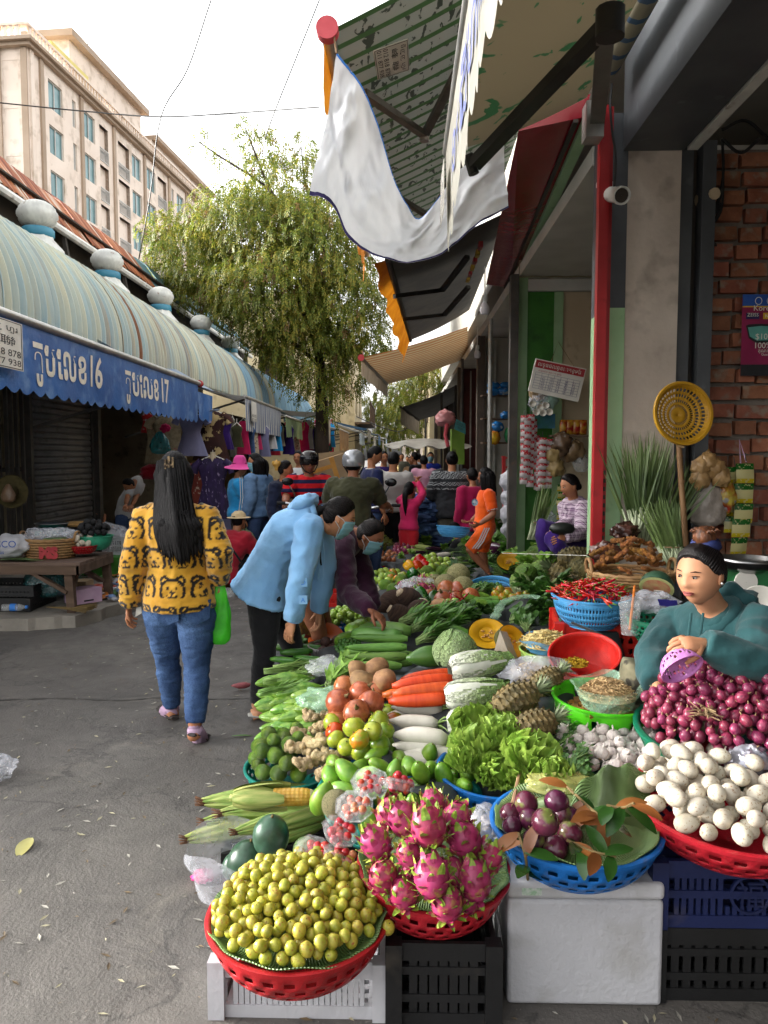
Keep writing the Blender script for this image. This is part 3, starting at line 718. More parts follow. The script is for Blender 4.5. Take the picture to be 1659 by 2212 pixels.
# -- leaf print awning over the nearest shop
lf=[V((.25,1.2,3.3)),V((.25,4.6,3.3)),AY(1267,211,4.6),V((1.13,1.2,3.72))]
la=thing('leaf_print_awning','beige awning with green leaf print and scalloped lettered valance','awning',lf[1])
b=MB();canopy(b,lf[0],lf[1],lf[2],lf[3],20,8,.04);b.build('canopy',M_maple,la,60)
b=MB();vz=scal(b,.25,1.2,4.6,3.3,2.78,5,.16,.06,sway=.016);b.build('valance',cloth('cream_valance','b7b3a6','c8c4b6',sc=4,trans=.25),la,60)
M_prb=mat('faded_purple_print','6a73a8','7d86b6',sc=12,rough=.7)
def on_v2(y,z):
 p=vz((y-1.2)/3.4,(3.3-z)/.5);return V((p.x-.006,y,z))
for wd,off,y0,y1 in[(w_,o_,a_,c_)for w_,a_,c_ in(('ឃ១៩',4.1,3.5),('ជី',3.35,3.05),('ហាង',2.9,2.3))for o_ in(.006,-.006)]:
 t1=text(wd,1.0,.015);xs=[p.x for p in t1[0]];x0,x1=min(xs),max(xs)
 b=MB();write(b,t1,lambda x,y:V((on_v2(lerp(y0,y1,(x-x0)/(x1-x0)),2.94).x+.006+off,lerp(y0,y1,(x-x0)/(x1-x0)),2.9+y*.3)));b.build('lettering',M_prb,la,0)
placard('printed_patch',PH,[V((.222,4.55,2.86)),V((.222,4.2,2.86)),V((.222,4.2,3.12)),V((.222,4.55,3.12))],la,M_paper,M_ink)
MB().tube([lf[0],lf[1]],.02,10).build('front_rod',M_alu,la);
M_rol=stripes('roller_stripes',[('8f8a78',.6),('3f5a78',.25),('8f8a78',.15)],.17,1)
MB().tube([(1.19,1.2,3.82),(1.17,4.62,3.78)],.075,12).build('roller',M_rol,la)
e0=AY(1024,356,4.35);e1=AY(1318,45,3.55);e2=AY(1290,262,4.62);e1b=AY(1308,75,3.6)
MB().bar(e0,e1,.075,.05).build('lower_arm',M_armd,la);MB().bar(e1b,e2,.08,.055).build('upper_arm',M_arml,la);MB().tube([e1+V((0,0,.05)),e1+V((0,0,-.07))],.065,12).build('elbow',M_armd,la)
MB().box(e2+V((-.02,.02,.0)),(.1,.12,.2)).build('wall_bracket',M_alu,la);MB().tube([e0+V((-.03,0,.05)),e0+V((0,0,-.05))],.03,8).build('front_joint',M_armd,la)
# -- bamboo print awning
bf=[AY(708,68,4.75),V((-.45,10.0,4.12)),V((1.2,10.0,4.85)),V((1.2,4.75,4.95))]
ba=thing('bamboo_print_awning','wide awning with green stripes and bamboo print, red pole cap','awning',bf[0])
b=MB();cfn=canopy(b,*bf,24,10,.05);b.build('canopy',M_bamb,ba,60)
MB().tube([bf[0],bf[1]],.045,12).build('front_rod',M_alu,ba);MB().tube([bf[0]+V((.0,-.05,0)),bf[0]+V((0,.02,0))],.066,20).build('red_cap',mat('pinkish_red_plastic','b83a44','c44a52',sc=8,rough=.4),ba)
b=MB();scal(b,-.47,4.8,9.9,lambda s:lerp(bf[0].z,bf[1].z,s),3.76,8,.18,.03,sway=.03);b.build('valance',M_orange,ba,60)
for(p0,p1,p2)in(((785,200,5.6),(917,292,6.6),(1045,45,5.4)),((850,420,8.2),(930,470,8.6),(1000,340,8.0))):
 q0,q1,q2=AY(*p0),AY(*p1),AY(*p2);MB().bar(q0,q1,.06,.045).build('lower_arm',M_arml,ba);MB().bar(q1,q2,.06,.045).build('upper_arm',M_arml,ba);MB().tube([q1+V((0,0,.05)),q1+V((0,0,-.05))],.04,10).build('elbow',M_alu,ba)
def onplane(u,v,pts,off=.0):
 n_=(pts[1]-pts[0]).cross(pts[3]-pts[0]).normalized();r=ray(u,v);return C0+r*((pts[0]-C0).dot(n_)/r.dot(n_)*(1-off))
pq=[onplane(u,v,bf,.018)for u,v in((806,109),(816,172),(884,151),(881,83))]
placard('printed_patch',PH,pq,ba,M_paper,M_ink)
# -- white banner slung below
top=bez([AY(u,v,y)for u,v,y in((727,112,4.68),(758,150,4.7),(790,200,4.72),(822,285,4.8),(850,380,4.86),(878,440,4.9),(905,470,4.92),(945,430,4.92),(985,372,4.9),(1040,335,4.9),(1090,308,4.92))],5)
bot=bez([AY(u,v,y)for u,v,y in((668,421,4.62),(705,431,4.66),(728,460,4.7),(750,510,4.74),(795,545,4.84),(840,560,4.9),(880,566,4.94),(945,553,4.95),(985,525,4.95),(1045,475,4.95),(1099,447,4.97))],5)
bn=thing('white_banner','plain white vinyl banner with navy hem drooping from the awning poles','banner',AY(880,566,4.94))
def bfn(s,t):
 k=s*(len(top)-1);i=min(int(k),len(top)-2);f=k-i;p=top[i].lerp(top[i+1],f).lerp(bot[i].lerp(bot[i+1],f),t)
 w_=sin(PI*min(1,t*1.2));p.y+=.05*w_*sin(s*26+t*3)+.035*nz0(V((s*9,t*4,3)))+.02*nz0(V((s*24,t*9+s*8,8)))
 p.y+=.028*(1-2*abs(nz0(V((s*13+t*2,t*3-s*2,5)))))*w_+.012*(1-2*abs(nz0(V((s*30,t*7,2)))))
 p.y+=.03*math.exp(-((t-.35-.5*sin(s*5))/.06)**2)
 return p
b=MB();b.grid(bfn,72,30);b.build('sheet',M_wv,bn,170)
b=MB();b.grid(lambda s,t:bfn(s,lerp(.972,1.0,t))+V((0,-.004,0)),72,1);b.build('lower_hem',M_navy,bn,170)
b=MB();b.grid(lambda s,t:bfn(s*.72,lerp(0,.018,t))+V((0,-.004,0)),72,1);b.build('upper_hem',M_hem,bn,170)
MB().tube([AY(722,80,4.72),AY(724,98,4.7),AY(727,115,4.68)],.006,6).build('rope',mat('brown_rope','6b5138','7b6148',sc=30,rough=.9),bn)
# -- dark awning behind it with orange valance
df=[AY(838,560,8.9),AY(886,735,14.0),V((1.2,14.0,4.15)),V((1.2,8.9,4.3))]
da=thing('dark_awning','dark grey awning with a ragged orange valance blown outward','awning',df[0])
b=MB();canopy(b,*df,14,8,.05);b.build('canopy',M_drk,da,60)
b=MB();v0,v1=AY(812,566,8.7),AY(890,786,14.2)
b.grid(lambda s,t:df[0].lerp(df[1],s)+(V((-.16+.05*s+.03*sin(s*30),0,-.05-.32*s-.04*abs(sin(s*24))))*t),40,4);b.build('valance',M_orange,da,60)
MB().tube([df[0],df[1]],.04,8).build('front_rod',M_armd,da)
for(p0,p1,p2)in(((852,640,9.6),(955,627,10.0),(1010,555,9.4)),((872,690,11.6),(960,680,11.8),(1012,620,11))):
 q0,q1,q2=AY(*p0),AY(*p1),AY(*p2);MB().bar(q0,q1,.06,.05).build('lower_arm',M_armd,da);MB().bar(q1,q2,.06,.05).build('upper_arm',M_armd,da)
for i in range(6):MB().box((.95,9.6+i*.35,4.1),(.05,.16,.07)).build('trim_block',[M_red,mat('mustard_trim','a88a2a','b8982f',sc=9)][i%2],da,0)
# -- orange and cream striped awning
of=[AY(780,773,14.2),AY(836,830,19.5),AY(1010,772,19.5),AY(1010,706,14.2)]
oa=thing('orange_striped_awning','orange and cream striped awning with a plain cream valance','awning',of[0])
b=MB();canopy(b,*of,14,8,.05);b.build('canopy',M_oc,oa,60);MB().tube([of[0],of[1]],.04,8).build('front_rod',M_alu,oa);MB().tube([of[0]+V((0,-.03,0)),of[0]+V((0,.03,0))],.06,12).build('red_cap',M_red,oa)
b=MB();b.grid(lambda s,t:of[0].lerp(of[1],s)+V((.02*sin(s*20),0,-.32*t)),16,3);b.build('valance',M_bei,oa,60)
# -- dark canvas awning further off, pale valance
gf=[AY(866,880,19.5),AY(905,908,23.5),AY(1000,872,23.5),AY(985,832,19.5)]
ga=thing('sagging_dark_awning','dark canvas awning with a pale hanging flap beyond the striped one','awning',gf[0])
b=MB();canopy(b,*gf,10,6,.06);b.build('canopy',M_drk,ga,60)
b=MB();b.grid(lambda s,t:gf[0].lerp(gf[1],s)+V((.02*sin(s*13),0,-.42*t)),10,3);b.build('valance',M_bei,ga,60);MB().tube([gf[0],gf[1]],.035,8).build('front_rod',M_armd,ga)
for q in(gf[2],gf[3]):MB().tube([q,V((q.x,q.y,0))],.035,8).build('pole',M_armd,ga)
# -- wires, lamps, cameras on the shop fronts
M_wire=mat('black_cable','161616','202020',sc=10,rough=.6)
for l,p,r in(('black cable crossing the lane below the hotel roofline',((0,222,14),(180,240,14),(348,252,13.6),(520,243,13),(690,231,12)),.012),('thin grey wire running up to the hotel corner',((456,0,16),(405,150,16),(348,252,16),(325,420,17),(300,560,18)),.014),('thin wire above the tree crown',((690,0,15),(640,125,15),(595,237,15),(572,300,16)),.013),('pale second strand beside the crossing cable',((348,252,14),(520,246,13.4),(690,238,12.4)),.005),('drooping cable among the far awnings',((770,900,30),(830,925,30),(870,930,32),(905,900,32)),.02)):
 MB().tube(bez([AY(*q)for q in p],6),r,5).build('cable',M_wire,ang=60,label=l,cat='cable')
M_cam=mat('white_plastic','c4c4c0','d4d4d0',sc=4,rough=.35)
def cctv(u,v,y,yaw,tilt,label,s=1.0):
 p=AY(u,v,y);t=thing('security_camera',label,'camera',p,(0,0,yaw),group='security cameras');t.scale=(s,)*3
 R_=Matrix.Rotation(tilt,4,'X')
 b=MB();b.lathe([(.001,-.09),(.035,-.09),(.04,-.07),(.04,.06),(.046,.06),(.046,.1),(.04,.1),(.036,.085)],16,M=R_@Matrix.Rotation(PI/2,4,'X'));b.build('housing',M_cam,t,world=False)
 b=MB();b.lathe([(.001,.086),(.036,.086)],14,M=R_@Matrix.Rotation(PI/2,4,'X'));b.lathe([(.001,.09),(.015,.09),(.015,.085)],10,M=R_@Matrix.Rotation(PI/2,4,'X'));b.build('lens',M_dark,t,world=False)
 b=MB();b.tube([(0,.03,0),(0,.12,.06),(0,.16,.1)],.018,8);b.lathe([(.001,.1),(.045,.1),(.045,.12),(.001,.12)],12,M=Matrix.Translation((0,.17,0)));b.build('bracket',M_cam,t,world=False);return t
cctv(1330,421,4.6,.1,.35,'white security camera hanging on the slate pillar edge',1.1)
cctv(1222,464,6.9,-1.9,.5,'small white security camera below the red fascia',1.1)
MB().tube(bez([AY(u,v,4.62)for u,v in((1327,405),(1330,340),(1322,280),(1318,225),(1322,180))],5),.007,5).build('cable',M_wire,label='thin black cable feeding the camera on the slate pillar edge',cat='cable')
t=thing('wifi_box','white plastic antenna box under the awning roller','antenna box',AY(1236,232,5.1));MB().box(AY(1236,226,5.1),(.1,.08,.06)).build('case',M_cam,t,20);MB().box(AY(1240,219,5.2),(.03,.2,.05)).build('bracket',M_alu,t)
def bulb(u,v,y,label,s=1):
 p=AY(u,v,y);t=thing('light_bulb',label,'light bulb',p,group='unlit bulbs',scale=s)
 b=MB();b.lathe([(.001,-.09),(.04,-.08),(.052,-.04),(.048,0),(.03,.03),(.02,.05)],14);b.build('globe',mat('white_bulb_glass','c0bcc0','d0ccd0',sc=2,rough=.25),t,world=False)
 b=MB();b.lathe([(.025,.045),(.03,.06),(.028,.11),(.001,.115)],12);b.tube([(0,0,.11),(.0,0,.4)],.006,5);b.build('socket',M_cam,t,world=False);return t
bulb(1047,662,8.0,'frosted bulb hanging from the shop soffit');bulb(1031,762,12,'tiny bulb hanging deeper under the soffit')
M_lamp=mat('lit_bulb','fff2d0','fff2d0',emit=('ffe2a8',9))
for u,v,y,l in((598,951,21,'lit bulb inside the dark clothes stall'),(855,1008,27,'lit bulb behind the silver helmet'),(781,997,27,'small lit bulb over the far stall')):
 t=thing('light_bulb',l,'lit bulb',AY(u,v,y),group='lit bulbs');b=MB();b.ell((0,0,0),(.075,.075,.09),12,8);b.build('globe',M_lamp,t,world=False);b=MB();b.tube([(0,0,.08),(0,0,.5)],.01,5);b.build('socket',M_wire,t,world=False)
t=thing('wall_socket','round cream fitting with a coil of black cable on the bricks','socket',AY(1525,430,4.85))
b=MB();b.lathe([(.001,.05),(.05,.05),(.06,.02),(.06,0)],16,M=Matrix.Translation(AY(1518,435,4.93))@Matrix.Rotation(PI/2,4,'X'));b.tube([AY(1525,425,4.9),AY(1545,418,4.8)],.035,10);b.build('fitting',mat('aged_cream_plastic','a8977c','b9a88c',sc=8),t)
b=MB()
for k in range(3):b.tube(bez([AY(1550+U(-4,4),420,4.85)]+[AY(1540+U(-16,8)*1.0-(12 if j%2 else-12),v,4.86)for j,v in enumerate((460,500,530,500,455))]+[AY(1562,380,4.86),AY(1560,300,4.86)],5),.008,5)
b.tube(bez([AY(u,v,4.84)for u,v in((1560,300),(1600,330),(1640,300))],5),.01,5);b.tube(bez([AY(u,v,4.84)for u,v in((1560,280),(1610,260),(1660,300))],5),.01,5);b.build('cable_coil',M_wire,t)
# -- trees
M_bark=mat('tree_bark','2e241c','43352a',sc=9,rough=.9,st=(1,1,.3),bump=.02)
def leafmat(name,a,b_,c):
 n=NT(name);v=n.co('Object');g=n.n('ShaderNodeNewGeometry');f=n.noise(v,1.3,3);r=g.outputs['Random Per Island']
 col=n.ramp(n.math('ADD',n.math('MULTIPLY',f,.7),n.math('MULTIPLY',r,.35)),[(.25,a),(.5,b_),(.75,c)])
 n.setp(Base_Color=col,Roughness=.55,Specular_IOR_Level=.3)
 tr=n.n('ShaderNodeBsdfTranslucent');n.l(col,tr.inputs[0]);ms=n.n('ShaderNodeMixShader');ms.inputs[0].default_value=.45
 n.l(n.b.outputs[0],ms.inputs[1]);n.l(tr.outputs[0],ms.inputs[2]);n.l(ms.outputs[0],n.out.inputs[0]);return n.m
M_leaf=leafmat('feathery_foliage','46521a','647229','948836')
M_pod=leafmat('brown_pods','5f4a2a','6f5630','4a3c20')
def foliage(blobs,n,L=(.28,.6),leaf=.062,seed=1,droop=1.0):
 """hanging feathery sprays: a thin stalk with small leaf faces in pairs"""
 r=np.random.default_rng(seed);wts=np.array([bl[3]*bl[4]*bl[5]*bl[6]for bl in blobs]);wts/=wts.sum()
 vs,fs,ms=[],[],[]
 for k in r.choice(len(blobs),n,p=wts):
  bx,by,bz,rx,ry,rz,den=blobs[k]
  d=r.normal(size=3);d/=np.linalg.norm(d);q=r.uniform(.25,1)**.45
  p=np.array([bx+d[0]*rx*q,by+d[1]*ry*q,bz+d[2]*rz*q])
  out=np.array([d[0],d[1],.15]);ln=r.uniform(*L);steps=int(ln/.05);g=np.array([0,0,-1.0]);dirv=out*.6+r.normal(size=3)*.35
  pod=r.uniform()<.05;side=np.cross(dirv,g);side/=np.linalg.norm(side)+1e-6
  for s in range(steps):
   f=s/steps;dv=dirv*(1-f)+g*f*1.1*droop;dv/=np.linalg.norm(dv);p=p+dv*.05
   for sg in(-1,1):
    a=side*sg*leaf*r.uniform(.7,1.2)+dv*leaf*.35+np.array([0,0,-.4*leaf]);c=dv*leaf*.42
    i=len(vs);jit=r.normal(size=3)*.008
    vs+=[p+jit,p+a*.5+c+jit,p+a+jit,p+a*.5-c+jit];fs.append((i,i+1,i+2,i+3));ms.append(1 if pod else 0)
 b=MB();b.v=[tuple(x)for x in vs];b.f=fs;b.m=ms;return b
def blob(u,v,ru,rv,y,ry=1.4,den=1.0):
 c=AY(u,v,y);k=y/FPX;return(c.x,c.y,c.z,ru*k,ry,rv*k,den)
YT=20.5
blobs=[blob(u,v,ru,rv,YT+dy,ry,dn)for u,v,ru,rv,dy,ry,dn in((420,560,100,80,.6,1.3,1),(380,500,70,45,.8,1.0,1),(545,500,130,90,0,1.6,1),(690,540,120,110,-.6,1.6,1),(590,640,130,110,-.8,1.6,1.1),(745,650,80,120,-.8,1.4,1),(665,760,90,90,-.6,1.2,.9),(790,720,55,110,-.4,1.0,.8),(480,620,110,60,.2,1.3,.9),(345,520,40,30,.8,.6,.9),(590,410,80,70,.6,1.2,.55),(650,380,60,60,.9,1.0,.5),(560,350,45,55,.6,.8,.45),(500,430,70,45,.4,.9,.5),(610,330,40,35,.8,.6,.35),(440,440,50,30,.6,.7,.45),(720,440,50,60,.4,.9,.6),(530,285,18,30,.6,.4,1.2),(430,304,22,12,.6,.4,1.2),(480,335,30,16,.6,.4,1.2),(655,318,24,34,.8,.5,1.2),(575,300,20,30,.7,.5,.9),(620,480,110,70,.2,1.4,.9),(700,860,50,50,-.3,.8,.6),(830,790,22,70,.2,.5,.5),(600,740,60,60,-.5,.9,.7),(740,800,40,60,-.6,.8,.7))]
def tree(label,base,trunk,limbs,fol,n,name='feathery_tree',seed=1,r0=.2,**k):
 t=thing(name,label,'tree',base)
 b=MB();tp=bez(trunk,4);b.tube(tp,[lerp(r0,r0*.5,i/(len(tp)-1))*(1.4 if i==0 else 1)for i in range(len(tp))],10);b.build('trunk',M_bark,t,60)
 for lm in limbs:
  b=MB();q=bez(lm,4);b.tube(q,[lerp(r0*.34,r0*.05,i/(len(q)-1))for i in range(len(q))],7);b.build('limb',M_bark,t,60)
 o=foliage(fol,n,seed=seed,**k).build('crown',[M_leaf,M_pod],t,0);return t
fork=AY(692,790,YT)
tree('big feathery tree with drooping yellow green foliage over the hall roof',V((fork.x+.05,YT,0)),[V((fork.x+.05,YT,0)),AY(695,870,YT),fork,AY(680,720,YT)],[[fork,AY(640,640,YT),AY(560,560,YT),AY(450,520,YT+.6)],[AY(682,740,YT),AY(660,600,YT),AY(600,430,YT+.6),AY(470,335,YT+.6),AY(425,304,YT+.6)],[AY(682,740,YT),AY(700,560,YT),AY(660,400,YT+.8),AY(650,310,YT+.8)],[fork,AY(740,690,YT-.6),AY(770,620,YT-.8)],[AY(625,500,YT+.4),AY(570,380,YT+.6),AY(530,275,YT+.6)],[fork,AY(620,730,YT-.5),AY(500,640,YT)]],blobs,8600,seed=3)
b2=[blob(930,800,70,40,27,1.0,.5),blob(880,850,40,50,28,1.0,.35),blob(990,780,40,60,26,.8,.5),blob(905,920,16,40,34,.8,.4),blob(845,780,12,40,25,.5,.4)]
tree('thin roadside tree with sparse hanging foliage behind the orange striped awning',AY(975,985,27)*1.0-V((0,0,1.55)),[AY(975,985,27)-V((0,0,1.55)),AY(972,900,27),AY(965,830,27)],[[AY(966,850,27),AY(930,800,27),AY(880,830,28)],[AY(966,840,27),AY(990,760,26)]],b2,900,seed=5,r0=.13,name='roadside_tree')
b3=[(2,66,5,5,3,3,1),(-3,70,4.5,4,3,2.5,1)]
tree('far sunlit tree closing the lane',V((1.5,66,0)),[V((1.5,66,0)),V((1.4,66,2)),V((1.6,66,4))],[[V((1.5,66,3)),V((0,66,5))]],b3,900,seed=8,L=(.6,1.2),leaf=.16,name='distant_tree')
# -- people
def skinmat(name,a,b_):return mat(name,a,b_,sc=7,rough=.5,sss=.12,spec=.35,rv=.0)
M_skin=skinmat('warm_tan_skin','9a6546','ab7554');M_skin2=skinmat('brown_skin','80503a','926046');M_skin3=skinmat('light_tan_skin','ad7a5a','bf8b69')
M_hair=mat('black_hair','080708','131112',sc=14,rough=.55,st=(6,6,.6),bump=.004,bsc=40,spec=.16)
M_strand=mat('hair_strand','0e0b0b','1a1413',sc=30,rough=.45,spec=.22);M_lip=mat('lip','8a4440','99504a',sc=30,rough=.4);M_eyew=mat('eye_white','968c84','a49a92',sc=20,rough=.2);M_iris=mat('dark_iris','120c0a','1c1210',sc=20,rough=.15)
M_mask=mat('pale_blue_mask','6fa0ae','86b4c0',sc=8,rough=.8,st=(1,1,6),bump=.003,bsc=30)
M_sole=mat('dark_sole','2b2523','3a322e',sc=20,rough=.7);M_tan_sole=mat('tan_sole','8a6a48','9c7b57',sc=20,rough=.7)
def fabric(name,a,b_=None,sc=3,bump=.014,rough=.85,**k):return mat(name,a,b_,sc=sc,rough=rough,bump=bump,bsc=k.pop('bsc',9),sheen=.15,spec=.2,**k)
def remesh(mb,voxel,smooth=4):
 me=mb.mesh('shape',[M_skin],0);o=bpy.data.objects.new('shape',me);COL.objects.link(o)
 m=o.modifiers.new('r','REMESH');m.mode='VOXEL';m.voxel_size=voxel;m.adaptivity=0
 s=o.modifiers.new('s','SMOOTH');s.iterations=smooth;s.factor=.5
 e=o.evaluated_get(bpy.context.evaluated_depsgraph_get()).to_mesh()
 k=len(e.vertices);v=np.empty(k*3);e.vertices.foreach_get('co',v);nn=np.empty(k*3);e.vertices.foreach_get('normal',nn)
 f=[tuple(p.vertices)for p in e.polygons]
 bpy.data.objects.remove(o);bpy.data.meshes.remove(me)
 return v.reshape(-1,3),nn.reshape(-1,3),f
def loft(mb,secs,n=18):
 """secs: (centre, side, front, rx, ry)"""
 vs=[]
 for c,sd_,fr,rx,ry in secs:
  for j in range(n):
   q=2*PI*j/n;vs.append(c+sd_*cos(q)*rx+fr*sin(q)*ry)
 k=len(secs);fs=[(i*n+j,i*n+(j+1)%n,(i+1)*n+(j+1)%n,(i+1)*n+j)for i in range(k-1)for j in range(n)]
 fs+=[tuple(reversed(range(n))),tuple(range((k-1)*n,k*n))]
 mb.add(vs,fs)
def wrinkle(v,nn,amp,fr=(9,9,9),seed=0):
 if amp<=0:return v
 out=v.copy()
 for i in range(len(v)):
  p=V(v[i]);a=nz0(V((p.x*fr[0]+seed,p.y*fr[1],p.z*fr[2])));c=1-2*abs(nz0(V((p.x*fr[0]*1.7+5,p.y*fr[1]*1.7,p.z*fr[2]*2.6+seed))))
  out[i]=v[i]+nn[i]*amp*(a*.8+c*.9)
 return out
HAIRLINE=[(0,.70),(32,.65),(56,.46),(74,.16),(95,.0),(108,-.38),(180,-.62)]
def hl(az):
 a=abs(math.degrees(az))
 for(a0,z0),(a1,z1)in zip(HAIRLINE,HAIRLINE[1:]):
  if a<=a1:return lerp(z0,z1,(a-a0)/(a1-a0))
 return-.6
def headfn(hh,chub=1.0):
 def fn(d,p):
  x,y,z=d.x*.335*chub,d.y*.405,d.z*.5
  if d.z<0:
   t=-d.z;x*=1-.30*t**2.2/chub;y*=(1-.10*t)if d.y>0 else(1-.42*t)
   if d.y>0:y+=.05*math.exp(-((d.z+.86)/.22)**2)*math.exp(-(x/.13)**2)
  if d.y>0:
   f=min(1,d.y*2.2)
   zz=z+.03
   ns=math.exp(-(x/(.048+.03*max(0,min(1,(.06-z)/.15))))**2)*(math.exp(-((zz+.075)/.05)**2)+.55*math.exp(-((zz-.02)/.085)**2)*(1 if zz>-.075 else.6))
   y+=.072*ns*f
   y-=.032*f*math.exp(-((abs(x)-.135)/.075)**2-((z-.04)/.05)**2)
   y+=.014*f*math.exp(-((z-.115)/.04)**2)*math.exp(-(x/.22)**2)
   y+=.026*f*math.exp(-(x/.085)**2)*(math.exp(-((z+.215)/.022)**2)+math.exp(-((z+.262)/.024)**2))
   y+=.012*f*math.exp(-((abs(x)-.19)/.08)**2-((z+.08)/.1)**2)
  return V((x,y,z))*hh
 return fn
def hand(mb,wr,d,pn,s=1.0,curl=.5,thumb=1,n=6):
 """palm and five fingers; d: direction to the knuckles, pn: palm normal (fingers curl towards it)"""
 d=d.normalized();pn=(pn-d*pn.dot(d)).normalized();sd_=d.cross(pn)*thumb
 L=.092*s;kn=wr+d*L
 mb.tube([wr-d*.03*s,wr+d*.012*s,wr+d*L*.55,kn],[(.021*s,.016*s),(.024*s,.016*s),(.037*s,.0155*s),(.036*s,.012*s)],10,up=pn)
 for i,(off,ln,cw)in enumerate(((-.030,.060,1.1),(-.010,.071,1.0),(.011,.078,.95),(.031,.072,.9))):
  p=wr+d*(L*(.93 if i else.86))+sd_*off*s;dv=d+sd_*off*1.2;dv.normalize();pts=[p-d*.012*s,p];a=0
  for q,fr in enumerate((.45,.32,.25)):
   a+=curl*cw*(.75 if q else.6);v_=dv*cos(a)+pn*sin(a);p=p+v_*ln*fr*s;pts.append(p)
  mb.tube(pts,[.0095*s,.0095*s,.0088*s,.008*s,.0055*s],n)
 p=wr+d*.03*s+sd_*.028*s;v1=(d*.65+sd_*.75+pn*.3).normalized();v2=(d*.9+sd_*.2+pn*(.3+curl*.4)).normalized()
 mb.tube([p-v1*.015*s,p+v1*.03*s,p+v1*.03*s+v2*.028*s,p+v1*.03*s+v2*.05*s],[.012*s,.011*s,.0095*s,.006*s],n)
def pose(H,yaw,base,**ov):
 """standing joints; overrides in body coordinates (x to its own right-hand side, y forward, z up) as fractions of H"""
 P=dict(pel=(0,0,.53),wai=(0,.008,.61),che=(0,.0,.725),nek=(0,-.005,.83),hed=(0,.018,.925),shR=(.108,-.005,.80),elR=(.135,-.02,.635),wrR=(.14,.03,.50),shL=(-.108,-.005,.80),elL=(-.135,-.02,.635),wrL=(-.14,.03,.50),hipR=(.05,0,.50),knR=(.052,.012,.275),anR=(.052,-.015,.045),toR=(.062,.09,.015),hipL=(-.05,0,.50),knL=(-.052,.012,.275),anL=(-.052,-.015,.045),toL=(-.062,.09,.015))
 P.update(ov);R_=Matrix.Rotation(yaw,3,'Z');J={k:V(base)+R_@(V(p)*H)for k,p in P.items()}
 J['face']=R_@V((0,1,0));return J
def person(label,J,H,look=None,tilt=0.0,fat=1.0,skin=None,top=None,bot=None,hair='short',hairm=None,shoes='sandal',vox=.016,face=1,mask=False,curl=.5,group=None,hd=1.0,handv=None,name='person',cat='person',fem=1,chub=1.0,pcol=None,torsoy=1.0):
 skin=skin or M_skin;top=top or{};bot=bot or{};hairm=hairm or M_hair
 J={k:V(p)for k,p in J.items()}
 zmin=min(J[k].z for k in('anR','anL'))-.045*H
 t=thing(name,label,cat,V((J['pel'].x,J['pel'].y,max(0,zmin))),group=group)
 sS=(J['shR']-J['shL']).normalized();sH=(J['hipR']-J['hipL']).normalized()
 def secs(e=0.0,k=1.0,hem=None,neck=True):
  """torso sections; e: ease added to the radii"""
  ax=(J['nek']-J['che']).normalized();a0=(J['wai']-J['pel']).normalized()
  rows=[(J['pel']-a0*.055*H,0,.062,.055),(J['pel']-a0*.02*H,0,.094,.074),(J['pel']+a0*.02*H,.1,.097,.072),(J['wai'],.4,.079 if fem else.084,.060),(J['che']-(J['che']-J['wai'])*.35,.6,.086,.066),(J['che'],.8,.095 if fem else.102,.070),(lerp(J['che'],J['nek'],.55),1,.098 if fem else.112,.058),(lerp(J['che'],J['nek'],.86),1,.074,.044)]
  if neck:rows.append((J['nek'],1,.038,.036))
  out=[]
  pts=[r[0]for r in rows]
  for i,(c,w_,rx,ry)in enumerate(rows):
   tg=(pts[min(i+1,len(pts)-1)]-pts[max(i-1,0)]).normalized();sd_=sH.lerp(sS,w_);sd_=(sd_-tg*sd_.dot(tg)).normalized();fr=tg.cross(sd_)
   f_=fat if i<6 else 1+(fat-1)*.5
   out.append((c,sd_,fr,rx*H*f_*k+e,ry*H*f_*k*torsoy+e))
  return out
 b=MB()
 loft(b,secs(0,.93))
 rA=(.040,.030,.026,.021);rL=(.062,.05,.038,.036,.022)
 def arm(mb,s,e=0.0,f=1.0,k=1.0):
  sh,el,wr=J['sh'+s],J['el'+s],J['wr'+s];top_=sh+(J['nek']-sh)*.3
  pts=[top_,sh,sh.lerp(el,.5),el,el.lerp(wr,.5),wr];rs=[.024,.034,.032,.028,.026,.0185]
  rs=[r*H*(1+(fat-1)*.6)*k+e for r in rs]
  if f<1:
   x=f*2;keep=[p for p in range(6)];cut=sh.lerp(el,x)if x<=1 else el.lerp(wr,x-1);nk=2 if x<=.5 else 3 if x<=1 else 4 if x<=1.5 else 5
   r_=np.interp(f,[0,.25,.5,.75,1],rs[1:]);pts=pts[:nk]+[cut];rs=rs[:nk]+[float(r_)]
  mb.tube(pts,rs,12);return pts[-1]
 def leg(mb,s,e=0.0,f=1.0,k=1.0,flare=0.0):
  h,kn,an=J['hip'+s],J['kn'+s],J['an'+s]
  pts=[h+(J['pel']-h)*.4+V((0,0,.0)),h.lerp(kn,.15),h.lerp(kn,.55),kn,kn.lerp(an,.3),an];rs=[.058,.059,.049,.036,.036,.021]
  rs=[r*H*(1+(fat-1)*.8)*k+e for r in rs];rs[-1]+=flare;rs[-2]+=flare*.5
  if f<1:
   x=f*2;cut=h.lerp(kn,x)if x<=1 else kn.lerp(an,x-1);nk=2 if x<=.3 else 3 if x<.9 else 4 if x<=1.15 else 5
   r_=float(np.interp(f,[0,.08,.28,.5,.65,1],rs));pts=pts[:nk]+[cut];rs=rs[:nk]+[r_+.006]
  mb.tube(pts,rs,12);return pts[-1]
 for s in 'RL':arm(b,s);leg(b,s)
 hh=.138*H*hd
 lk=(look if look is not None else J.get('face',V((0,1,0)))).normalized();up_=V((0,0,1));sx=lk.cross(up_).normalized();uz=sx.cross(lk)
 if tilt:rot=Matrix.Rotation(tilt,3,lk);sx,uz=rot@sx,rot@uz
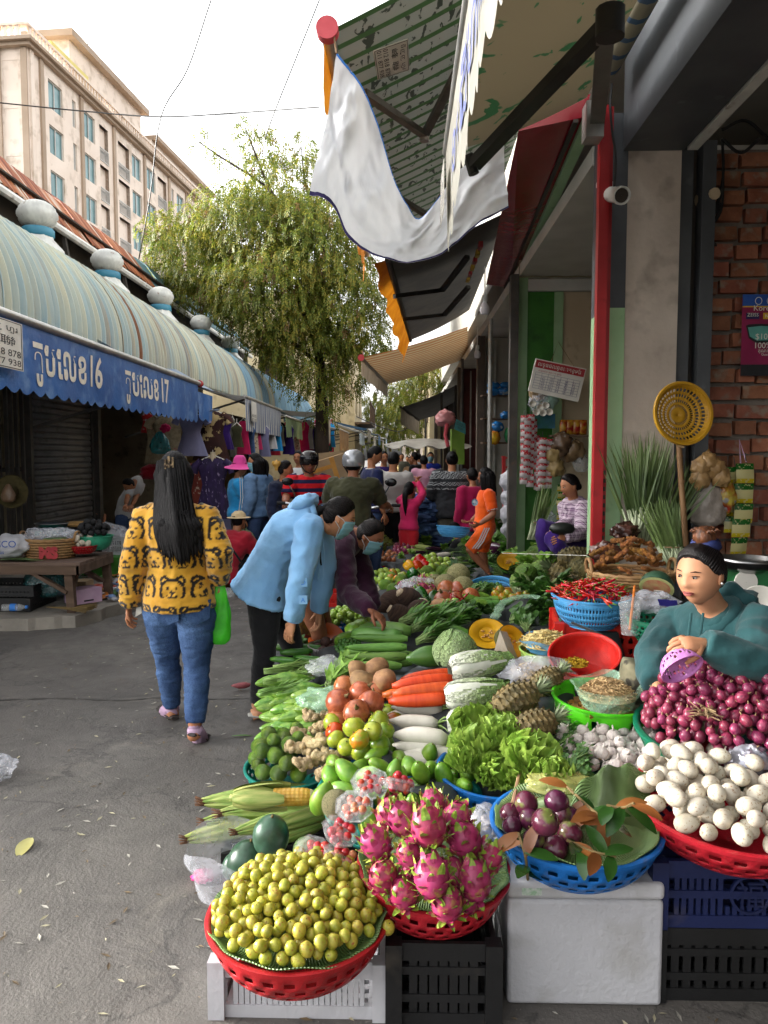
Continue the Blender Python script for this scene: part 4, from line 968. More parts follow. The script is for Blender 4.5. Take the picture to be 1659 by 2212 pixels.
 HM=Matrix(((sx.x,lk.x,uz.x),(sx.y,lk.y,uz.y),(sx.z,lk.z,uz.z))).to_4x4();HM.translation=J['hed']
 T=lambda x,y,z:HM@V((x*hh,y*hh,z*hh))
 b.tube([J['nek']-(J['nek']-J['che'])*.2,J['nek'],T(0,-.06,-.3),T(0,-.03,-.1)],[.035*H,.031*H*fat**.5,.032*H*fat**.5,.03*H],12)
 v_,n_,f_=remesh(b,vox)
 b=MB();b.v=[tuple(x)for x in v_];b.f=f_;b.m=[0]*len(f_)
 nu,nv=(64,48)if face>=2 else(36,28);hf=headfn(hh,chub)
 b.ell((0,0,0),(1,1,1),nu,nv,M=HM,fn=hf)
 for s in(1,-1):b.ell((s*.335*chub*hh,-.02*hh,-.03*hh),(.035*hh,.07*hh,.115*hh),10,8,M=HM,fn=lambda d,p:p+V((s*.25*abs(p.y),0,0))+V((0,-.2*p.z,0)))
 hv=handv or{}
 for s,th in(('R',-1),('L',1)):
  fa=(J['wr'+s]-J['el'+s]).normalized();d,pn=hv.get(s,(fa,-V(J.get('face',V((0,1,0))))*0+(J['pel']-J['wr'+s])))
  hand(b,J['wr'+s],d,pn,H/1.72,curl,th,7 if face>=2 else 5)
 for s in 'RL':
  an,to=J['an'+s],J['to'+s];dv=(to-an);dv.z*=.9;he=an-V((dv.x,dv.y,0)).normalized()*.02*H+V((0,0,-.022*H))
  b.tube([he,an+V((0,0,-.012*H))+dv*.1,an.lerp(to,.55)+V((0,0,-.004*H)),to],[(.02*H,.02*H),(.025*H,.024*H),(.027*H,.016*H),(.02*H,.008*H)],10)
 body=b.build('body',skin,t,170)
 if face:
  for s in(1,-1):
   e=MB();e.ell(tuple(T(s*.135,.353,.035)),(.036*hh,.036*hh,.020*hh),10,8);eo=e.build('eye',M_eyew,t,170)
   e=MB();e.ell(tuple(T(s*.135+(.0),.385,.036)),(.021*hh,.010*hh,.019*hh),8,6);e.build('iris',M_iris,eo,170)
   e=MB();e.tube([T(s*.20,.325,.058),T(s*.165,.372,.066),T(s*.12,.382,.064),T(s*.085,.365,.043)],.007*hh,5);e.build('eyelid',M_hair,t,170)
   e=MB();e.tube([T(s*.225,.31,.125),T(s*.16,.378,.145),T(s*.08,.388,.128)],[.006*hh,.014*hh,.009*hh],6,sq=.7);e.build('eyebrow',M_hair,t,170)
  if not mask:
   e=MB();e.tube([T(-.105,.35,-.236),T(-.05,.392,-.222),T(0,.398,-.226),T(.05,.392,-.222),T(.105,.35,-.236)],[.004*hh,.016*hh,.016*hh,.016*hh,.004*hh],8);e.tube([T(-.10,.348,-.245),T(-.045,.386,-.262),T(0,.39,-.266),T(.045,.386,-.262),T(.10,.348,-.245)],[.004*hh,.018*hh,.021*hh,.018*hh,.004*hh],8);e.build('lips',M_lip,t,170)
 if mask:
  def mf(s,q):
   az=lerp(-1.15,1.15,s);z=lerp(-.53,-.02+.06*cos(az*1.4),q);rr_=sqrt(max(.05,1-(z/.62)**2))
   return T(.35*sin(az)*rr_*1.0,.415*cos(az)*rr_+.05*math.exp(-(az/.5)**2)*math.exp(-((z+.2)/.25)**2)+.01*sin(q*22),z)
  m=MB();m.grid(mf,18,14);mo=m.build('face_mask',M_mask,t,170,solid=.003)
  m=MB()
  for s in(1,-1):
   m.tube([mf((1+s)/2,.95),T(s*.37,.12,.0),T(s*.385,-.06,.05)],.0022,5);m.tube([mf((1+s)/2,.1),T(s*.36,.1,-.22),T(s*.375,-.06,-.1)],.0022,5)
  m.build('ear_loop',M_wv,mo)
 if hair:
  hs=hair.split('+');b=MB();nu,nv=(96,72)if face>=2 else(44,32)
  def hfn(d,p):
   q=hf(d,p);k=1.055+.015*nz0(V((d.x*5,d.y*5,d.z*2)))
   return V((q.x*(k+.02),q.y*(k+.02),q.z*k+.012*hh))
  vs=[];fs=[]
  for i in range(nv+1):
   for j in range(nu):
    q=2*PI*j/nu;az=math.atan2(cos(q),sin(q));th=(i/nv)*math.acos(max(-.98,min(.98,hl(az)+.03*nz0(V((az*5,3,1))))));d=V((sin(th)*cos(q),sin(th)*sin(q),cos(th)));k=1-.085*max(0,(i/nv-.8)/.2)**1.5
    vs.append(hfn(d,d)*(k if abs(az)<1.9 else 1)*(1+.012*sin(j*2.1+.3*i)))
  for i in range(nv):
   for j in range(nu):fs.append(((i+1)*nu+j,(i+1)*nu+(j+1)%nu,i*nu+(j+1)%nu,i*nu+j))
  b.add(vs,fs,0,HM);hobj=b.build('hair',hairm,t,170,solid=.003)
  b=MB()
  if face and 'long' not in hs and('bun' in hs or 'pony' in hs or 'lowbun' in hs or face>1):
   g_=V((0,-.8,.55))if face>1 and not mask else V((0,-1,.2));g_.normalize()
   for k in range(70):
    az=lerp(-2.7,2.7,k/69);z=min(.95,hl(az)+.02);r_=sqrt(1-z*z);d0=V((r_*sin(az),r_*cos(az),z));b.tube([HM@(hfn(q,q)*(.985 if i in(0,5)else 1.012))for i,q in enumerate(d0.slerp(g_,f)if d0.angle(g_)>.05 else g_ for f in(0,.15,.35,.6,.8,1))],[(.002,.002),(.007,.004),(.008,.004),(.008,.004),(.007,.004),(.003,.003)],5)
   b.build('hair_strands',M_strand,hobj,170);b=MB()
  if 'bun' in hs:b.ell((0,-.40*hh,.22*hh),(.17*hh,.15*hh,.16*hh),14,10,M=HM,fn=lambda d,p:p*(1+.12*nz0(d*4)))
  if 'lowbun' in hs:b.ell((0,-.42*hh,-.12*hh),(.16*hh,.13*hh,.15*hh),14,10,M=HM,fn=lambda d,p:p*(1+.12*nz0(d*4)))
  if 'pony' in hs:
   p0=T(0,-.42,.08);b.tube(bez([T(0,-.3,.1),p0,p0+V((0,0,-.06))-lk*.05,p0+V((0,0,-.2))-lk*.045,p0+V((0,0,-.33))-lk*.02],4),[.03,.036,.04,.042,.042,.042,.042,.04,.038,.036,.034,.03,.026,.022,.016,.01,.006][:17],10,sq=.7)
  if 'bob' in hs or 'long' in hs:
   ln=.62 if 'bob' in hs else(2.0 if 'vlong' in hs else 1.2)
   for k in range(90 if 'vlong' in hs else 60):
    az=math.radians(U(72 if 'long' not in hs else 80,288 if 'long' not in hs else 280));r0=U(.9,1.06);sx_,sy_=sin(az),cos(az)
    z0=U(.1,.6);l2=ln*U(.82,1.03);rr_=sqrt(max(.1,1-z0*z0));sp=1.0 if 'bob' in hs else.75
    p0,p1=T(.35*sx_*rr_*r0,.42*sy_*rr_*r0,z0*.5),T(.40*sx_*r0,.46*sy_*r0,-.05)
    p2=p1+(T(.36*sx_*r0*sp,.44*sy_*r0-.06,0)-p1)*.7+V((0,0,-l2*hh*.5));p3=p2+V((U(-.02,.02),U(-.02,.02),-l2*hh*.5))
    b.tube([p0,p1,p2,p3],[(.03,.014),(.034,.016),(.032,.014),(.008,.005)],6,up=(p1-J['hed']).normalized())
  if b.v:b.build('hair_length',hairm,hobj,170)
 amp=top.get('wr',.006)
 if top:
  b=MB();e=top.get('ease',.014);ss=secs(e,1.0);hem=top.get('hem',.03)
  a0=(J['wai']-J['pel']).normalized();c,sd_,fr,rx,ry=ss[2]
  low=J['pel']-a0*hem*H;hs_=top.get('hemk',1.0);hf_=top.get('hemoff',V((0,0,0)))
  ss=[(low+hf_,sd_,fr,(rx+.004)*hs_,(ry+.004)*hs_),(low.lerp(J['pel'],.5)+hf_*.6,sd_,fr,(rx+.006)*(1+hs_)/2,(ry+.006)*(1+hs_)/2)]+ss[2:]
  loft(b,ss)
  for s in 'RL':arm(b,s,top.get('ease',.014)*(1.0 if top.get('sl',1)>.6 else.9),top.get('sl',1.0))
  v_,n_,f_=remesh(b,top.get('vox',vox),3);v_=wrinkle(v_,n_,amp,top.get('fr',(9,9,11)),top.get('seed',0))
  b=MB();b.v=[tuple(x)for x in v_];b.f=f_;b.m=[0]*len(f_);o=b.build(top.get('name','shirt'),top['mat'],t,170)
  if top.get('cuff'):
   for s in 'RL':
    p=J['wr'+s];dv=(J['el'+s]-p).normalized();c=MB();c.tube([p,p+dv*.05],.0185*H+.012,12);c.build('cuff',top['cuff'],o,60)
  if top.get('hood'):
   nb=J['nek'];fr=(J['nek']-J['che']).normalized().cross(sS);upv=(J['nek']-J['che']).normalized()
   c=MB();c.tube([nb+sS*cos(a)*.054*H+fr*(sin(a)*.05+.004)*H-upv*(.016+.012*sin(a))*H for a in np.linspace(0,2*PI,22)],.016*H,10)
   hm=Matrix(((sS.x,fr.x,upv.x),(sS.y,fr.y,upv.y),(sS.z,fr.z,upv.z))).to_4x4();hm.translation=nb-fr*.06*H-upv*.035*H
   c.ell((0,0,0),(.085*H,.036*H,.06*H),22,16,M=hm,fn=lambda d,p:p*(1+.16*nz0(d*2.4)+.07*sin(d.z*9+d.x*3)));c.build('hood',top['mat'],o,170)
  if top.get('collar'):
   nb=J['nek'];upv=(J['nek']-J['che']).normalized();fr=upv.cross(sS);c=MB();c.tube([nb+sS*cos(a)*.043*H+fr*sin(a)*.04*H-upv*.006*H for a in np.linspace(0,2*PI,17)],.009*H,7);c.build('collar',top['collar'],o,170)
 if bot:
  b=MB();e=bot.get('ease',.008)
  if bot.get('skirt'):
   kn=J['knR'].lerp(J['knL'],.5);an=J['anR'].lerp(J['anL'],.5);ss=secs(e)[1:4]
   low=kn.lerp(an,bot.get('len',.5)*2-1)if bot.get('len',.5)>.5 else J['pel'].lerp(kn,bot['len']*2)
   c,sd_,fr,rx,ry=ss[0];loft(b,[(low,sd_,fr,rx*1.15+e,ry*1.3+e),(low.lerp(c,.6),sd_,fr,rx*1.1+e,ry*1.2+e)]+ss)
  else:
   loft(b,secs(e)[:4])
   for s in 'RL':leg(b,s,e,bot.get('len',.96),flare=bot.get('flare',0))
  v_,n_,f_=remesh(b,bot.get('vox',vox),3);v_=wrinkle(v_,n_,bot.get('wr',.004),bot.get('fr',(8,8,14)))
  b=MB();b.v=[tuple(x)for x in v_];b.f=f_;b.m=[0]*len(f_);b.build(bot.get('name','trousers'),bot['mat'],t,170)
 if shoes:
  for s in 'RL':
   an,to=J['an'+s],J['to'+s];dv=to-an;d2=V((dv.x,dv.y,dv.z*.75));d2.normalize();p0=an-d2*.04*H+V((0,0,-.043*H));p1=to+d2*.022*H+V((0,0,-.016*H));p0.z=max(p0.z,.006);p1.z=max(p1.z,.006)
   b=MB();upn=d2.cross(V((0,0,1))).cross(d2);b.tube([p0,p0.lerp(p1,.15),p0.lerp(p1,.55),p0.lerp(p1,.88),p1],[(.014*H,.006*H),(.023*H,.008*H),(.026*H,.008*H),(.026*H,.008*H),(.014*H,.006*H)],12,up=upn)
   so=b.build('sandal' if shoes=='sandal' else 'shoe',pcol or M_sole,t,60)
   m=an.lerp(to,.62)+upn*.008*H;sdv=d2.cross(upn).normalized();b=MB();b.tube([m+sdv*.028*H-upn*.016*H,m+sdv*.02*H+upn*.006*H,m+upn*.013*H,m-sdv*.02*H+upn*.006*H,m-sdv*.028*H-upn*.016*H],(.016*H,.004*H),6,up=upn);b.build('strap',M_sole,so,60)
 return t,T,HM,hh
def at(Jd,**k):
 out=dict(Jd)
 for n_,p in k.items():out[n_]=AY(*p)
 return out
# -- the woman in the mustard jumper walking away
def bear_sweater():
 n=NT('mustard_print_knit');a=n.n('ShaderNodeVertexColor');a.layer_name='print';v=n.co('Object');f=n.noise(v,6,4)
 col=n.mix(a.outputs[0],n.ramp(f,[(.3,'b3801f'),(.7,'c99a33')]),'17120f');n.setp(Base_Color=col,Roughness=.9,Sheen_Weight=.3,Specular_IOR_Level=.2);n.bump(n.noise(v,60,3),.003);return n.m
M_bear=bear_sweater();M_mus=fabric('mustard_rib','b98722','c99a33',sc=8)
def denim(name,a,b_):return mat(name,a,b_,sc=2.2,rough=.85,bump=.005,bsc=30,c3=a,sc3=160,thr3=(.45,.75),spec=.2)
M_jean=denim('blue_denim','263a5e','55719a');M_jeand=denim('dark_denim','2a3854','40547a');M_jeanl=denim('light_denim','5a7390','7a93ad')
Jw=dict(pel=AY(388,1285,4.1),wai=AY(385,1225,4.1),che=AY(382,1155,4.1),nek=AY(380,1087,4.08),hed=AY(376,1022,4.12),shR=AY(443,1117,4.08),elR=AY(474,1195,4.0),wrR=AY(474,1252,4.12),shL=AY(317,1117,4.1),elL=AY(288,1215,4.05),wrL=AY(280,1305,4.12),hipR=AY(425,1310,4.1),knR=AY(426,1440,4.12),anR=AY(421,1572,4.02),toR=AY(440,1612,4.12),hipL=AY(350,1310,4.12),knL=AY(362,1425,4.3),anL=AY(372,1528,4.42),toL=AY(352,1543,4.6))
M_lilac=mat('lilac_socks','a88aa4','b79bb2',sc=8,rough=.9)
bear,T,HM,hh=person('woman seen from behind in mustard jumper with black line print and blue jeans',Jw,1.60,look=V((-.05,1,0)),fat=1.1,top=dict(mat=M_bear,hem=.045,ease=.021,wr=.007,vox=.0085,fr=(7,7,12),name='jumper',cuff=M_mus),bot=dict(mat=M_jean,len=.96,ease=.006,wr=.007,vox=.012,name='jeans',fr=(7,7,16)),hair='long',vox=.011,face=0,curl=.75,shoes='sandal')
def bear_print(o):
 me=o.data;k=len(me.vertices);co=np.empty(k*3);me.vertices.foreach_get('co',co);co=co.reshape(-1,3)+np.array(wloc(o));me.color_attributes.new('print','FLOAT_COLOR','POINT')
 nr=np.empty(k*3);me.vertices.foreach_get('normal',nr);nr=nr.reshape(-1,3)
 x=(co[:,0]+1.2);x=np.where(np.abs(nr[:,0])>.75,co[:,1]*.9+.31,x);z=co[:,2];out=np.zeros(k);cs=.155
 row=np.floor(z/cs);x2=x+(row%2)*cs*.5+row*.031;cxn=np.floor(x2/cs);lx=x2/cs-cxn-.5;lz=z/cs-row-.5
 lx=lx+.06*np.sin(cxn*7+row*3);wid=.052
 def ringd(px,pz,r,lo=-9):d=np.abs(np.hypot(lx-px,lz-pz)-r);return np.where(lz>lo,d,9)
 def dot(px,pz,rx,rz):return np.hypot((lx-px)/rx,(lz-pz)/rz)
 d=np.minimum.reduce([np.where(np.hypot(lx+.26,lz-.27)>.0,ringd(0,-.06,.40,-.30),9),np.where(np.hypot(lx,lz+.06)>.41,ringd(-.27,.28,.13),9),np.where(np.hypot(lx,lz+.06)>.41,ringd(.27,.28,.13),9)])
 ln=d<wid;ln|=dot(-.15,.05,.05,.05)<1;ln|=dot(.15,.05,.05,.05)<1;ln|=dot(0,-.1,.095,.062)<1;ln|=(np.abs(lx)<.025)&(lz<-.1)&(lz>-.23);ln|=(np.abs(np.hypot(np.abs(lx)-.08,lz+.2)-.08)<.028)&(lz<-.2)
 out[ln]=1;arr=np.stack([out,out,out,np.ones(k)],1).astype(np.float32).ravel();me.color_attributes['print'].data.foreach_set('color',arr)
bear_print([c for c in bear.children if c.name.startswith('jumper')][0])
hairo=[c for c in bear.children if c.name.startswith('hair')][0]
b=MB()
for k in range(170):
 s=U(-1,1);p0=T(.30*s,-.25-.15*sqrt(1-s*s),U(-.1,.34));end=AY(385+34*s+16*(s+.3),U(1160,1228)-26*abs(s),3.925+.03*abs(s));mid=AY(376+40*s,1110,3.94+.05*abs(s));m2=mid.lerp(end,.5)+V((0,-.012,0))
 w_=U(.010,.02);b.tube(bez([p0,mid,m2,end],3),[(w_*f,w_*.45*f)for f in(1,1,1,1,1,.95,.9,.8,.6,.2)],6,up=V((0,-1,0)))
b.build('hair_length',M_hair,hairo,170)
b=MB();b.box(tuple(T(0,-.47,.25)),(.012,.012,.07));b.box(tuple(T(.09,-.46,.25)),(.01,.012,.06));b.box(tuple(T(-.09,-.46,.22)),(.01,.012,.05));b.box(tuple(T(0,-.475,.2)),(.05,.012,.012));b.build('hair_clip',mat('jewelled_clip','3a2f28','a08a6a',sc=60,rough=.3,metal=.6),hairo,60)
jn=[c for c in bear.children if c.name.startswith('jeans')][0]
for s in 'RL':
 b=MB();p,q=Jw['an'+s],Jw['kn'+s];b.tube([p.lerp(q,-.02),p.lerp(q,.16)],.034,12);b.tube([Jw['an'+s]-V((0,.025,.03)),Jw['an'+s]+V((0,0,-.01)),Jw['an'+s].lerp(Jw['to'+s],.6)],[.036,.044,.046],12);b.build('sock',M_lilac,bear,170)
for s,x in(('R',.068),('L',-.062)):
 b=MB();p=AY(388+x*480,1325,3.93)
 pk=[p+V((-.06,0,.055)),p+V((.06,0,.055)),p+V((.055,.0,-.045)),p+V((0,0,-.07)),p+V((-.055,0,-.045))];pk=[V((q.x,3.962+4*(abs(q.x-Jw['pel'].x)-.06)**2,q.z))for q in pk];b.prism(pk,(0,.06,0));b.build('back_pocket',M_jean,jn,0)
b=MB();p=Jw['wrL']+V((.03,.0,-.07));b.prism([p,p+V((.035,0,.02)),p+V((.03,.01,.055)),p+V((.005,0,.05))],(0,.002,0));b.build('folded_note',M_paper,label='folded white paper slip held in the walking woman\'s hand',cat='paper')
M_gbag=film('green_plastic','2fae1c',.95,.25)
def bag(label,pts_top,h,w,d,m,name='plastic_bag',cat='bag',seed=0,kn=.25):
 """a hanging plastic bag: pinched at the top, crumpled below"""
 p=V(pts_top);b=MB()
 def fn(s,t):
  a=2*PI*s;r=(kn+(1-kn)*min(1,(t*1.7)**.7))*(1 if t<.92 else 1-(t-.92)*6);cr=1+.13*nz0(V((cos(a)*2.2+seed,sin(a)*2.2,t*4)))+.05*sin(a*7+t*9+seed)
  return p+V((cos(a)*w/2*r*cr,sin(a)*d/2*r*cr,-h*t))
 b.grid(fn,32,16);return b.build(name,m,label=label,cat=cat,ang=170)
bag('bright green plastic bag carried by the walking woman',AY(472,1262,4.12),.33,.13,.05,mat('green_plastic_bag','2a9418','45c22a',sc=5,rough=.35,bump=.01,bsc=10),seed=2,kn=.5)
# -- woman in pale blue hoodie bending over the stall
M_lblue=fabric('pale_blue_fleece','6f9dc6','82aed4',sc=3);M_blk=fabric('black_jersey','121214','1c1c1f',sc=4)
Jb=dict(pel=AY(576,1252,4.4),wai=AY(598,1200,4.38),che=AY(632,1150,4.34),nek=AY(690,1112,4.32),hed=AY(731,1117,4.3),shR=AY(668,1140,4.15),elR=AY(650,1245,4.08),wrR=AY(634,1342,4.1),shL=AY(690,1142,4.5),elL=AY(700,1230,4.55),wrL=AY(690,1320,4.6),hipR=AY(572,1275,4.3),knR=AY(572,1405,4.33),anR=AY(556,1530,4.42),toR=AY(585,1552,4.45),hipL=AY(590,1275,4.5),knL=AY(632,1400,4.52),anL=AY(610,1510,4.7),toL=AY(640,1528,4.72),face=V((1,.2,-.3)))
hood,T,HM,hh=person('woman in pale blue hoodie and face mask bending over the vegetables',Jb,1.60,look=V((.92,.12,-.38)),fat=1.1,top=dict(mat=M_lblue,hem=.03,hemk=1.3,hemoff=V((.0,0,-.04)),ease=.02,wr=.009,vox=.010,fr=(7,7,4),name='hoodie',hood=1,cuff=M_lblue),bot=dict(mat=M_blk,len=.95,ease=.003,vox=.014,name='leggings'),hair='pony',vox=.011,face=2,mask=True,curl=.55,skin=M_skin3,handv={'R':(V((-.35,.1,-.9)),V((.6,.6,0)))},pcol=mat('pale_sandal','9a9a94','b0b0aa',sc=9,rough=.6))
b=MB();b.tube([T(.12,-.46,.1),T(0,-.5,.11),T(-.12,-.46,.1)],.012,8);b.build('hair_tie',M_hem,[c for c in hood.children if c.name.startswith('hair')][0],60)
ho=[c for c in hood.children if c.name.startswith('hoodie')][0]
b=MB()
for q in((690,1190,4.2),(700,1195,4.22)):b.tube(bez([AY(q[0]-4,q[1]-40,q[2]),AY(*q),AY(q[0]-3,q[1]+60,q[2]+.02)],4),.005,5)
b.build('drawstring',M_lblue,ho)
b=MB()
for v_,ch in((1258,'D'),(1296,'A')):
 p=AY(655,v_,4.02);t1=text(ch,.035);b.prism([p+V((-.022,-.004,-.022)),p+V((.022,-.004,-.022)),p+V((.022,-.004,.022)),p+V((-.022,-.004,.022))],(0,.02,0));write(b,t1,lambda x,y:p+V((x-.012,-.007,y-.012)),1)
b.build('sleeve_patch',[M_lblue,M_hem],ho,0)
# -- elderly woman in plum top picking taro
M_plum=fabric('plum_knit','2a0f22','3a1730',sc=3);M_sarong=mat('brown_floral_sarong','4a2a16','8a6a1e',sc=16,rough=.9,c3='6a1c1c',sc3=22,thr3=(.52,.56))
Jp=dict(pel=AY(662,1262,5.05),wai=AY(690,1215,5.0),che=AY(722,1180,4.95),nek=AY(770,1152,4.9),hed=AY(800,1158,4.86),shR=AY(740,1178,4.72),elR=AY(750,1282,4.45),wrR=AY(800,1318,4.2),shL=AY(768,1185,5.1),elL=AY(792,1262,5.05),wrL=AY(806,1312,4.9),hipR=AY(655,1275,4.95),knR=AY(690,1370,4.95),anR=AY(655,1450,5.05),toR=AY(680,1462,5.0),hipL=AY(672,1275,5.15),knL=AY(705,1370,5.15),anL=AY(668,1450,5.25),toL=AY(690,1462,5.2),face=V((1,-.1,-.4)))
person('older woman in plum top and blue mask stooping to choose taro roots',Jp,1.52,look=V((.80,-.35,-.5)),fat=1.02,top=dict(mat=M_plum,hem=.04,ease=.02,wr=.01,vox=.013,name='blouse',fr=(6,6,8)),bot=dict(mat=M_sarong,skirt=1,len=.85,ease=.012,name='sarong'),hair='short+lowbun',vox=.012,face=2,mask=True,curl=.7,skin=M_skin2,handv={'R':(V((.8,-.2,-.55)),V((0,.2,-1)))})
# -- seller in teal hoodie
M_teal=fabric('teal_fleece','1b3b3e','274e50',sc=4);M_camo=mat('camouflage_cloth','5a5540','8a836a',sc=6,rough=.9,c3='332f26',sc3=8,thr3=(.52,.55))
Js=dict(pel=AY(1580,1520,2.9),wai=AY(1575,1455,2.88),che=AY(1560,1385,2.84),nek=AY(1540,1313,2.80),hed=AY(1512,1242,2.74),shR=AY(1462,1345,2.97),elR=AY(1412,1415,2.85),wrR=AY(1418,1478,2.7),shL=AY(1642,1350,2.68),elL=AY(1636,1440,2.50),wrL=AY(1522,1390,2.5),hipR=AY(1540,1530,2.95),knR=AY(1375,1455,2.92),anR=V((.84,2.95,.07)),toR=V((.74,2.86,.03)),hipL=AY(1600,1530,2.75),knL=V((.92,3.1,.56)),anL=V((.86,3.02,.07)),toL=V((.77,2.94,.03)),face=V((-.75,-.6,-.05)))
M_hairb=mat('brown_tinted_bun','3a2010','6a3c1c',sc=14,rough=.45,st=(6,6,1),bump=.004,bsc=40)
sel,T,HM,hh=person('seller in teal hoodie leaning on her arm behind the shallots',Js,1.56,look=V((-.80,-.60,-.10)),fat=1.08,chub=1.06,hd=.98,top=dict(mat=M_teal,hem=.05,ease=.02,wr=.009,vox=.009,fr=(8,8,6),name='hoodie',hood=1,cuff=M_teal),bot=dict(mat=M_camo,len=.9,ease=.02,name='camouflage_trousers'),hair='short',vox=.010,face=2,curl=.85,skin=M_skin3,handv={'L':(V((-.9,-.2,.02)),V((0,.6,-.8)))})
hr=[c for c in sel.children if c.name.startswith('hair')][0]
b=MB();b.ell((0,-.16*hh,.62*hh),(.19*hh,.2*hh,.19*hh),16,12,M=HM,fn=lambda d,p:p*(1+.16*nz0(d*4)))
for k in range(16):a=U(0,6.28);b.tube([T(.08*cos(a),-.18+.1*sin(a),.62),T(.2*cos(a),-.18+.2*sin(a),.76),T(.25*cos(a),-.2+.25*sin(a),.72)],[.008,.005,.002],5)
b.build('top_knot',M_hairb,hr,170)
b=MB();b.tube([T(.14*cos(a),-.2+.14*sin(a),.48+.02*sin(3*a))for a in np.linspace(0,6.28,24)],.024,8);b.build('hair_tie',mat('navy_scrunchie','121a44','1e2a5c',sc=20,rough=.7),hr,170)
b=MB();b.ell(tuple(T(-.39,-.01,-.10)),(.009,)*3,8,6);b.ell(tuple(T(.39,-.01,-.10)),(.009,)*3,8,6);b.build('earring',mat('silver','b8b4b0','d0ccc8',sc=9,rough=.15,metal=1),sel,170)
so=[c for c in sel.children if c.name.startswith('hoodie')][0]
b=MB();dd=(Js['wrL']-Js['elL']).normalized();aa,bb=frame(dd);c0=Js['wrL']-dd*.012;b.tube([c0+aa*.034*cos(q)+bb*.034*sin(q)for q in np.linspace(0,2*PI,22)],.0045,6);b.build('bracelet',mat('gold','9a7430','c09a4a',sc=60,rough=.25,metal=1),sel,170)
b=MB()
for du in(-12,14):b.tube(bez([AY(1505+du,1325,2.66),AY(1500+du,1365,2.62),AY(1497+du,1400,2.62)],4),.0045,6)
b.build('drawstring',M_teal,so)
t=thing('low_stool','plastic stool under the teal hooded seller','stool',V((Js['pel'].x,Js['pel'].y,0)));zt=Js['pel'].z-.13
b=MB();b.box((0,0,zt),(.34,.34,.04));b.build('seat',M_red,t,world=False)
for sx_ in(-1,1):
 for sy_ in(-1,1):MB().bar((.13*sx_,.13*sy_,zt-.02),(.16*sx_,.16*sy_,0),.035,.035).build('leg',M_red,t,world=False)
# -- the crowd down the lane
def tint(name,a,b_=None,**k):return fabric(name,a,b_,bump=.006,**k)
def stripe_cloth(name,c1,c2,per,axis=2,duty=.5,c3=None):
 n=NT(name);x=n.n('ShaderNodeSeparateXYZ');n.l(n.co('Object'),x.inputs[0]);f=n.math('FRACT',n.math('DIVIDE',x.outputs[axis],per))
 col=n.ramp(f,[(0,c1),(duty,c2)]+([(duty+.25,c3)]if c3 else[]),'CONSTANT');n.setp(Base_Color=col,Roughness=.9,Specular_IOR_Level=.2);n.bump(n.noise(n.co('Object'),9,4),.006);return n.m
def plaid(name):
 n=NT(name);x=n.n('ShaderNodeSeparateXYZ');n.l(n.co('Object'),x.inputs[0]);f=n.math('FRACT',n.math('DIVIDE',x.outputs[2],.05));g=n.math('FRACT',n.math('DIVIDE',n.math('ADD',x.outputs[0],x.outputs[1]),.05))
 a=n.ramp(f,[(0,'b8a8b4'),(.45,'5f3f60'),(.6,'a890a4'),(.8,'4a3048')],'CONSTANT');b_=n.ramp(g,[(0,'c4b4be'),(.45,'6a4a6c'),(.6,'b09aaa'),(.8,'503650')],'CONSTANT')
 n.setp(Base_Color=n.mix(.5,a,b_),Roughness=.9);return n.m
def nordic(name):
 n=NT(name);x=n.n('ShaderNodeSeparateXYZ');n.l(n.co('Object'),x.inputs[0]);z=x.outputs[2];h=n.math('ADD',x.outputs[0],x.outputs[1])
 band=n.ramp(n.math('SUBTRACT',z,.95),[(0,(0,0,0)),(.16,(1,1,1)),(.18,(0,0,0)),(.21,(1,1,1)),(.26,(0,0,0)),(.30,(1,1,1)),(.40,(0,0,0))],'CONSTANT')
 zig=n.math('GREATER_THAN',n.math('FRACT',n.math('DIVIDE',n.math('ADD',n.math('PINGPONG',h,.03),z),.03)),.5)
 n.setp(Base_Color=n.mix(n.math('MULTIPLY',band,zig),'24262a','8a8c8e'),Roughness=.95);return n.m
M_bluej=tint('bright_blue_jersey','1f7fb8','2f95cc');M_den=denim('denim_jacket_cloth','4a678c','6886a8');M_nav=tint('navy_cardigan_knit','10162a','1c243c',c3='5a6480',sc3=9,thr3=(.66,.7));M_redst=stripe_cloth('red_navy_stripes','b81a22','1e1c3c',.10,2,.55)
M_olv=tint('olive_cotton','2c2c1a','3a3a24');M_polo=tint('navy_polo_cotton','141a3a','1e2650');M_tee=tint('white_cotton','a8a4a0','bcb8b4');M_pink=tint('hot_pink_cotton','b81c50','cc2c62');M_redl=tint('red_leggings','b01824','c22430')
M_paj=tint('pink_print_pyjama','c08aa0','d09cb0',c3='5a5a80',sc3=12,thr3=(.66,.69));M_nord=nordic('grey_patterned_knit');M_gryt=tint('grey_trousers','5a584c','6c6a5c');M_org=tint('orange_jersey','d04a0c','e05c18');M_mag=tint('magenta_cloth','9a1444','b01c54');M_plaid=plaid('purple_plaid')
M_purp=tint('purple_velvet','24104a','341a66');M_crim=tint('crimson_cotton','8a1424','9c1c2e');M_flor=mat('green_floral_print','3a5a34','8aa078',sc=30,rough=.9,c3='8a3a4a',sc3=30,thr3=(.6,.64));M_royal=tint('royal_blue_cotton','1a2c88','2438a0');M_wht=tint('white_shirt_cotton','b0b0b0','c6c6c6');M_redd=tint('red_child_dress','b02010','c43018');M_flo2=mat('beige_floral_print','a89880','c0b098',sc=26,rough=.9,c3='5a4a44',sc3=24,thr3=(.55,.6))
def bx(u,vh,Y,H):
 """standing place: head top seen at (u, vh) at depth Y"""
 p=AY(u,vh,Y);return V((p.x,Y,p.z-H))
HP=PI/2
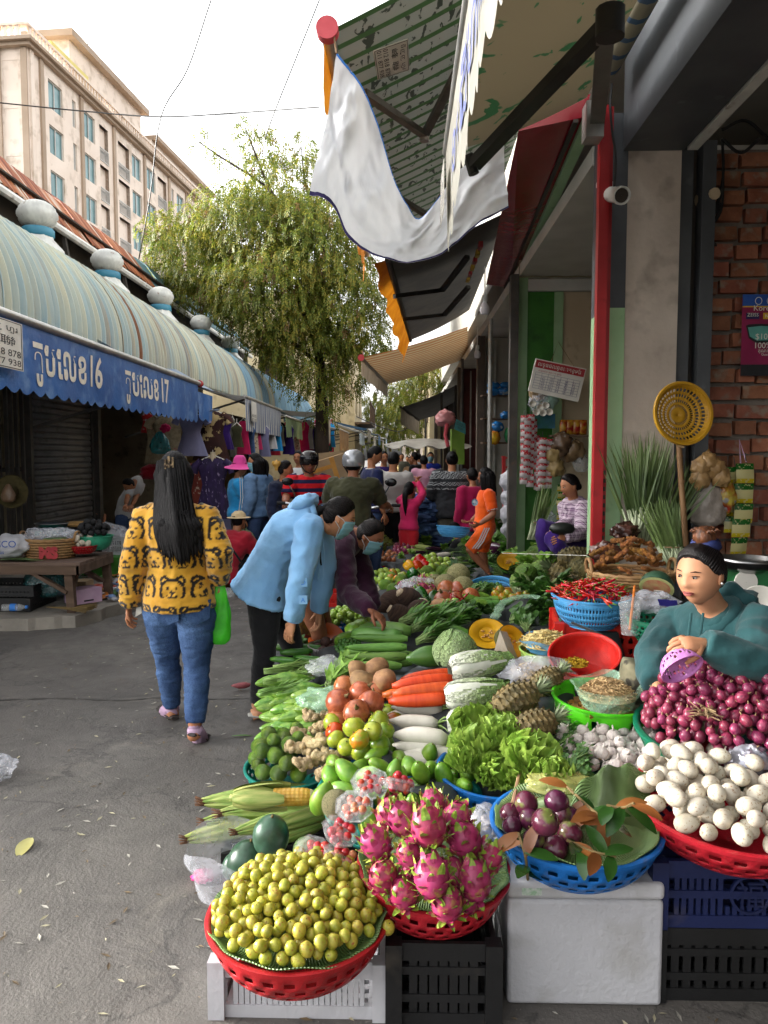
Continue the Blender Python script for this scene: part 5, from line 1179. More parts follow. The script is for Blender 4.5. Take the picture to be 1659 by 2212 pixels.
def crowd(label,u,vh,Y,H,yaw,top,bot,hair='short',skin=None,look=None,ov=None,vox=.02,**k):
 J=pose(H,yaw,bx(u,vh,Y,H),**(ov or{}));return person(label,J,H,look=look,top=top,bot=bot,hair=hair,skin=skin,vox=vox,**k)
arms_fwd=dict(elR=(.13,.06,.66),wrR=(.08,.19,.66),elL=(-.13,.06,.66),wrL=(-.08,.19,.66))
dn=lambda y,p=-.3:V((-sin(y),cos(y),p))
Jm=dict(pel=AY(268,1108,12.9),wai=AY(272,1080,12.8),che=AY(292,1057,12.6),nek=AY(290,1040,12.4),hed=AY(279,1048,12.25),shR=AY(306,1046,12.8),elR=AY(295,1072,12.5),wrR=AY(285,1092,12.3),shL=AY(283,1056,12.3),elL=AY(275,1075,12.15),wrL=AY(272,1090,12.0),hipR=AY(275,1118,13.0),knR=AY(275,1145,12.95),anR=AY(276,1178,12.9),toR=AY(266,1183,12.7),hipL=AY(262,1118,12.8),knL=AY(260,1145,12.75),anL=AY(260,1180,12.75),toL=AY(250,1184,12.6),face=V((-.5,-.7,-.5)))
person('young man in white T-shirt bending forward inside the stall',Jm,1.62,look=V((-.6,-.6,-.75)),top=dict(mat=M_wht,sl=.4),bot=dict(mat=M_jeand),fem=0,hair='short',vox=.02)
Jc=dict(pel=AY(190,1118,13.9),wai=AY(191,1108,13.9),che=AY(192,1094,13.88),nek=AY(193,1079,13.85),hed=AY(194,1065,13.8),shR=AY(182,1083,13.85),elR=AY(183,1100,13.7),wrR=AY(196,1104,13.5),shL=AY(203,1083,13.85),elL=AY(208,1098,13.7),wrL=AY(210,1106,13.5),hipR=AY(187,1120,13.9),knR=AY(215,1113,13.5),anR=AY(208,1143,13.45),toR=AY(210,1149,13.2),hipL=AY(197,1120,13.9),knL=AY(226,1113,13.6),anL=AY(222,1143,13.5),toL=AY(226,1149,13.3),face=V((.4,-1,0)))
person('small child in red dress sitting on a pale box in the stall',Jc,1.0,look=V((.1,-1,.1)),top=dict(mat=M_redd,sl=.15,hem=.06,ease=.01),bot=dict(mat=M_redd,skirt=1,len=.42,ease=.01),hair='short',vox=.016,hd=1.15,shoes=None)
t=thing('carton','pale carton seat below the child in red','box',AY(190,1122,14.0)-V((0,0,.42)));MB().box((0,0,.2),(.4,.35,.4)).build('body',M_paper,t,20,world=False);MB().box((0,0,.405),(.41,.36,.012)).build('lid',M_paper,t,20,world=False)
p_,T,HM,hh=crowd('woman in bright blue jersey and wide pink sun hat',513,992,9.9,1.52,-HP*.8,dict(mat=M_bluej,ease=.03,wr=.01),dict(mat=M_blk),ov=arms_fwd,hair='short',face=0)
b=MB();b.lathe([(.001,.50),(.13,.49),(.20,.40),(.235,.22),(.25,.2),(.38,.11),(.53,.07),(.54,.075)],28,M=HM@Matrix.Scale(hh*1.75,4)@Matrix.Translation((0,0,-.05))@Matrix.Rotation(.12,4,'Y'));hat=b.build('sun_hat',tint('pink_felt','c83a86','dc4c98'),p_,170,solid=.006);b=MB();b.tube([T(.42*cos(a),.46*sin(a),.3)for a in np.linspace(0,6.28,20)],.007,5);b.build('hat_band',mat('dark_pink_band','8a1c54','9c2462',sc=9),hat)
b=MB()
for s in(.0,.012):b.tube([Jm['pel']]*0+[AY(518+s*400,1030,9.68),AY(520+s*400,1075,9.62),AY(516+s*400,1105,9.6)],.006,5)
b.build('side_stripe',M_wht,p_)
crowd('woman in washed denim jacket and white mask, hair in a long tail',556,978,9.5,1.6,HP*.75,dict(mat=M_den,ease=.03,wr=.01,collar=M_den),dict(mat=M_jeand),hair='pony+long',mask=True,look=V((-.95,-.25,-.1)),vox=.018)
p_,T,HM,hh=crowd('woman in navy cardigan over beige floral blouse with gold hair claw',612,994,9.3,1.56,-HP*1.25,dict(mat=M_nav,ease=.03,wr=.01),dict(mat=M_blk),hair='short+bun',look=V((.9,.1,-.05)),vox=.018)
b=MB();b.ell(tuple(T(.14,-.5,.22)),(.05,.04,.06),10,8,fn=lambda d,p:p*(1+.3*sin(d.z*20)));b.build('hair_claw',mat('gold_plastic','b88a3a','d0a858',sc=30,rough=.3),p_,60)
b=MB();b.ell(tuple(AY(628,1095,9.12)),(.075,.06,.22),14,12);b.build('blouse',M_flo2,p_,170)
def crouch(label,u,vh,Y,H,yaw,**k):
 ov=dict(pel=(0,-.06,.13),wai=(0,-.05,.21),che=(0,.03,.32),nek=(0,.09,.41),hed=(0,.12,.505),shR=(.105,.06,.39),elR=(.15,.14,.27),wrR=(.1,.25,.2),shL=(-.105,.06,.39),elL=(-.15,.14,.27),wrL=(-.1,.25,.2),hipR=(.06,-.03,.13),knR=(.09,.18,.26),anR=(.075,.03,.045),toR=(.085,.13,.015),hipL=(-.06,-.03,.13),knL=(-.09,.18,.26),anL=(-.075,.03,.045),toL=(-.085,.13,.015))
 J=pose(H,yaw,bx(u,vh,Y,H*.575),**ov);J={q:V(p)for q,p in J.items()};dz=min(J['anR'].z,J['anL'].z)-.045*H
 for q in J:
  if q!='face':J[q].z-=dz
 return person(label,J,H,**k)
p_,T,HM,hh=crouch('woman crouching in crimson blouse and cream cap, back turned',492,1128,8.75,1.58,-.5,fat=1.25,top=dict(mat=M_crim,ease=.03,hem=.06,wr=.01),bot=dict(mat=M_blk),hair='short',face=0,vox=.018)
b=MB();b.lathe([(.001,.54),(.2,.50),(.36,.36),(.40,.2),(.62,.16),(.63,.17)],22,M=HM@Matrix.Scale(hh,4));b.build('sun_hat',mat('cream_straw','b8a27c','c9b48e',sc=20,rough=.9),p_,60,solid=.005)
b=MB();b.tube(bez([AY(485,1165,8.5),AY(508,1195,8.42),AY(528,1225,8.5)],4),.012,6);b.build('bag_strap',M_blk,p_)
crouch('woman crouching in green floral blouse with pearl hair comb',517,1122,9.4,1.52,-1.4,top=dict(mat=M_flor,ease=.02),bot=dict(mat=M_sarong),hair='short+lowbun',vox=.02)
p_,T,HM,hh=crowd('man in white T-shirt and black trousers seen from behind',850,975,10.2,1.62,-.1,dict(mat=M_tee,sl=.42,ease=.03,wr=.01),dict(mat=M_blk,ease=.02),fem=0,fat=1.2,ov=dict(elR=(.15,.03,.64),wrR=(.12,.17,.6)),look=V((.2,1,-.2)),face=0)
crowd('man in navy polo shirt looking down to the side',804,962,9.6,1.68,-HP*.7,dict(mat=M_polo,sl=.42,ease=.02,collar=M_tee),dict(mat=M_jeand),fem=0,look=V((.85,.1,-.35)),ov=dict(elL=(-.14,.03,.62),wrL=(-.12,.1,.48)))
crowd('small girl in hot pink top and red leggings raising her arms',883,1042,9.6,1.2,-.5,dict(mat=M_pink,ease=.015),dict(mat=M_redl,len=.82),hair='short+pony',hd=1.12,ov=dict(elR=(.12,.09,.88),wrR=(.04,.14,1.0),elL=(-.1,.12,.85),wrL=(.0,.15,1.0)),look=V((.4,.8,.2)),face=0)
crowd('woman in pale pink printed pyjamas seen from behind',916,983,14.6,1.55,.1,dict(mat=M_paj,ease=.03),dict(mat=M_paj,ease=.03),hair='short',face=0,vox=.024,ov=arms_fwd)
crowd('woman in royal blue top and mask behind the fruit cart',930,976,17.5,1.56,PI,dict(mat=M_royal,ease=.02),dict(mat=M_blk),mask=True,hair='short',vox=.026)
crowd('person in dark patterned knit and grey trousers seen from behind',977,974,10.2,1.62,.05,dict(mat=M_nord,ease=.045,wr=.012,hem=.08),dict(mat=M_gryt,ease=.02),hair='short+bun',fat=1.15,fem=0,face=0,ov=dict(elR=(.16,.04,.64),wrR=(.1,.16,.62),elL=(-.16,.04,.64),wrL=(-.1,.16,.62)))
crowd('woman in magenta cloth half hidden behind the child in orange',1022,1010,10.0,1.45,.4,dict(mat=M_mag,ease=.03,hem=.1),dict(mat=M_jeanl),hair='short',face=0,vox=.022)
Jo=dict(pel=AY(1046,1138,7.20),wai=AY(1047,1120,7.20),che=AY(1050,1090,7.20),nek=AY(1050,1058,7.20),hed=AY(1049,1030,7.20),shR=AY(1057,1068,7.00),elR=AY(1066,1110,6.95),wrR=AY(1036,1132,6.95),shL=AY(1045,1068,7.38),elL=AY(1040,1105,7.45),wrL=AY(1018,1126,7.45),hipR=AY(1050,1150,7.10),knR=AY(1014,1188,7.08),anR=AY(1056,1236,7.12),toR=AY(1045,1248,7.10),hipL=AY(1046,1150,7.30),knL=AY(1042,1192,7.30),anL=AY(1052,1236,7.32),toL=AY(1040,1246,7.30),face=V((-1,0,-.1)))
og,T,HM,hh=person('girl in orange sports shirt and striped shorts stepping among the greens',Jo,1.15,look=V((-.96,.25,-.1)),top=dict(mat=M_org,sl=.42,ease=.018,hem=.02,wr=.006,collar=M_org,vox=.012),bot=dict(mat=M_org,len=.48,ease=.018,name='shorts',vox=.012),hair='short+long',skin=M_skin2,hd=1.05,vox=.013,face=1,curl=.8,handv={'R':(V((-.9,0,-.3)),V((0,.6,.5))),'L':(V((-.9,-.2,-.2)),V((0,.2,1)))},shoes='sandal')
osx=[c for c in og.children if c.name.startswith('shorts')][0]
b=MB()
for k in range(3):
 q=[Jo['hipR']+V((.02-.02*k,-.08,.05)),Jo['hipR'].lerp(Jo['knR'],.45)+V((.035-.022*k,-.08,0)),Jo['hipR'].lerp(Jo['knR'],.88)+V((.05-.024*k,-.07,.0))];b.tube(q,(.006,.003),5,up=V((0,-1,0)))
b.build('side_stripe',M_wht,osx)
b=MB();p=AY(1026,1085,7.0);b.lathe([(.001,0),(.032,0),(.034,.004)],18,M=Matrix.Translation(p)@Matrix.Rotation(-.6,4,'Z')@Matrix.Rotation(PI/2,4,'X'));b.build('round_badge',mat('badge','2a4a6a','a0a8a8',sc=40,rough=.6),[c for c in og.children if c.name.startswith('shirt')][0])
b=MB();p=Jo['shR'].lerp(Jo['elR'],.8);dd=Jo['elR']-Jo['shR'];b.tube([p-dd*.02,p+dd*.03],.049,10);b.build('sleeve_band',M_wht,[c for c in og.children if c.name.startswith('shirt')][0])
crouch('boy sitting behind the blue basket, only his head showing',1008,1088,9.5,1.25,1.2,top=dict(mat=M_blk),bot=dict(mat=M_blk),look=V((-.8,-.3,-.4)),hd=1.1)
Jl=dict(pel=AY(1258,1168,7.0),wai=AY(1255,1140,6.98),che=AY(1245,1108,6.95),nek=AY(1238,1078,6.92),hed=AY(1231,1050,6.88),shR=AY(1222,1092,7.1),elR=AY(1228,1135,6.9),wrR=AY(1198,1146,6.7),shL=AY(1262,1095,6.78),elL=AY(1258,1150,6.6),wrL=AY(1220,1160,6.5),hipR=AY(1250,1172,7.1),knR=AY(1168,1136,6.9),anR=AY(1180,1200,6.9),toR=AY(1165,1210,6.8),hipL=AY(1262,1175,6.85),knL=AY(1190,1165,6.5),anL=AY(1230,1205,6.5),toL=AY(1215,1212,6.4),face=V((-.9,-.3,-.2)))
person('woman in purple plaid shirt and violet trousers sitting and tying greens',Jl,1.5,look=V((-.88,-.32,-.22)),top=dict(mat=M_plaid,ease=.024,hem=.04,wr=.008,collar=M_plaid,vox=.013),bot=dict(mat=M_purp,ease=.018,len=.95),hair='short+lowbun',vox=.014,curl=.5)
b=MB();b.ell(tuple(AY(1214,1142,6.5)),(.11,.06,.055),16,10,fn=lambda d,p:p*(1+.08*nz0(d*5)));b.build('waist_pouch',mat('dark_nylon','1c1f1c','2c302c',sc=9,rough=.4),label='dark nylon pouch on the lap of the woman in plaid',cat='pouch',ang=170)
# -- two motor scooters with riders
M_bike=mat('glossy_black_fairing','0e0e10','18181b',sc=3,rough=.2);M_biker=mat('dark_red_fairing','5a0c10','701218',sc=3,rough=.25);M_rub=mat('tyre_rubber','121212','1c1c1c',sc=20,rough=.9);M_tail=mat('red_tail_lens','a00c0c','b81414',sc=20,rough=.15);M_chr=mat('chrome','9a9a9a','b4b4b4',sc=9,rough=.12,metal=1)
def scooter(label,base,yaw,body):
 t=thing('motor_scooter',label,'scooter',base,(0,0,yaw),group='motor scooters in the lane')
 for y in(.62,-.6):
  b=MB();b.lathe([(.17,-.045),(.215,-.05),(.245,-.03),(.25,0),(.245,.03),(.215,.05),(.17,.045)],24,M=Matrix.Translation((0,y,.25))@Matrix.Rotation(HP,4,'Y'));wh=b.build('wheel',M_rub,t,60,world=False)
  b=MB();b.lathe([(.001,.02),(.05,.03),(.06,.01),(.16,.02),(.175,.035),(.175,-.035),(.16,-.02),(.06,-.01),(.05,-.03),(.001,-.02)],20,M=Matrix.Translation((0,y,.25))@Matrix.Rotation(HP,4,'Y'));b.build('rim',M_chr,wh,40,world=False)
 b=MB();b.tube([(0,-.85,.72),(0,-.6,.66),(0,-.2,.55),(0,.1,.38),(0,.3,.4),(0,.45,.62),(0,.5,.85),(0,.47,.98)],[(.1,.05),(.15,.1),(.16,.13),(.14,.1),(.16,.08),(.17,.06),(.16,.07),(.07,.06)],14,up=V((0,0,1)));b.build('body',body,t,170,world=False)
 b=MB();b.tube([(0,-.8,.80),(0,-.5,.79),(0,-.1,.76),(0,.06,.68)],[(.09,.035),(.14,.05),(.13,.05),(.08,.03)],12);b.build('seat',M_blk,t,170,world=False)
 b=MB();b.tube([(-.33,.36,1.03),(-.15,.42,1.0),(0,.45,.98),(.15,.42,1.0),(.33,.36,1.03)],.014,8);b.build('handlebar',M_chr,t,world=False)
 for s in(-1,1):
  b=MB();b.tube([(.2*s,.4,1.0),(.24*s,.43,1.14),(.3*s,.42,1.24)],.007,6);m=b.build('mirror_stem',M_chr,t,world=False);b=MB();b.ell((.31*s,.42,1.27),(.065,.02,.045),14,10);b.build('mirror',M_bike,m,170,world=False)
  b=MB();b.tube([(.33*s,.36,1.03),(.42*s,.33,1.03)],.018,8);b.build('grip',M_rub,t,world=False)
 b=MB();b.ell((0,.54,.86),(.09,.05,.07),14,10);b.build('headlight',M_chr,t,170,world=False)
 b=MB();b.ell((0,-.87,.70),(.1,.05,.05),14,10);b.build('tail_light',M_tail,t,170,world=False)
 b=MB();b.box((0,-.92,.52),(.16,.01,.12));b.build('number_plate',M_paper,t,0,world=False)
 b=MB();b.tube([(0,.62,.25),(0,.55,.6)],.03,8);b.tube([(.1,-.6,.26),(.12,-.2,.34),(.12,-.9,.34)],.035,8);b.build('fork',M_steel,t,world=False);return t
def rider(label,base,yaw,top,vh,helmet_m,**k):
 H=1.66;ov=dict(pel=(0,-.18,.50),wai=(0,-.165,.58),che=(0,-.13,.695),nek=(0,-.10,.795),hed=(0,-.08,.885),shR=(.115,-.115,.765),elR=(.17,-.03,.64),wrR=(.19,.13,.62),shL=(-.115,-.115,.765),elL=(-.17,-.03,.64),wrL=(-.19,.13,.62),hipR=(.06,-.16,.49),knR=(.12,.06,.45),anR=(.11,.04,.21),toR=(.115,.12,.185),hipL=(-.06,-.16,.49),knL=(-.12,.06,.45),anL=(-.11,.04,.21),toL=(-.115,.12,.185))
 J=pose(H,yaw,base,**ov);t,T,HM,hh=person(label,J,H,top=dict(mat=top,sl=.42,ease=.025,wr=.01,hem=.02),bot=dict(mat=M_jeand),fem=0,fat=1.15,curl=1.0,**k)
 b=MB();b.lathe([(.001,.62),(.2,.595),(.36,.5),(.45,.34),(.475,.12),(.46,-.06),(.43,-.1)],26,M=HM@Matrix.Scale(hh,4)@Matrix.Translation((0,-.03,0)),keep=None);h=b.build('helmet',helmet_m,t,170,solid=.012)
 b=MB();b.grid(lambda s,q:T(.50*sin(lerp(-1.2,1.2,s)),.50*cos(lerp(-1.2,1.2,s))-.02+q*.06,lerp(.36,.16,q)),14,4);b.build('visor',M_bike,h,170,solid=.004)
 b=MB();b.tube([T(-.44,.05,-.08),T(-.25,.22,-.42),T(0,.25,-.52),T(.25,.22,-.42),T(.44,.05,-.08)],.008,5);b.build('chin_strap',M_blk,h);return t
M_helm=mat('silver_helmet','8a8c90','a4a6aa',sc=6,rough=.2,metal=.5);M_helk=mat('black_chrome_helmet','1c1a1a','3a3634',sc=4,rough=.12,metal=.3)
o1=AY(770,985,7.6);s1=V((o1.x-.02,7.8,0));scooter('black scooter with red tail light under the man in olive',s1,-.1,M_bike);rider('man in olive T-shirt and silver helmet on a scooter, back turned',s1,-.1,M_olv,978,M_helm,face=0,skin=M_skin2)
o2=AY(664,985,8.6);s2=V((o2.x,8.9,0));scooter('dark red scooter facing up the lane with round mirrors',s2,PI+.25,M_biker);rider('man in red and navy striped shirt and dark helmet riding towards the market',s2,PI+.25,M_redst,995,M_helk,skin=M_skin2)
# -- carton load behind the rider
def carton(label,c,d,rot,m,tape=True):
 t=thing('carton',label,'box',c,rot,group=None);MB().box((0,0,0),d).build('body',m,t,20,world=False)
 if tape:
  b=MB();b.box((0,0,d[2]/2+.001),(d[0]*1.002,.06,.003));b.box((d[0]*.2,-d[1]/2-.001,0),(.06,.004,d[2]*1.0));b.box((-d[0]*.15,-d[1]/2-.001,d[2]*.2),(d[0]*.6,.004,.05));b.build('packing_tape',mat('amber_tape','a8752a','b8853a',sc=9,rough=.35),t,0,world=False)
 b=MB();b.box((0,d[1]/2*0-d[1]/2-.002,-d[2]*.3),(d[0]*.35,.003,d[2]*.1));b.build('print',M_ink,t,0,world=False);return t
M_card=mat('brown_cardboard','8a7458','9e8868',sc=4,rough=.85);M_card2=mat('pale_cardboard','8f8c86','a6a39c',sc=4,rough=.85)
carton('large taped brown carton tilted on the load behind the rider',AY(704,1022,9.9),(.55,.5,.36),(0,-.3,.15),M_card);carton('pale carton under the tilted brown one',AY(712,1058,9.9),(.5,.45,.3),(0,-.3,.15),M_card2);carton('brown carton higher behind the tilted one',AY(718,1000,10.6),(.35,.4,.3),(0,-.1,.1),M_card,False)
t=thing('hand_cart','low hand cart carrying the cartons','cart',V((AY(710,1100,10.0).x,10.0,0)));MB().box((0,0,.62),(.7,1.1,.06)).build('deck',M_grout,t,0,world=False)
for sx_ in(-1,1):
 b=MB();b.lathe([(.05,-.03),(.28,-.03),(.3,0),(.28,.03),(.05,.03)],20,M=Matrix.Translation((.38*sx_,0,.3))@Matrix.Rotation(HP,4,'Y'));b.build('wheel',M_rub,t,60,world=False);MB().bar((.3*sx_,-.5,.6),(.3*sx_,-.5,.0),.05,.05).build('leg',M_steel,t,world=False)
# -- people far down the lane: copies of a few dressed figures, each set apart by its clothes
far=[]
fa=[('faraway man in pale shirt under the white canopy',M_wht,M_jeand,'short',0),('faraway woman in brown blouse among the shoppers',M_brn,M_blk,'short+bun',1),('faraway person in black jacket beyond the man in white',M_blk,M_jeand,'short',0),('faraway woman in pink blouse near the lane end',M_paj,M_blk,'short+pony',1),('faraway person in violet shirt behind the navy polo',M_purp,M_blk,'short',0),('woman shopkeeper in olive blouse inside the lit stall',M_olv,M_blk,'short',1),('person in dark shirt standing in the stall shade',M_blk,M_blk,'short',0),('person in white coat beside the far cartons',M_wht,M_blk,'short',0),('distant rider in grey helmet coming up the lane',M_gryt,M_blk,'short',0),('distant woman in teal blouse at the lane end',M_teal,M_blk,'short',1),('distant man in red shirt at the lane end',M_crim,M_jeand,'short',0),('distant person in cream blouse at the lane end',M_flo2,M_blk,'short',1)]
spots=[(905,990,24,.3),(890,994,19,2.6),(898,992,17,1.0),(838,1000,17,2.4),(828,998,14,3.5),(703,1000,15.0,3.0),(676,992,13.5,3.2),(646,1000,12.5,2.9),(868,988,27,3.1),(880,986,33,3.1),(861,987,38,0.2),(915,988,30,1.4)]
for(l,mt,mb_,hr_,fm),(u,vh,Y,yw)in zip(fa,spots):
 H=1.55 if fm else 1.64;base=bx(u,vh,Y,H);base.z=.11 if base.x<-2.7 else 0
 person(l,pose(H,yw,base,**(arms_fwd if fm else{})),H,top=dict(mat=mt,sl=.5,vox=.03),bot=dict(mat=mb_,vox=.03),hair=hr_,fem=fm,vox=.03,face=0 if Y>17 else 1,shoes='sandal')
# -- produce: one mesh of each kind (a few variants), then individual copies
def gl(name,a,b_,**k):
 k.setdefault('rough',.42);k.setdefault('rv',.18);k.setdefault('rh',.012);return mat(name,a,b_,**k)
SUP=[]
def elp(nu,nv,r,fn=None):b=MB();b.ell((0,0,0),r,nu,nv,0,None,fn);return b
KIND={}
def kind(name,variants,cat=None):KIND[name]=(variants,cat or name.replace('_',' '))
def nz(d,f=2.0,s=0):return nz0(V((d.x*f+s,d.y*f,d.z*f)))
M_stalk=mat('dry_stalk','5a4a2a','6f5c38',sc=20,rough=.9)
def fruit(name,m,r=(1,1,1),lump=.04,f=1.5,dent=0,stalk=0,nu=14,nv=10,variants=2,extra=None,cat=None,taper=0):
 out=[]
 for k in range(variants):
  def fn(d,p,k=k):
   q=p*(1+lump*nz(d,f,k*7.3))
   if taper:q.x*=1-taper*d.z;q.y*=1-taper*d.z
   if dent:q.z-=dent*r[2]*math.exp(-((d.z-1)/.12)**2)
   return q
  b=elp(nu,nv,r,fn)
  if stalk:b.tube([(0,0,r[2]*(1-dent*.9)),(.03,.02,r[2]+stalk)],.06*max(r),5,1)
  if extra:extra(b,k)
  out.append(b.mesh(name,[m,M_stalk]if(stalk or extra)else[m],170))
 kind(name,out,cat)
M_juj=gl('jujube_skin','868824','a89e3a',sc=1.2,c3='8a5526',sc3=2.8,thr3=(.55,.7),rv=.18,rh=.02)
fruit('jujube',M_juj,(.9,.9,1.06),.04,1.4,dent=.12,stalk=.04,variants=3)
M_lime=gl('green_citrus_skin','487214','769628',sc=1.1,c3='8a9a34',sc3=1.4,thr3=(.6,.7),rv=.2,bump=.02,bsc=26)
fruit('green_orange',M_lime,(1,1,.95),.02,1.2,dent=.05)
M_gtom=gl('green_tomato_skin','5f7a20','8f9a2c',sc=.9,rh=.02,rough=.26);M_otom=gl('orange_tomato_skin','a8701c','b4581c',sc=.9,rough=.18,c3='7f8a28',sc3=1.1,thr3=(.42,.6));M_rtom=gl('red_tomato_skin','a82414','b8321c',sc=1,rough=.18)
lob=lambda b,k:None
for nm,m in(('green_tomato',M_gtom),('orange_tomato',M_otom),('red_tomato',M_rtom)):fruit(nm,m,(1,1,.9),.07,1.8,dent=.16,stalk=.05,cat='tomato')
M_mango=gl('green_mango_skin','4f7a1c','74962e',sc=1.2,rough=.4,c3='8a8a3a',sc3=5,thr3=(.68,.74));fruit('green_mango',M_mango,(.72,.62,1.1),.06,1.2,taper=.15,stalk=.06,cat='mango')
M_eggw=gl('duck_egg_shell','aca290','bdb6a4',sc=.8,rough=.5,rv=.12,rh=.012,c3='86694a',sc3=5,thr3=(.57,.68));M_eggb=gl('brown_egg_shell','9a5c38','b07048',sc=1,rough=.5)
fruit('duck_egg',M_eggw,(.78,.78,1.05),.0,1,taper=.12,variants=1,cat='egg',nu=16,nv=12);fruit('hen_egg',M_eggb,(.78,.78,1.02),.0,1,taper=.14,variants=1,cat='egg')
M_shal=gl('shallot_skin','5f1c38','8c3450',sc=2,st=(3,3,.5),rough=.28,c3='a07a78',sc3=3,thr3=(.63,.74),rv=.22)
def shx(b,k):b.tube([(0,0,.8),(.04,.03,1.15),(.1,.05,1.45)],[.2,.1,.05],6,1);b.tube([(0,0,-.85),(0,0,-1.0)],[.2,.12],6,1)
M_dry=mat('dry_shallot_neck','7a6248','97805c',sc=10,rough=.9)
fruit('shallot',M_shal,(.85,.85,.95),.06,1.5,extra=shx,taper=.1,nu=12,nv=8,variants=3)
for me in KIND['shallot'][0]:me.materials[1]=M_dry
M_gar=gl('garlic_skin','b6aca6','cac0b8',sc=2,st=(3,3,.4),rough=.5,c3='80647a',sc3=3,thr3=(.6,.72),rv=.08)
out=[]
for k in range(3):
 b=elp(24,10,(1,1,.82),lambda d,p,k=k:V((p.x,p.y,p.z))*(1+.08*cos(8*math.atan2(d.y,d.x)+k)*(1-d.z*d.z)**.5));b.tube([(0,0,.7),(.05,.05,1.1),(.2,.1,1.5)],[.28,.14,.1],7);b.tube([(0,0,-.75),(0,0,-.92)],[.25,.2],7,1);out.append(b.mesh('garlic_bulb',[M_gar,M_dry],170))
kind('garlic_bulb',out,'garlic')
M_onion=gl('onion_skin','8a4a28','a8643c',sc=2,st=(2.5,2.5,.4),rough=.3,rv=.15);fruit('onion',M_onion,(1,1,.92),.05,1.4,extra=lambda b,k:b.tube([(0,0,.85),(.05,.03,1.2),(.12,.02,1.35)],[.2,.08,.05],6,1))
M_pot=gl('potato_skin','7a5a3a','937248',sc=2,rough=.7,c3='5a4028',sc3=6,thr3=(.66,.72));fruit('potato',M_pot,(1.15,.85,.8),.14,1.4,variants=3)
M_star=gl('star_apple_skin','3a1424','55203a',sc=.8,rough=.22,c3='6f7a38',sc3=.7,thr3=(.54,.72),rh=.02,rv=.22);fruit('star_apple',M_star,(1,1,.95),.02,1,dent=.08,stalk=.15)
M_wm=mat('dark_watermelon_rind','27402e','365542',sc=2,rough=.32,rv=.15);fruit('dark_watermelon',M_wm,(.9,.9,1.08),.02,1,stalk=.12,cat='watermelon',nu=24,nv=16,variants=1)
M_wm2=gl('pale_watermelon_rind','6a8a54','86a06a',sc=2,st=(4,4,.6),rough=.35);fruit('pale_melon',M_wm2,(.95,.95,1),.02,1,cat='melon',nu=20,nv=14,variants=1)
M_cant=gl('netted_melon_rind','8a8458','9c9468',sc=14,rough=.75,bump=.02,bsc=26,detail=2,c3='6a6a44',sc3=12,thr3=(.55,.6));fruit('netted_melon',M_cant,(1,1,.97),.02,1,stalk=.08,cat='melon',nu=20,nv=14)
M_long=gl('longan_skin','6a5a30','857444',sc=2,rough=.5);fruit('longan',M_long,(1,1,1),.03,1,nu=10,nv=7)
M_gfr=gl('pale_green_fruit_skin','7a9a34','98b04c',sc=1.4,rough=.25);fruit('green_gooseberry',M_gfr,(1,1,.92),.03,1,stalk=.08,cat='gooseberry',nu=12,nv=8)
M_pea=gl('pea_eggplant_skin','2f5a1c','45742a',sc=2,rough=.4);fruit('pea_eggplant',M_pea,(1,1,1),.03,1,stalk=.3,cat='eggplant',nu=8,nv=6)
M_rsh=gl('purple_eggplant_skin','2a0f22','401a34',sc=1,rough=.2);fruit('banana_flower',M_rsh,(.62,.62,1.3),.05,1.2,taper=.35,cat='banana flower')
M_beet=gl('beet_skin','3a2420','50322a',sc=3,rough=.7);fruit('beetroot',M_beet,(1,1,.95),.1,1.6)
M_rpep=gl('red_pepper_skin','9a1408','b01c0c',sc=1,rough=.12);M_gpep=gl('green_pepper_skin','12380c','1d4c12',sc=1,rough=.12);M_ypep=gl('yellow_pepper_skin','b87a10','cc901c',sc=1,rough=.12)
def pepper(d,p,k=0):return p*(1+.1*cos(4*math.atan2(d.y,d.x))*(1-abs(d.z)**3))-V((0,0,.25*math.exp(-((d.z-1)/.2)**2)))
for nm,m in(('red_pepper',M_rpep),('green_pepper',M_gpep),('yellow_pepper',M_ypep)):
 b=elp(20,12,(.85,.85,1.0),pepper);b.tube([(0,0,.65),(0,0,.95),(.08,0,1.15)],[.14,.1,.1],6,1);kind(nm,[b.mesh(nm,[m,mat('green_stalk','3f6a1c','557f2a',sc=9)],170)],'pepper')
def rod(name,m,r,prof,cat=None,bend=.1,n=10,tip=None,tipm=None,ridge=0,lump=0,variants=2,fz=1.0):
 out=[]
 for k in range(variants):
  b=MB();N=len(prof);pts=[V((lerp(-1,1,i/(N-1)),bend*sin(PI*i/(N-1))*(1 if k%2 else-.6),0))for i in range(N)]
  b.tube(pts,[max(.004,r*q)for q in prof],n)
  if ridge or lump:
   vv=[]
   for i,p in enumerate(b.v):
    s=i//n;j=i%n;c=pts[min(s,N-1)];d=V(p)-c;g=1+ridge*(1 if j%2 else-1)+lump*nz0(V((p[0]*14*fz+k*9,cos(2*PI*j/n)*3,sin(2*PI*j/n)*3)));vv.append(tuple(c+d*g))
   b.v=vv
  if tip:tip(b,pts)
  out.append(b.mesh(name,[m]+([tipm]if tipm else[]),170 if not ridge else 60))
 kind(name,out,cat)
M_gst=mat('green_stalk','3f6a1c','557f2a',sc=9)
M_car=gl('carrot_skin','b8430e','cc5518',sc=1,st=(6,1,1),rough=.45,rv=.08);rod('carrot',M_car,.2,[.35,.75,.9,1,1,1.02,.98,.6],bend=.03,n=12)
M_dai=gl('daikon_skin','b4ada0','c6c1b4',sc=1.5,rough=.4,rv=.05,c3='a09878',sc3=3,thr3=(.66,.76))
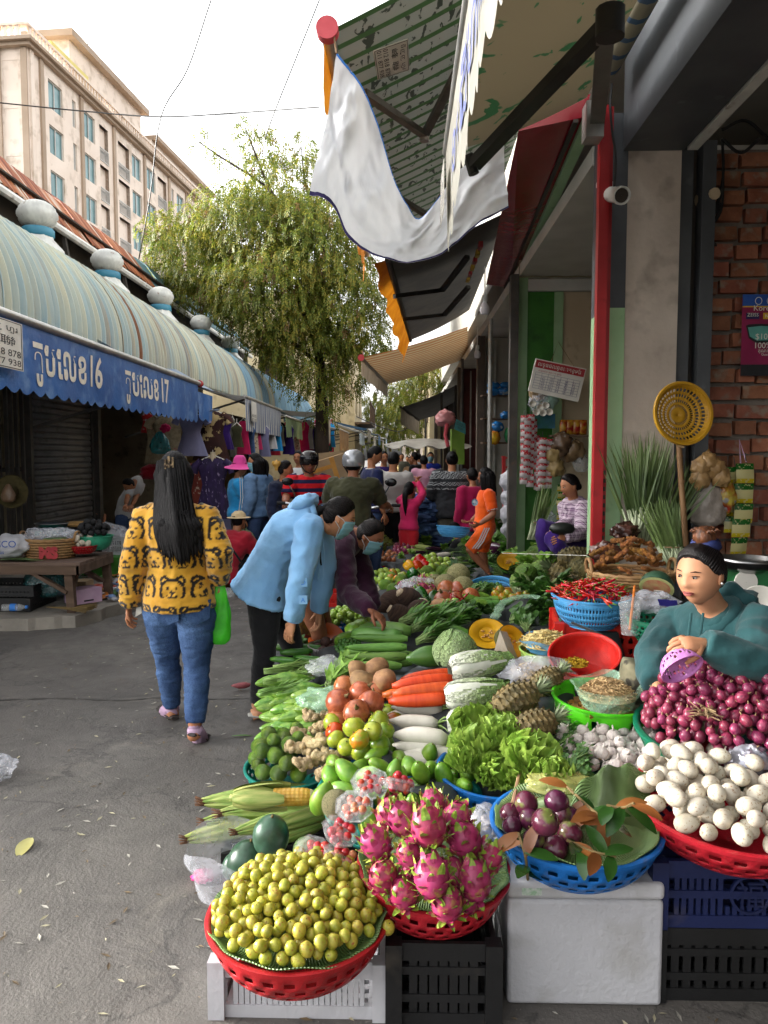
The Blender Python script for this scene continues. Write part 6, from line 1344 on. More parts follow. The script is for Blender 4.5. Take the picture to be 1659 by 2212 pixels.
def greens(b,pts):
 e=pts[-1]
 for k in range(7):
  a=k*2.4;o=V((0,.1*cos(a),.1*sin(a)));b.tube(bez([e+o*.6,e+V((.25,0,.02))+o*2.2,e+V((.5,0,-.05))+o*(3+k%3)],3),[.03,.028,.025,.022,.02,.018,.012],5,1)
rod('white_radish',M_dai,.25,[.1,.45,.78,.95,1,1.02,1,.95,.5],'radish',.05,14,greens,mat('pale_green_stalk','6f8a44','8aa45c',sc=6))
def bitter(name,m):
 out=[]
 for k in range(3):
  b=MB();N,n=26,20;pr=[sin(PI*(i/(N-1))**.85)**.62 for i in range(N)]
  def fn(s,t,k=k):
   i=t*(N-1);x=lerp(-1,1,t);a=2*PI*s;g=.30*max(.03,sin(PI*t**.9))**.62*(1+.12*(abs(sin(5*a))-.5)+.10*nz0(V((x*9+k*5,cos(a)*4,sin(a)*4))));return V((x,.1*sin(PI*t)+cos(a)*g,sin(a)*g))
  b.grid(fn,30,24);b.tube([(.95,0,0),(1.15,.03,.02)],.04,6);out.append(b.mesh(name,[m],170))
 kind(name,out,'bitter melon')
bitter('bitter_melon',gl('bitter_melon_skin','4f7a22','7c9c3e',sc=5,rough=.3,rv=.1))
M_loof=gl('loofah_skin','4a6e26','64883a',sc=1,st=(1,7,7),rough=.5,c3='35521a',sc3=2,thr3=(.6,.68));rod('loofah',M_loof,.17,[.3,.62,.72,.8,.88,.95,1,1,.9,.55],bend=.06,n=20,ridge=.045,tip=lambda b,p:b.tube([p[0]-V((-.02,0,0)),p[0]-V((.1,0,0))],.04,6))
M_cuc=gl('cucumber_skin','2c5a1a','4a7a2a',sc=1.2,st=(1,4,4),rough=.35,c3='7a9a4a',sc3=2,thr3=(.62,.75));rod('cucumber',M_cuc,.22,[.5,.85,1,1,1,.95,.55],bend=.05,n=12)
M_pap=gl('green_papaya_skin','2f5a1e','466f2a',sc=1,st=(.6,3,3),rough=.35,c3='6a8a3a',sc3=1.5,thr3=(.6,.75));rod('green_papaya',M_pap,.38,[.15,.55,.85,1,1,.92,.75,.45,.2],'papaya',.04,16)
M_egp=gl('eggplant_skin','24101e','3a1a30',sc=1,rough=.18);rod('eggplant',M_egp,.22,[.3,.8,1,.95,.8,.6,.4],bend=.12,n=12,tip=lambda b,p:b.tube([p[-1]-V((.12,0,0)),p[-1],p[-1]+V((.16,0,0))],[.13,.1,.04],7,1),tipm=M_gst)
M_sweet=gl('sweet_potato_skin','6a2f34','82434a',sc=2,rough=.6);rod('sweet_potato',M_sweet,.3,[.15,.6,.95,1,.9,.6,.15],bend=.14,n=10,lump=.15)
M_chi=gl('red_chili_skin','8f0c08','ae160e',sc=1,rough=.15,rv=.2);rod('red_chili',M_chi,.13,[.1,.45,.7,.9,1,.9],'chili',.22,7,lambda b,p:b.tube([p[-1],p[-1]+V((.2,.02,0)),p[-1]+V((.5,.1,.05))],[.09,.05,.04],5,1),M_gst,variants=3)
M_zuc=gl('winter_melon_skin','55803a','6f9a4c',sc=1.2,rough=.35);rod('long_green_gourd',M_zuc,.26,[.5,.9,1,1,.95,.9,.6],'gourd',.05,14)
def rhiz(name,m,seed,n=6,cat=None):
 out=[]
 for k in range(4):
  r_=random.Random(seed+k);b=MB();p=V((-.8,0,0));main=[p]
  for i in range(4):p=p+V((.45,r_.uniform(-.2,.2),r_.uniform(-.1,.12)));main.append(p)
  b.tube(bez(main,3),[.12+.16*abs(sin(i*1.3+k))+.08 for i in range(13)],9)
  for i in range(n):
   q=main[r_.randrange(0,4)];d=V((r_.uniform(-.4,.4),r_.choice((-1,1))*r_.uniform(.5,1),r_.uniform(-.1,.6))).normalized();L=r_.uniform(.3,.75);b.tube([q,q+d*L*.4,q+d*L*.75+V((r_.uniform(-.1,.1),0,0)),q+d*L],[.2,.19,.2,.09],8)
  out.append(b.mesh(name,[m],170))
 kind(name,out,cat)
M_ging=gl('ginger_skin','b39a6c','cdb68c',sc=3,rough=.6,bump=.02,bsc=14,c3='7a5c38',sc3=8,thr3=(.64,.72),rv=.1);rhiz('ginger_root',M_ging,11,7,'ginger')
M_turm=gl('turmeric_skin','7a4818','a87028',sc=3,rough=.6,bump=.02,bsc=14,c3='5a3414',sc3=7,thr3=(.58,.66),rv=.15);rhiz('turmeric_root',M_turm,31,6,'turmeric')
M_taro=gl('taro_skin','3a2820','5a4232',sc=1,st=(1,1,8),rough=.9,bump=.03,bsc=9,c3='7a6048',sc3=5,thr3=(.64,.72));fruit('taro_root',M_taro,(.85,.85,1.1),.08,2,cat='taro',extra=lambda b,k:b.lathe([(.34,1.0),(.3,1.12),(.001,1.12)],12,1),variants=2)
for me in KIND['taro_root'][0]:me.materials[1]=mat('taro_flesh','a08a70','b8a488',sc=9)
M_drag=gl('dragon_fruit_skin','7c1c3c','a43660',sc=1.5,rough=.4,rh=.01,rv=.15,c3='a08a3a',sc3=2.2,thr3=(.56,.74));M_dtip=gl('green_scale_tip','5f7a20','90a440',sc=3,rough=.4)
out=[]
for k in range(4):
 r_=random.Random(50+k);b=elp(18,14,(.8,.8,.95),lambda d,p:p*(1+.05*nz(d,2,k)))
 for i in range(34):
  z=1-2*(i+.5)/34;a=i*2.399+k;rr_=sqrt(1-z*z);d=V((rr_*cos(a),rr_*sin(a),z));base=V((d.x*.78,d.y*.78,d.z*.93));upv=(V((0,0,1))-d*d.z);upv=upv.normalized()if upv.length>.1 else V((1,0,0));sd_=d.cross(upv);L=r_.uniform(.3,.5);W=r_.uniform(.15,.22);o=r_.uniform(.2,.7);pr=[]
  for t,wd,lift in((0,1,-.02),(.35,1.0,.16),(.65,.7,.34+.1*o),(.88,.42,.44+.3*o),(1.0,.14,.40+.5*o)):
   c=base+upv*L*(t-.25)*(1-.25*o*t)+d*lift*.55;pr+=[c-sd_*W*wd,c+d*.035,c+sd_*W*wd]
  for s in range(4):
   for h in(0,1):q=s*3+h;i0=len(b.v);b.add([pr[q],pr[q+1],pr[q+4],pr[q+3]],[(0,1,2,3)],1 if s>=2 or(i%2==0 and s>=1)or i%7==0 else 0)
 out.append(b.mesh('dragon_fruit',[M_drag,M_dtip],170))
kind('dragon_fruit',out)
M_pine=gl('pineapple_skin','484224','6a5c32',sc=3,rough=.7,c3='34301c',sc3=8,thr3=(.55,.65),rv=.1);M_pleaf=gl('pineapple_leaf','4a5a3a','6f7a55',sc=2,rough=.5);M_peye=gl('pineapple_eye','3c3420','55492c',sc=6,rough=.8)
out=[]
for k in range(2):
 b=elp(20,14,(.60,.60,1.0));rows,per=9,11
 for i in range(rows):
  z=lerp(-.86,.86,i/(rows-1));rr_=.60*sqrt(max(.05,1-z*z));m_=max(5,int(per*rr_/.60))
  for j in range(m_):
   a=2*PI*(j+.5*(i%2))/m_;d=V((cos(a),sin(a),z*.45)).normalized();c=V((cos(a)*rr_,sin(a)*rr_,z));s_=V((-sin(a),cos(a),0));u_=d.cross(s_)*-1;h=.14 if m_>6 else.1;w_=.95*PI*rr_/m_
   if u_.z<0:u_=-u_
   vs=[c-s_*w_,c+u_*h,c+s_*w_,c-u_*h,c+d*.075+u_*.02,c+d*.13+u_*.09];b.add(vs,[(0,3,4),(3,2,4),(2,1,5,4),(1,0,4,5)],0)
 for i in range(30):
  a=i*2.4;t=i/30;L=lerp(.55,.8,t);o=lerp(.9,.1,t);p0=V((.12*cos(a)*(1-t),.12*sin(a)*(1-t),.95));d=V((cos(a)*o,sin(a)*o,1)).normalized();s_=V((-sin(a),cos(a),0))*.07
  p1=p0+d*L*.55;p2=p0+d*L+V((cos(a),sin(a),-.3))*.12*o;b.add([p0-s_,p0+s_,p1+s_*.8,p1-s_*.8,p2],[(0,1,2,3),(3,2,4)],1)
 out.append(b.mesh('pineapple',[M_pine,M_pleaf],0))
kind('pineapple',out)
M_husk=gl('corn_husk','6f8a3a','a3a860',sc=1.4,st=(.5,9,9),rough=.6,rv=.1);M_silk=mat('corn_silk','3a2414','5a3a20',sc=20,rough=.9);M_kern=gl('corn_kernel','c0962c','d0ae4a',sc=6,rough=.25);M_pale=gl('pale_corn_tip','b8ac80','c8be98',sc=6,rough=.5)
def corn(openk):
 b=MB()
 if openk:
  n=16
  def kf(s,t):i=0;x=lerp(-.1,1.0,t);g=.2*(1-max(0,(t-.55)/.45)**2*.75);a=2*PI*s;k_=1+.07*(abs(sin(8*a))**.6)*(abs(sin(t*34))**.6);return V((x,cos(a)*g*k_,sin(a)*g*k_))
  b.grid(kf,64,66,2);b.m=[3 if(b.v[f[0]][0]>.72)else 2 for f in b.f]
 for k in range(7):
  a0=k*.95;
  def fn(s,t,k=k,a0=a0):x=lerp(-1,.92 if not openk else.1,t);g=.25*max(.05,sin(PI*(t*.86+.1)**.8))**.7+.008*k;a=a0+lerp(-.75,.75,s)*(1-.6*t**3);fl=(.25*t**2 if openk and k%2==0 else 0)+.02*sin(s*9+k);return V((x+.03*k*t,cos(a)*(g+fl),sin(a)*(g+fl)))
  b.grid(fn,6,10,0)
 b.tube([(-1.08,0,0),(-.9,0,0)],.08,7,0)
 if not openk:
  for k in range(9):a=k*.7;b.tube([(.85,.02,0),(1.0,.05*cos(a),.05*sin(a)),(1.18,.12*cos(a),.1*sin(a)-.06)],[.03,.03,.01],4,1)
 return b.mesh('corn_cob',[M_husk,M_silk,M_kern,M_pale],170)
kind('corn_cob',[corn(False)],'corn');kind('peeled_corn_cob',[corn(True)],'corn')
def leafm(name,a,b_,trans=.3,vein=None,**k):
 k.setdefault('rough',.45);k.setdefault('rv',.15);return cloth(name,a,b_,trans=trans,**k)
def leaf(b,base,d,n,L,W,droop=.5,mi=0,segs=4,fold=.18,ruffle=0,ph=0,shape=None):
 """one curved leaf of 2 x segs faces"""
 d=V(d).normalized();n=V(n);n=(n-d*n.dot(d));n=n.normalized()if n.length>1e-4 else frame(d)[0];s=d.cross(n);p=V(base);vs=[]
 for i in range(segs+1):
  t=i/segs;w_=W*(shape(t)if shape else sin(PI*min(1,t*.92+.06))**.75)*.5;a=droop*t;dd=d*cos(a)-n*sin(a);nn_=n*cos(a)+d*sin(a);r_=ruffle*sin(t*9+ph)*w_
  vs+=[p-s*w_+nn_*(fold*w_+r_),p,p+s*w_+nn_*(fold*w_-r_)];p=p+dd*(L/segs)
 fs=[]
 for i in range(segs):q=i*3;fs+=[(q,q+1,q+4,q+3),(q+1,q+2,q+5,q+4)]
 b.add(vs,fs,mi)
def bunch(name,ml,ms,n,L,W,spread,stem,seed,droop=.6,ruffle=0,segs=4,aim=(1,0,.25),cat=None,per=1):
 """a tied handful lying along x: stems at the back, leaves fanning out to the front"""
 r_=random.Random(seed);lf_,st_=MB(),MB()
 for i in range(n):
  d=(V(aim)+V((0,r_.uniform(-1,1)*spread,r_.uniform(-.5,1)*spread*.7))).normalized();l2=stem*r_.uniform(.5,1.1);p=V((-.5*stem,r_.uniform(-.1,.1),r_.uniform(-.06,.1)));q=p+d*l2
  st_.tube([p,p.lerp(q,.5)+V((0,0,.01)),q],[.016,.013,.009],4)
  for k in range(per):
   bq=p.lerp(q,1-.6*k/max(1,per));dd=(d+V((r_.uniform(-.5,.5),r_.uniform(-.8,.8),r_.uniform(-.3,.6)))*(.5 if per==1 else.9)).normalized()
   leaf(lf_,bq,dd,V((r_.uniform(-.4,.4),r_.uniform(-.4,.4),1)),L*r_.uniform(.7,1.15),W*r_.uniform(.75,1.2),droop*r_.uniform(.4,1.4),0,segs,.2,ruffle,r_.uniform(0,6))
 kind(name,[(lf_.mesh('leaves',[ml],170),st_.mesh('stems',[ms],170))],cat or 'greens')
M_l1=leafm('broad_dark_leaf','30541f','4c7630',sc=3);M_l2=leafm('mid_green_leaf','44702a','66943e',sc=3);M_l3=leafm('light_green_leaf','64902f','8aae4c',sc=3);M_l4=leafm('herb_leaf','3c642a','5a823c',sc=4);M_l5=leafm('blue_green_blade','2a4a24','456a3a',sc=3);M_st=mat('pale_leaf_stem','6f8a4a','8aa062',sc=5,rough=.5);M_stw=mat('white_leaf_stem','a0aa88','b4bc9c',sc=5,rough=.5)
bunch('leafy_greens',M_l1,M_st,46,.34,.24,.8,.7,1,per=2);bunch('water_spinach',M_l2,M_st,52,.55,.12,.45,.8,2,.4,per=2);bunch('pale_greens',M_l3,M_st,46,.36,.26,.75,.6,3,per=2,ruffle=.15);bunch('mint_herbs',M_l4,M_st,70,.16,.12,1.1,.75,4,per=3);bunch('spring_onions',M_l5,M_stw,60,1.0,.035,.28,.7,5,.35,segs=3);bunch('wing_beans',M_l3,M_st,36,.9,.13,.25,.3,6,.25,ruffle=.4,segs=7,cat='beans')
bunch('long_beans',gl('long_bean_skin','5f7f36','7c9a50',sc=3,rough=.4),gl('long_bean_skin','5f7f36','7c9a50',sc=3),40,.5,.05,.12,1.5,7,.2,segs=3,cat='beans',aim=(1,0,.05))
M_brc=gl('broccoli_head','1c3018','2c4424',sc=12,rough=.9,bump=.05,bsc=30)
out=[]
b=MB()
for i in range(26):
 r_=random.Random(i);a=i*2.4;q=sqrt(i/26)*.75;b.ell((q*cos(a),q*sin(a),.35-.5*q*q),(.26,.26,.22),8,6,0,None,lambda d,p,i=i:p*(1+.25*nz(d,4,i)))
b.tube([(0,0,-.7),(0,0,.1)],[.2,.35],8,1);kind('broccoli',[b.mesh('broccoli',[M_brc,M_st],170)])
def cabb(name,stops,L,n,vein,cat,veinsc=3.0,elong=1.0,ribw=.16):
 m_=NT(name+'_leaf');v=m_.co('Object');x=m_.n('ShaderNodeSeparateXYZ');m_.l(v,x.inputs[0]);vo=m_.noise(m_.co('Object',(.7,3.4,3.4)),veinsc,3,None,.5,1.2)
 g=m_.math('ADD',m_.math('MULTIPLY_ADD',x.outputs[0],.5/elong,.5),m_.math('MULTIPLY',m_.math('SUBTRACT',m_.noise(v,2.5,4),.5),.45));col=m_.ramp(g,stops);ve=m_.ramp(vo,[(.47,(0,0,0)),(.5,(1,1,1)),(.53,(0,0,0))]);col=m_.mix(m_.math('MULTIPLY',ve,.6),col,vein)
 m_.setp(Base_Color=col,Roughness=.42);m_.bump(m_.math('ADD',ve,m_.math('MULTIPLY',m_.noise(v,9,4),.8)),.03)
 out=[]
 for k in range(2):
  b=MB();r_=random.Random(k+n)
  b.ell((0,0,0),(.96*elong,.5 if elong>1 else.93,.5 if elong>1 else.93),20,14)
  for i in range(n):
   a0=i*2.4+k;rw=(.52 if elong>1 else.97)+.018*i;top_=r_.uniform(.78,1.08)*elong
   def fn(s,t,a0=a0,rw=rw,top_=top_,i=i):
    xx=lerp(-.98*elong,top_,t);q=min(.999,abs(xx)/elong/1.02);g_=rw*sqrt(max(.02,1-q**2.6))+.07*t**3;a=a0+lerp(-.95,.95,s)*(.45+.75*sin(PI*min(1,t*.8+.12)))
    g_+=.03*sin(s*17+t*14+i)*t**2+.035*math.exp(-((s-.5)/.12)**2)*(1-t);return V((xx,cos(a)*g_,sin(a)*g_))
   b.grid(fn,12,12)
  out.append(b.mesh(name,[m_.m],170))
 kind(name,out,cat);return m_.m
mn=cabb('napa_cabbage',[(.05,'c8ccba'),(.35,'b4c096'),(.55,'93ae68'),(.9,'6c903e')],2,8,'bcc6a0','cabbage',2.6,1.25)
M_rib=gl('white_cabbage_rib','b4b8a8','c6c8ba',sc=3,rough=.3);out=[]
for k in range(2):
 b=MB();r_=random.Random(k);b.ell((.05,0,0),(1.1,.44,.44),18,12)
 for i in range(9):
  a0=i*2.4+k;tp=r_.uniform(1.0,1.42);rw=.45+.02*i;ph=r_.uniform(0,6)
  def fn(s,t,a0=a0,tp=tp,rw=rw,ph=ph):x=lerp(-1.25,tp,t);e=abs(s-.5)*2;g=rw*(.55+.45*sin(PI*min(1,t*1.1)**.7)**.6)*(1 if t<.6 else 1-.5*(t-.6)**1.3)+.16*max(0,t-.7)**1.2*(1+e)+.035*math.exp(-(e/.22)**2)*(1-t*.8)+.03*sin(s*30+ph)*sin(t*17)*e*t;a=a0+(s-.5)*2*(.5+.75*sin(PI*min(1,.15+t*.75)));return V((x-.12*e*e*t,cos(a)*g,sin(a)*g))
  n0=len(b.f);b.grid(fn,20,14)
  for q in range(n0,len(b.f)):c,rr_=(q-n0)%20,(q-n0)//20;b.m[q]=1 if abs(c-9.5)<3.6*(1-rr_/13)or(rr_<9 and(c+rr_)%6==0 and abs(c-9.5)<7)else 0
 out.append(b.mesh('napa_cabbage',[mn,M_rib],170))
kind('napa_cabbage',out,'cabbage')
cabb('round_cabbage',[(.1,'9ab078'),(.5,'84a060'),(.9,'6f9450')],1,7,'b0c090','cabbage',2.2,1.0);cabb('leaf_lettuce',[(.05,'a8b888'),(.4,'84a24a'),(.9,'5f8a2c')],1,9,'b0bc8c','lettuce',2.4,1.1)
M_frl=leafm('frilly_lettuce_leaf','6c8f32','94ae4c',sc=3,rv=.1);
def frill(n,seed):
 b=MB();r_=random.Random(seed)
 for i in range(n):
  a=r_.uniform(0,6.28);el=r_.uniform(.15,1.2);d=V((cos(a)*cos(el),sin(a)*cos(el),sin(el)));s=frame(d)[0];nn_=d.cross(s);L=r_.uniform(.7,1.05);ph=r_.uniform(0,6)
  def fn(u_,t,d=d,s=s,nn_=nn_,L=L,ph=ph):
   w_=.15+.55*t**.8;e=abs(u_-.5)*2;rf=(.12*t**1.5*(sin(u_*22+ph)+.6*sin(u_*39+ph*2+t*8)))*(.35+.65*max(e,t**3));return d*L*t*(1-.12*e*t)+s*(u_-.5)*w_*1.3+nn_*(rf+.28*t*t)
  b.grid(fn,16,7)
 return b.mesh('frilly_lettuce',[M_frl],170)
kind('frilly_lettuce',[frill(20,1),frill(20,2)],'lettuce')
# -- placing
def axd(u,v,z):return(CAMZ-z)/-ray(u,v).z
VAR=[0]
def item(kd,pos,size,rot,label,group=None,support=True,scale=None):
 """one individual: size is its half-length in metres (world)"""
 vs,cat=KIND[kd];VAR[0]+=1;me=vs[VAR[0]%len(vs)]
 if isinstance(me,tuple):
  t=put(kd,None,None,pos,rot,size if scale is None else tuple(size*q for q in scale),label=label,cat=cat,group=group);put('leaves',me[0],t,kind='stuff');put('stems',me[1],t)
 else:t=put(kd,me,None,pos,rot,size if scale is None else tuple(size*q for q in scale),label=label,cat=cat,group=group)
 if support:SUP.append((pos[0],pos[1],pos[2]-size*.45))
 return t
def rr3():return(U(-.9,.9),U(-.9,.9),U(0,6.28))
def at_px(kd,u,v,z,px,rot,label,group=None,scale=None,support=True):
 p=GZ(u,v,z);return item(kd,p,px/2*axd(u,v,z)/FPX,rot,label,group,support,scale)
def zone(kd,u,v,ru,rv,px,n,z,label,group,mound=.0,rot=None,gap=.8,kinds=None):
 """n individuals spread over an oval patch of the stall, piled higher towards its middle"""
 pts=[];tries=0
 while len(pts)<n and tries<n*60:
  tries+=1;a,q=U(0,6.28),sqrt(U(0,1));x,y=u+ru*q*cos(a),v+rv*q*sin(a)
  if all((x-p[0])**2+((y-p[1])*1.25)**2>(px*gap)**2 for p in pts):pts.append((x,y,q))
 for x,y,q in sorted(pts,key=lambda p:p[1]):
  k=kinds[rnd.randrange(len(kinds))]if kinds else kd;at_px(k,x,y,z+mound*(1-q*q),px*U(.88,1.12),rot()if rot else rr3(),label,group)
def heap(n,R,r,dome,K=150,seed=1,cut=2.7,flat=1.0):
 K=max(K,150)
 """drop n balls of radius r onto a domed bed in a round basket of radius R; local positions, rim plane z = 0"""
 g=np.random.default_rng(seed);P=np.zeros((0,3));out=[];miss=0
 while len(out)<n and miss<60:
  a=g.uniform(0,2*PI,K);q=np.sqrt(g.uniform(0,1,K))*(R-r*.5);xy=np.stack([q*np.cos(a),q*np.sin(a)],1);base=dome*(1-(q/R)**2);z=base+r*.55
  if len(P):
   d=np.hypot(xy[:,None,0]-P[None,:,0],xy[:,None,1]-P[None,:,1]);D=1.8*r;zz=np.where(d<D,P[None,:,2]+np.sqrt(np.maximum(0,D*D-d*d))*flat,-9).max(1);z=np.maximum(z,zz)
  h=z-base;i=int(np.argmin(h))
  if h[i]>cut*r:miss+=1;continue
  out.append((xy[i,0],xy[i,1],z[i]));P=np.array(out)
 return out
def rimm(C,tilt=(0,0)):m=Euler((tilt[0],tilt[1],0)).to_matrix().to_4x4();m.translation=C;return m
def heap_items(kd,M,n,R,r,dome,label,group,rot=None,seed=1,kinds=None,cut=2.7,jit=.1,K=26):
 for x,y,z in heap(n,R,r,dome,K,seed,cut):
  k=kinds[rnd.randrange(len(kinds))]if kinds else kd;item(k,M@V((x,y,z)),r*U(1-jit,1+jit),(rot or rr3)(),label,group,False)
# -- baskets and crates
def plast(name,a,b_=None,rough=.42):return mat(name,a,b_,sc=3,rough=rough,c3='5c544a',sc3=8,thr3=(.6,1.0),spec=.4,bump=.002,bsc=50)
BK={}
def basket(label,C,D,depth,m,tilt=(0,0),style='weave',group=None,name='plastic_basket',liner=None,foot=True):
 key=(m.name,style,round(depth/D,1))
 if key not in BK:
  k=depth/(D/2);rows=10;n={'weave':108,'net':150,'solid':48,'flower':96}[style];pr=[(.60+.37*sin(PI/2*(i/rows)**.9)**1.0,-k+k*(i/rows)**1.25)for i in range(rows+1)]
  hol={'weave':lambda i,j:not(1<=i<=8 and i%2==1 and(j+(i//2)*2)%4 in(0,1)),'net':lambda i,j:not(1<=i<=8 and j%2==0 and i%2),'solid':None,'flower':lambda i,j:not(2<=i<=8 and((j%12)in(2,3)and i in(2,3,6,7)or(j%12)in(8,9)and i in(4,5)or(j%12 in(0,5))and i in(4,5)))}[style]
  b=MB();b.lathe([(.001,-k),(.3,-k)]+pr,n,keep=(lambda i,j:True if i<2 else hol(i-2,j))if hol else None);wall=b.mesh('wall',[m],60)
  b=MB();b.lathe([(.955,-.035),(.97,.012),(1.0,.02),(1.035,.008),(1.03,-.03),(1.0,-.036),(.955,-.035)],64);rim=b.mesh('rim',[m],60)
  b=MB();b.lathe([(.58,-k-.025),(.62,-k-.02),(.62,-k+.01),(.58,-k+.01),(.58,-k-.025)],48);ft=b.mesh('foot_ring',[m],60);BK[key]=(wall,rim,ft)
 t=thing(name,label,'basket' if style!='solid' else 'basin',C,(tilt[0],tilt[1],U(0,.4)),group,D/2)
 w_=put('wall',BK[key][0],t,solid=.012);put('rim',BK[key][1],t);put('foot_ring',BK[key][2],t)
 if foot:SUP.append((C[0],C[1],C[2]-depth-.01))
 return t
def bananam():
 n=NT('banana_leaf');v=n.co('Object');x=n.n('ShaderNodeSeparateXYZ');n.l(v,x.inputs[0]);a=n.math('ARCTAN2',x.outputs[1],x.outputs[0]);f=n.math('SINE',n.math('MULTIPLY',a,160.0));col=n.mix(n.math('MULTIPLY_ADD',f,.3,.3),n.ramp(n.noise(v,4,4),[(.3,'4a6a34'),(.7,'7a9258')]),'5f7d44')
 n.setp(Base_Color=col,Roughness=.4);n.bump(f,.002);return n.m
M_ban=bananam()
def liner(label,C,R,tilt,depth,seed=0,dome=.06):
 """banana leaf pieces pressed into a basket, their edges standing above the rim"""
 b=MB()
 def fn(s,t):a=2*PI*s;r=lerp(.0,1.0,t)*R;t0=t;t=max(0,(t0-.8)/.2);up_=.03*R*nz0(V((cos(a)*2+seed,sin(a)*2,0)))+.035*R*sin(a*3+seed)*t;return V((cos(a)*r*(1+.02*sin(a*11+seed)*t),sin(a)*r*(1+.02*sin(a*11+seed)*t),(dome*(1-(t0/.85)**2)-.022 if t0<.85 else-.022)+t*(.034+up_)))
 b.grid(fn,72,14);return put('banana_leaf',b.mesh('banana_leaf',[M_ban],170),None,C,(tilt[0],tilt[1],0),solid=.003,label=label,cat='banana leaf')
def crate(label,base,d,m,rotz=0,style='v',nx=10,rows=1,name='plastic_crate',wall=.014,openy=None,emblem=False):
 """ventilated stacking crate: four latticed sides, base grid, corner posts; d = width, depth, height"""
 t=thing(name,label,'crate',base,(0,0,rotz));w,dp,h=d
 def side(L,n):
  b=MB();b.box((0,0,h-.025),(L,wall,.05));b.box((0,0,.018),(L,wall,.036))
  for k in range(1,rows):b.box((0,0,h*k/rows),(L,wall,.022))
  for i in range(n+1):
   x=lerp(-L/2+.03,L/2-.03,i/n)
   if emblem and abs(x)<.062:b.box((x,.002,h*.18),(.012,wall*.7,h*.26));b.box((x,.002,h*.84),(.012,wall*.7,h*.2));continue
   b.box((x,.002,h/2),(.013 if style=='v' else.022,wall*.7,h-.05))
  if style=='x':
   for i in range(n):
    x=lerp(-L/2+.03,L/2-.03,(i+.5)/n)
    for k in range(rows):zc=h*(k+.5)/rows;b.box((x,0,zc),(.06,wall*.6,.012),rot=(0,.8,0));b.box((x,0,zc),(.06,wall*.6,.012),rot=(0,-.8,0))
  return b.mesh('side_lattice',[m],0)
 s1,s2=side(w-.05,nx),side(dp-.05,max(3,int(nx*dp/w)))
 put('side_lattice',s1,t,(0,-dp/2,0));put('side_lattice',s1,t,(0,dp/2,0),(0,0,PI));put('side_lattice',s2,t,(-w/2,0,0),(0,0,-HP));put('side_lattice',s2,t,(w/2,0,0),(0,0,HP))
 cp=MB().box((0,0,h/2),(.045,.045,h)).mesh('corner_post',[m],0)
 for x in(-w/2,w/2):
  for y in(-dp/2,dp/2):put('corner_post',cp,t,(x*.985,y*.985,0))
 b=MB()
 for i in range(9):b.box((lerp(-w/2+.03,w/2-.03,i/8),0,.008),(.02,dp-.04,.012));b.box((0,lerp(-dp/2+.03,dp/2-.03,i/8),.0085),(w-.04,.02,.012))
 b.build('base_grid',m,t,0,world=False)
 if emblem:
  b=MB();b.lathe([(.05,-.004),(.058,-.004),(.058,.004),(.05,.004),(.05,-.004)],28,M=Matrix.Translation((0,-dp/2-.004,h*.5))@Matrix.Rotation(HP,4,'X'));tx=text('福',.085);write(b,tx,lambda x,y:V((x-.042,-dp/2-.008,h*.5-.032+y)));write(b,tx,lambda x,y:V((x-.042,-dp/2-.002,h*.5-.032+y)));b.build('round_emblem',m,t,0,world=False)
 return t
# -- the stalls
P_red=plast('red_plastic_ware','8f1016','a4141c');P_dred=plast('crimson_plastic_ware','9a1420','b01c2a');P_blue=plast('azure_plastic_ware','0f5aa0','1668b4');P_teal=plast('teal_plastic_ware','0a6a60','10786c');P_green=plast('deep_green_plastic_ware','065a40','0a6a4c');P_lime=plast('lime_plastic_ware','3fae0c','52c41a');P_lblue=plast('sky_plastic_ware','3a84b8','4c96c8');P_navy=plast('navy_plastic_ware','141c3e','1b2550',.45);P_black=plast('black_plastic_ware','161616','1e1e1f',.5);P_wht=plast('white_plastic_ware','a8a8ac','b8b8bc',.4);P_rcr=plast('scarlet_plastic_ware','a81a14','bc2218',.4);P_yel=plast('yellow_plastic_ware','b8841c','c8962a');P_pnk=plast('pink_plastic_ware','b870b4','c884c4');P_org=plast('orange_plastic_ware','b04a18','c05a22');P_pg=plast('pale_green_plastic_ware','8aa84a','9cba5c');P_lav=plast('lavender_plastic_ware','7a80b8','8c92c4')
def rx(a=.25):return lambda:(U(-.2,.2),U(-.15,.15),U(-a,a))
# --- front row
cr1=crate('white slatted crate under the jujube basket',V((AY(646,2200,2.02).x,2.20,0)),(.46,.36,.165),P_wht,nx=22)
tl=(.03,0);C=GZ(645,1972,.305)
basket('red woven plastic basket heaped with jujubes',C,.485,.135,P_red,tl)
liner('banana leaf edging around the jujubes',C,.242,tl,.13,1,.065)
heap_items('jujube',rimm(C,tl),300,.228,.0182,.07,'small yellow green jujube heaped in the red basket','jujubes in the red basket',seed=4)
item('jujube',GZ(838,2004,.30),.021,(.5,.2,0),'single reddish jujube wedged against the dragon fruit basket',support=False)
cr2=crate('scuffed black crate under the dragon fruit basket',V((AY(957,2205,2.01).x,2.18,0)),(.275,.36,.235),P_black,nx=6,rows=3,style='h')
tl=(.1,.03);C=GZ(937,1868,.37)
basket('red woven basket of dragon fruit with a cracked rim',C,.43,.135,P_dred,tl);liner('yellowing banana leaf edging around the dragon fruit',C,.215,tl,.13,5)
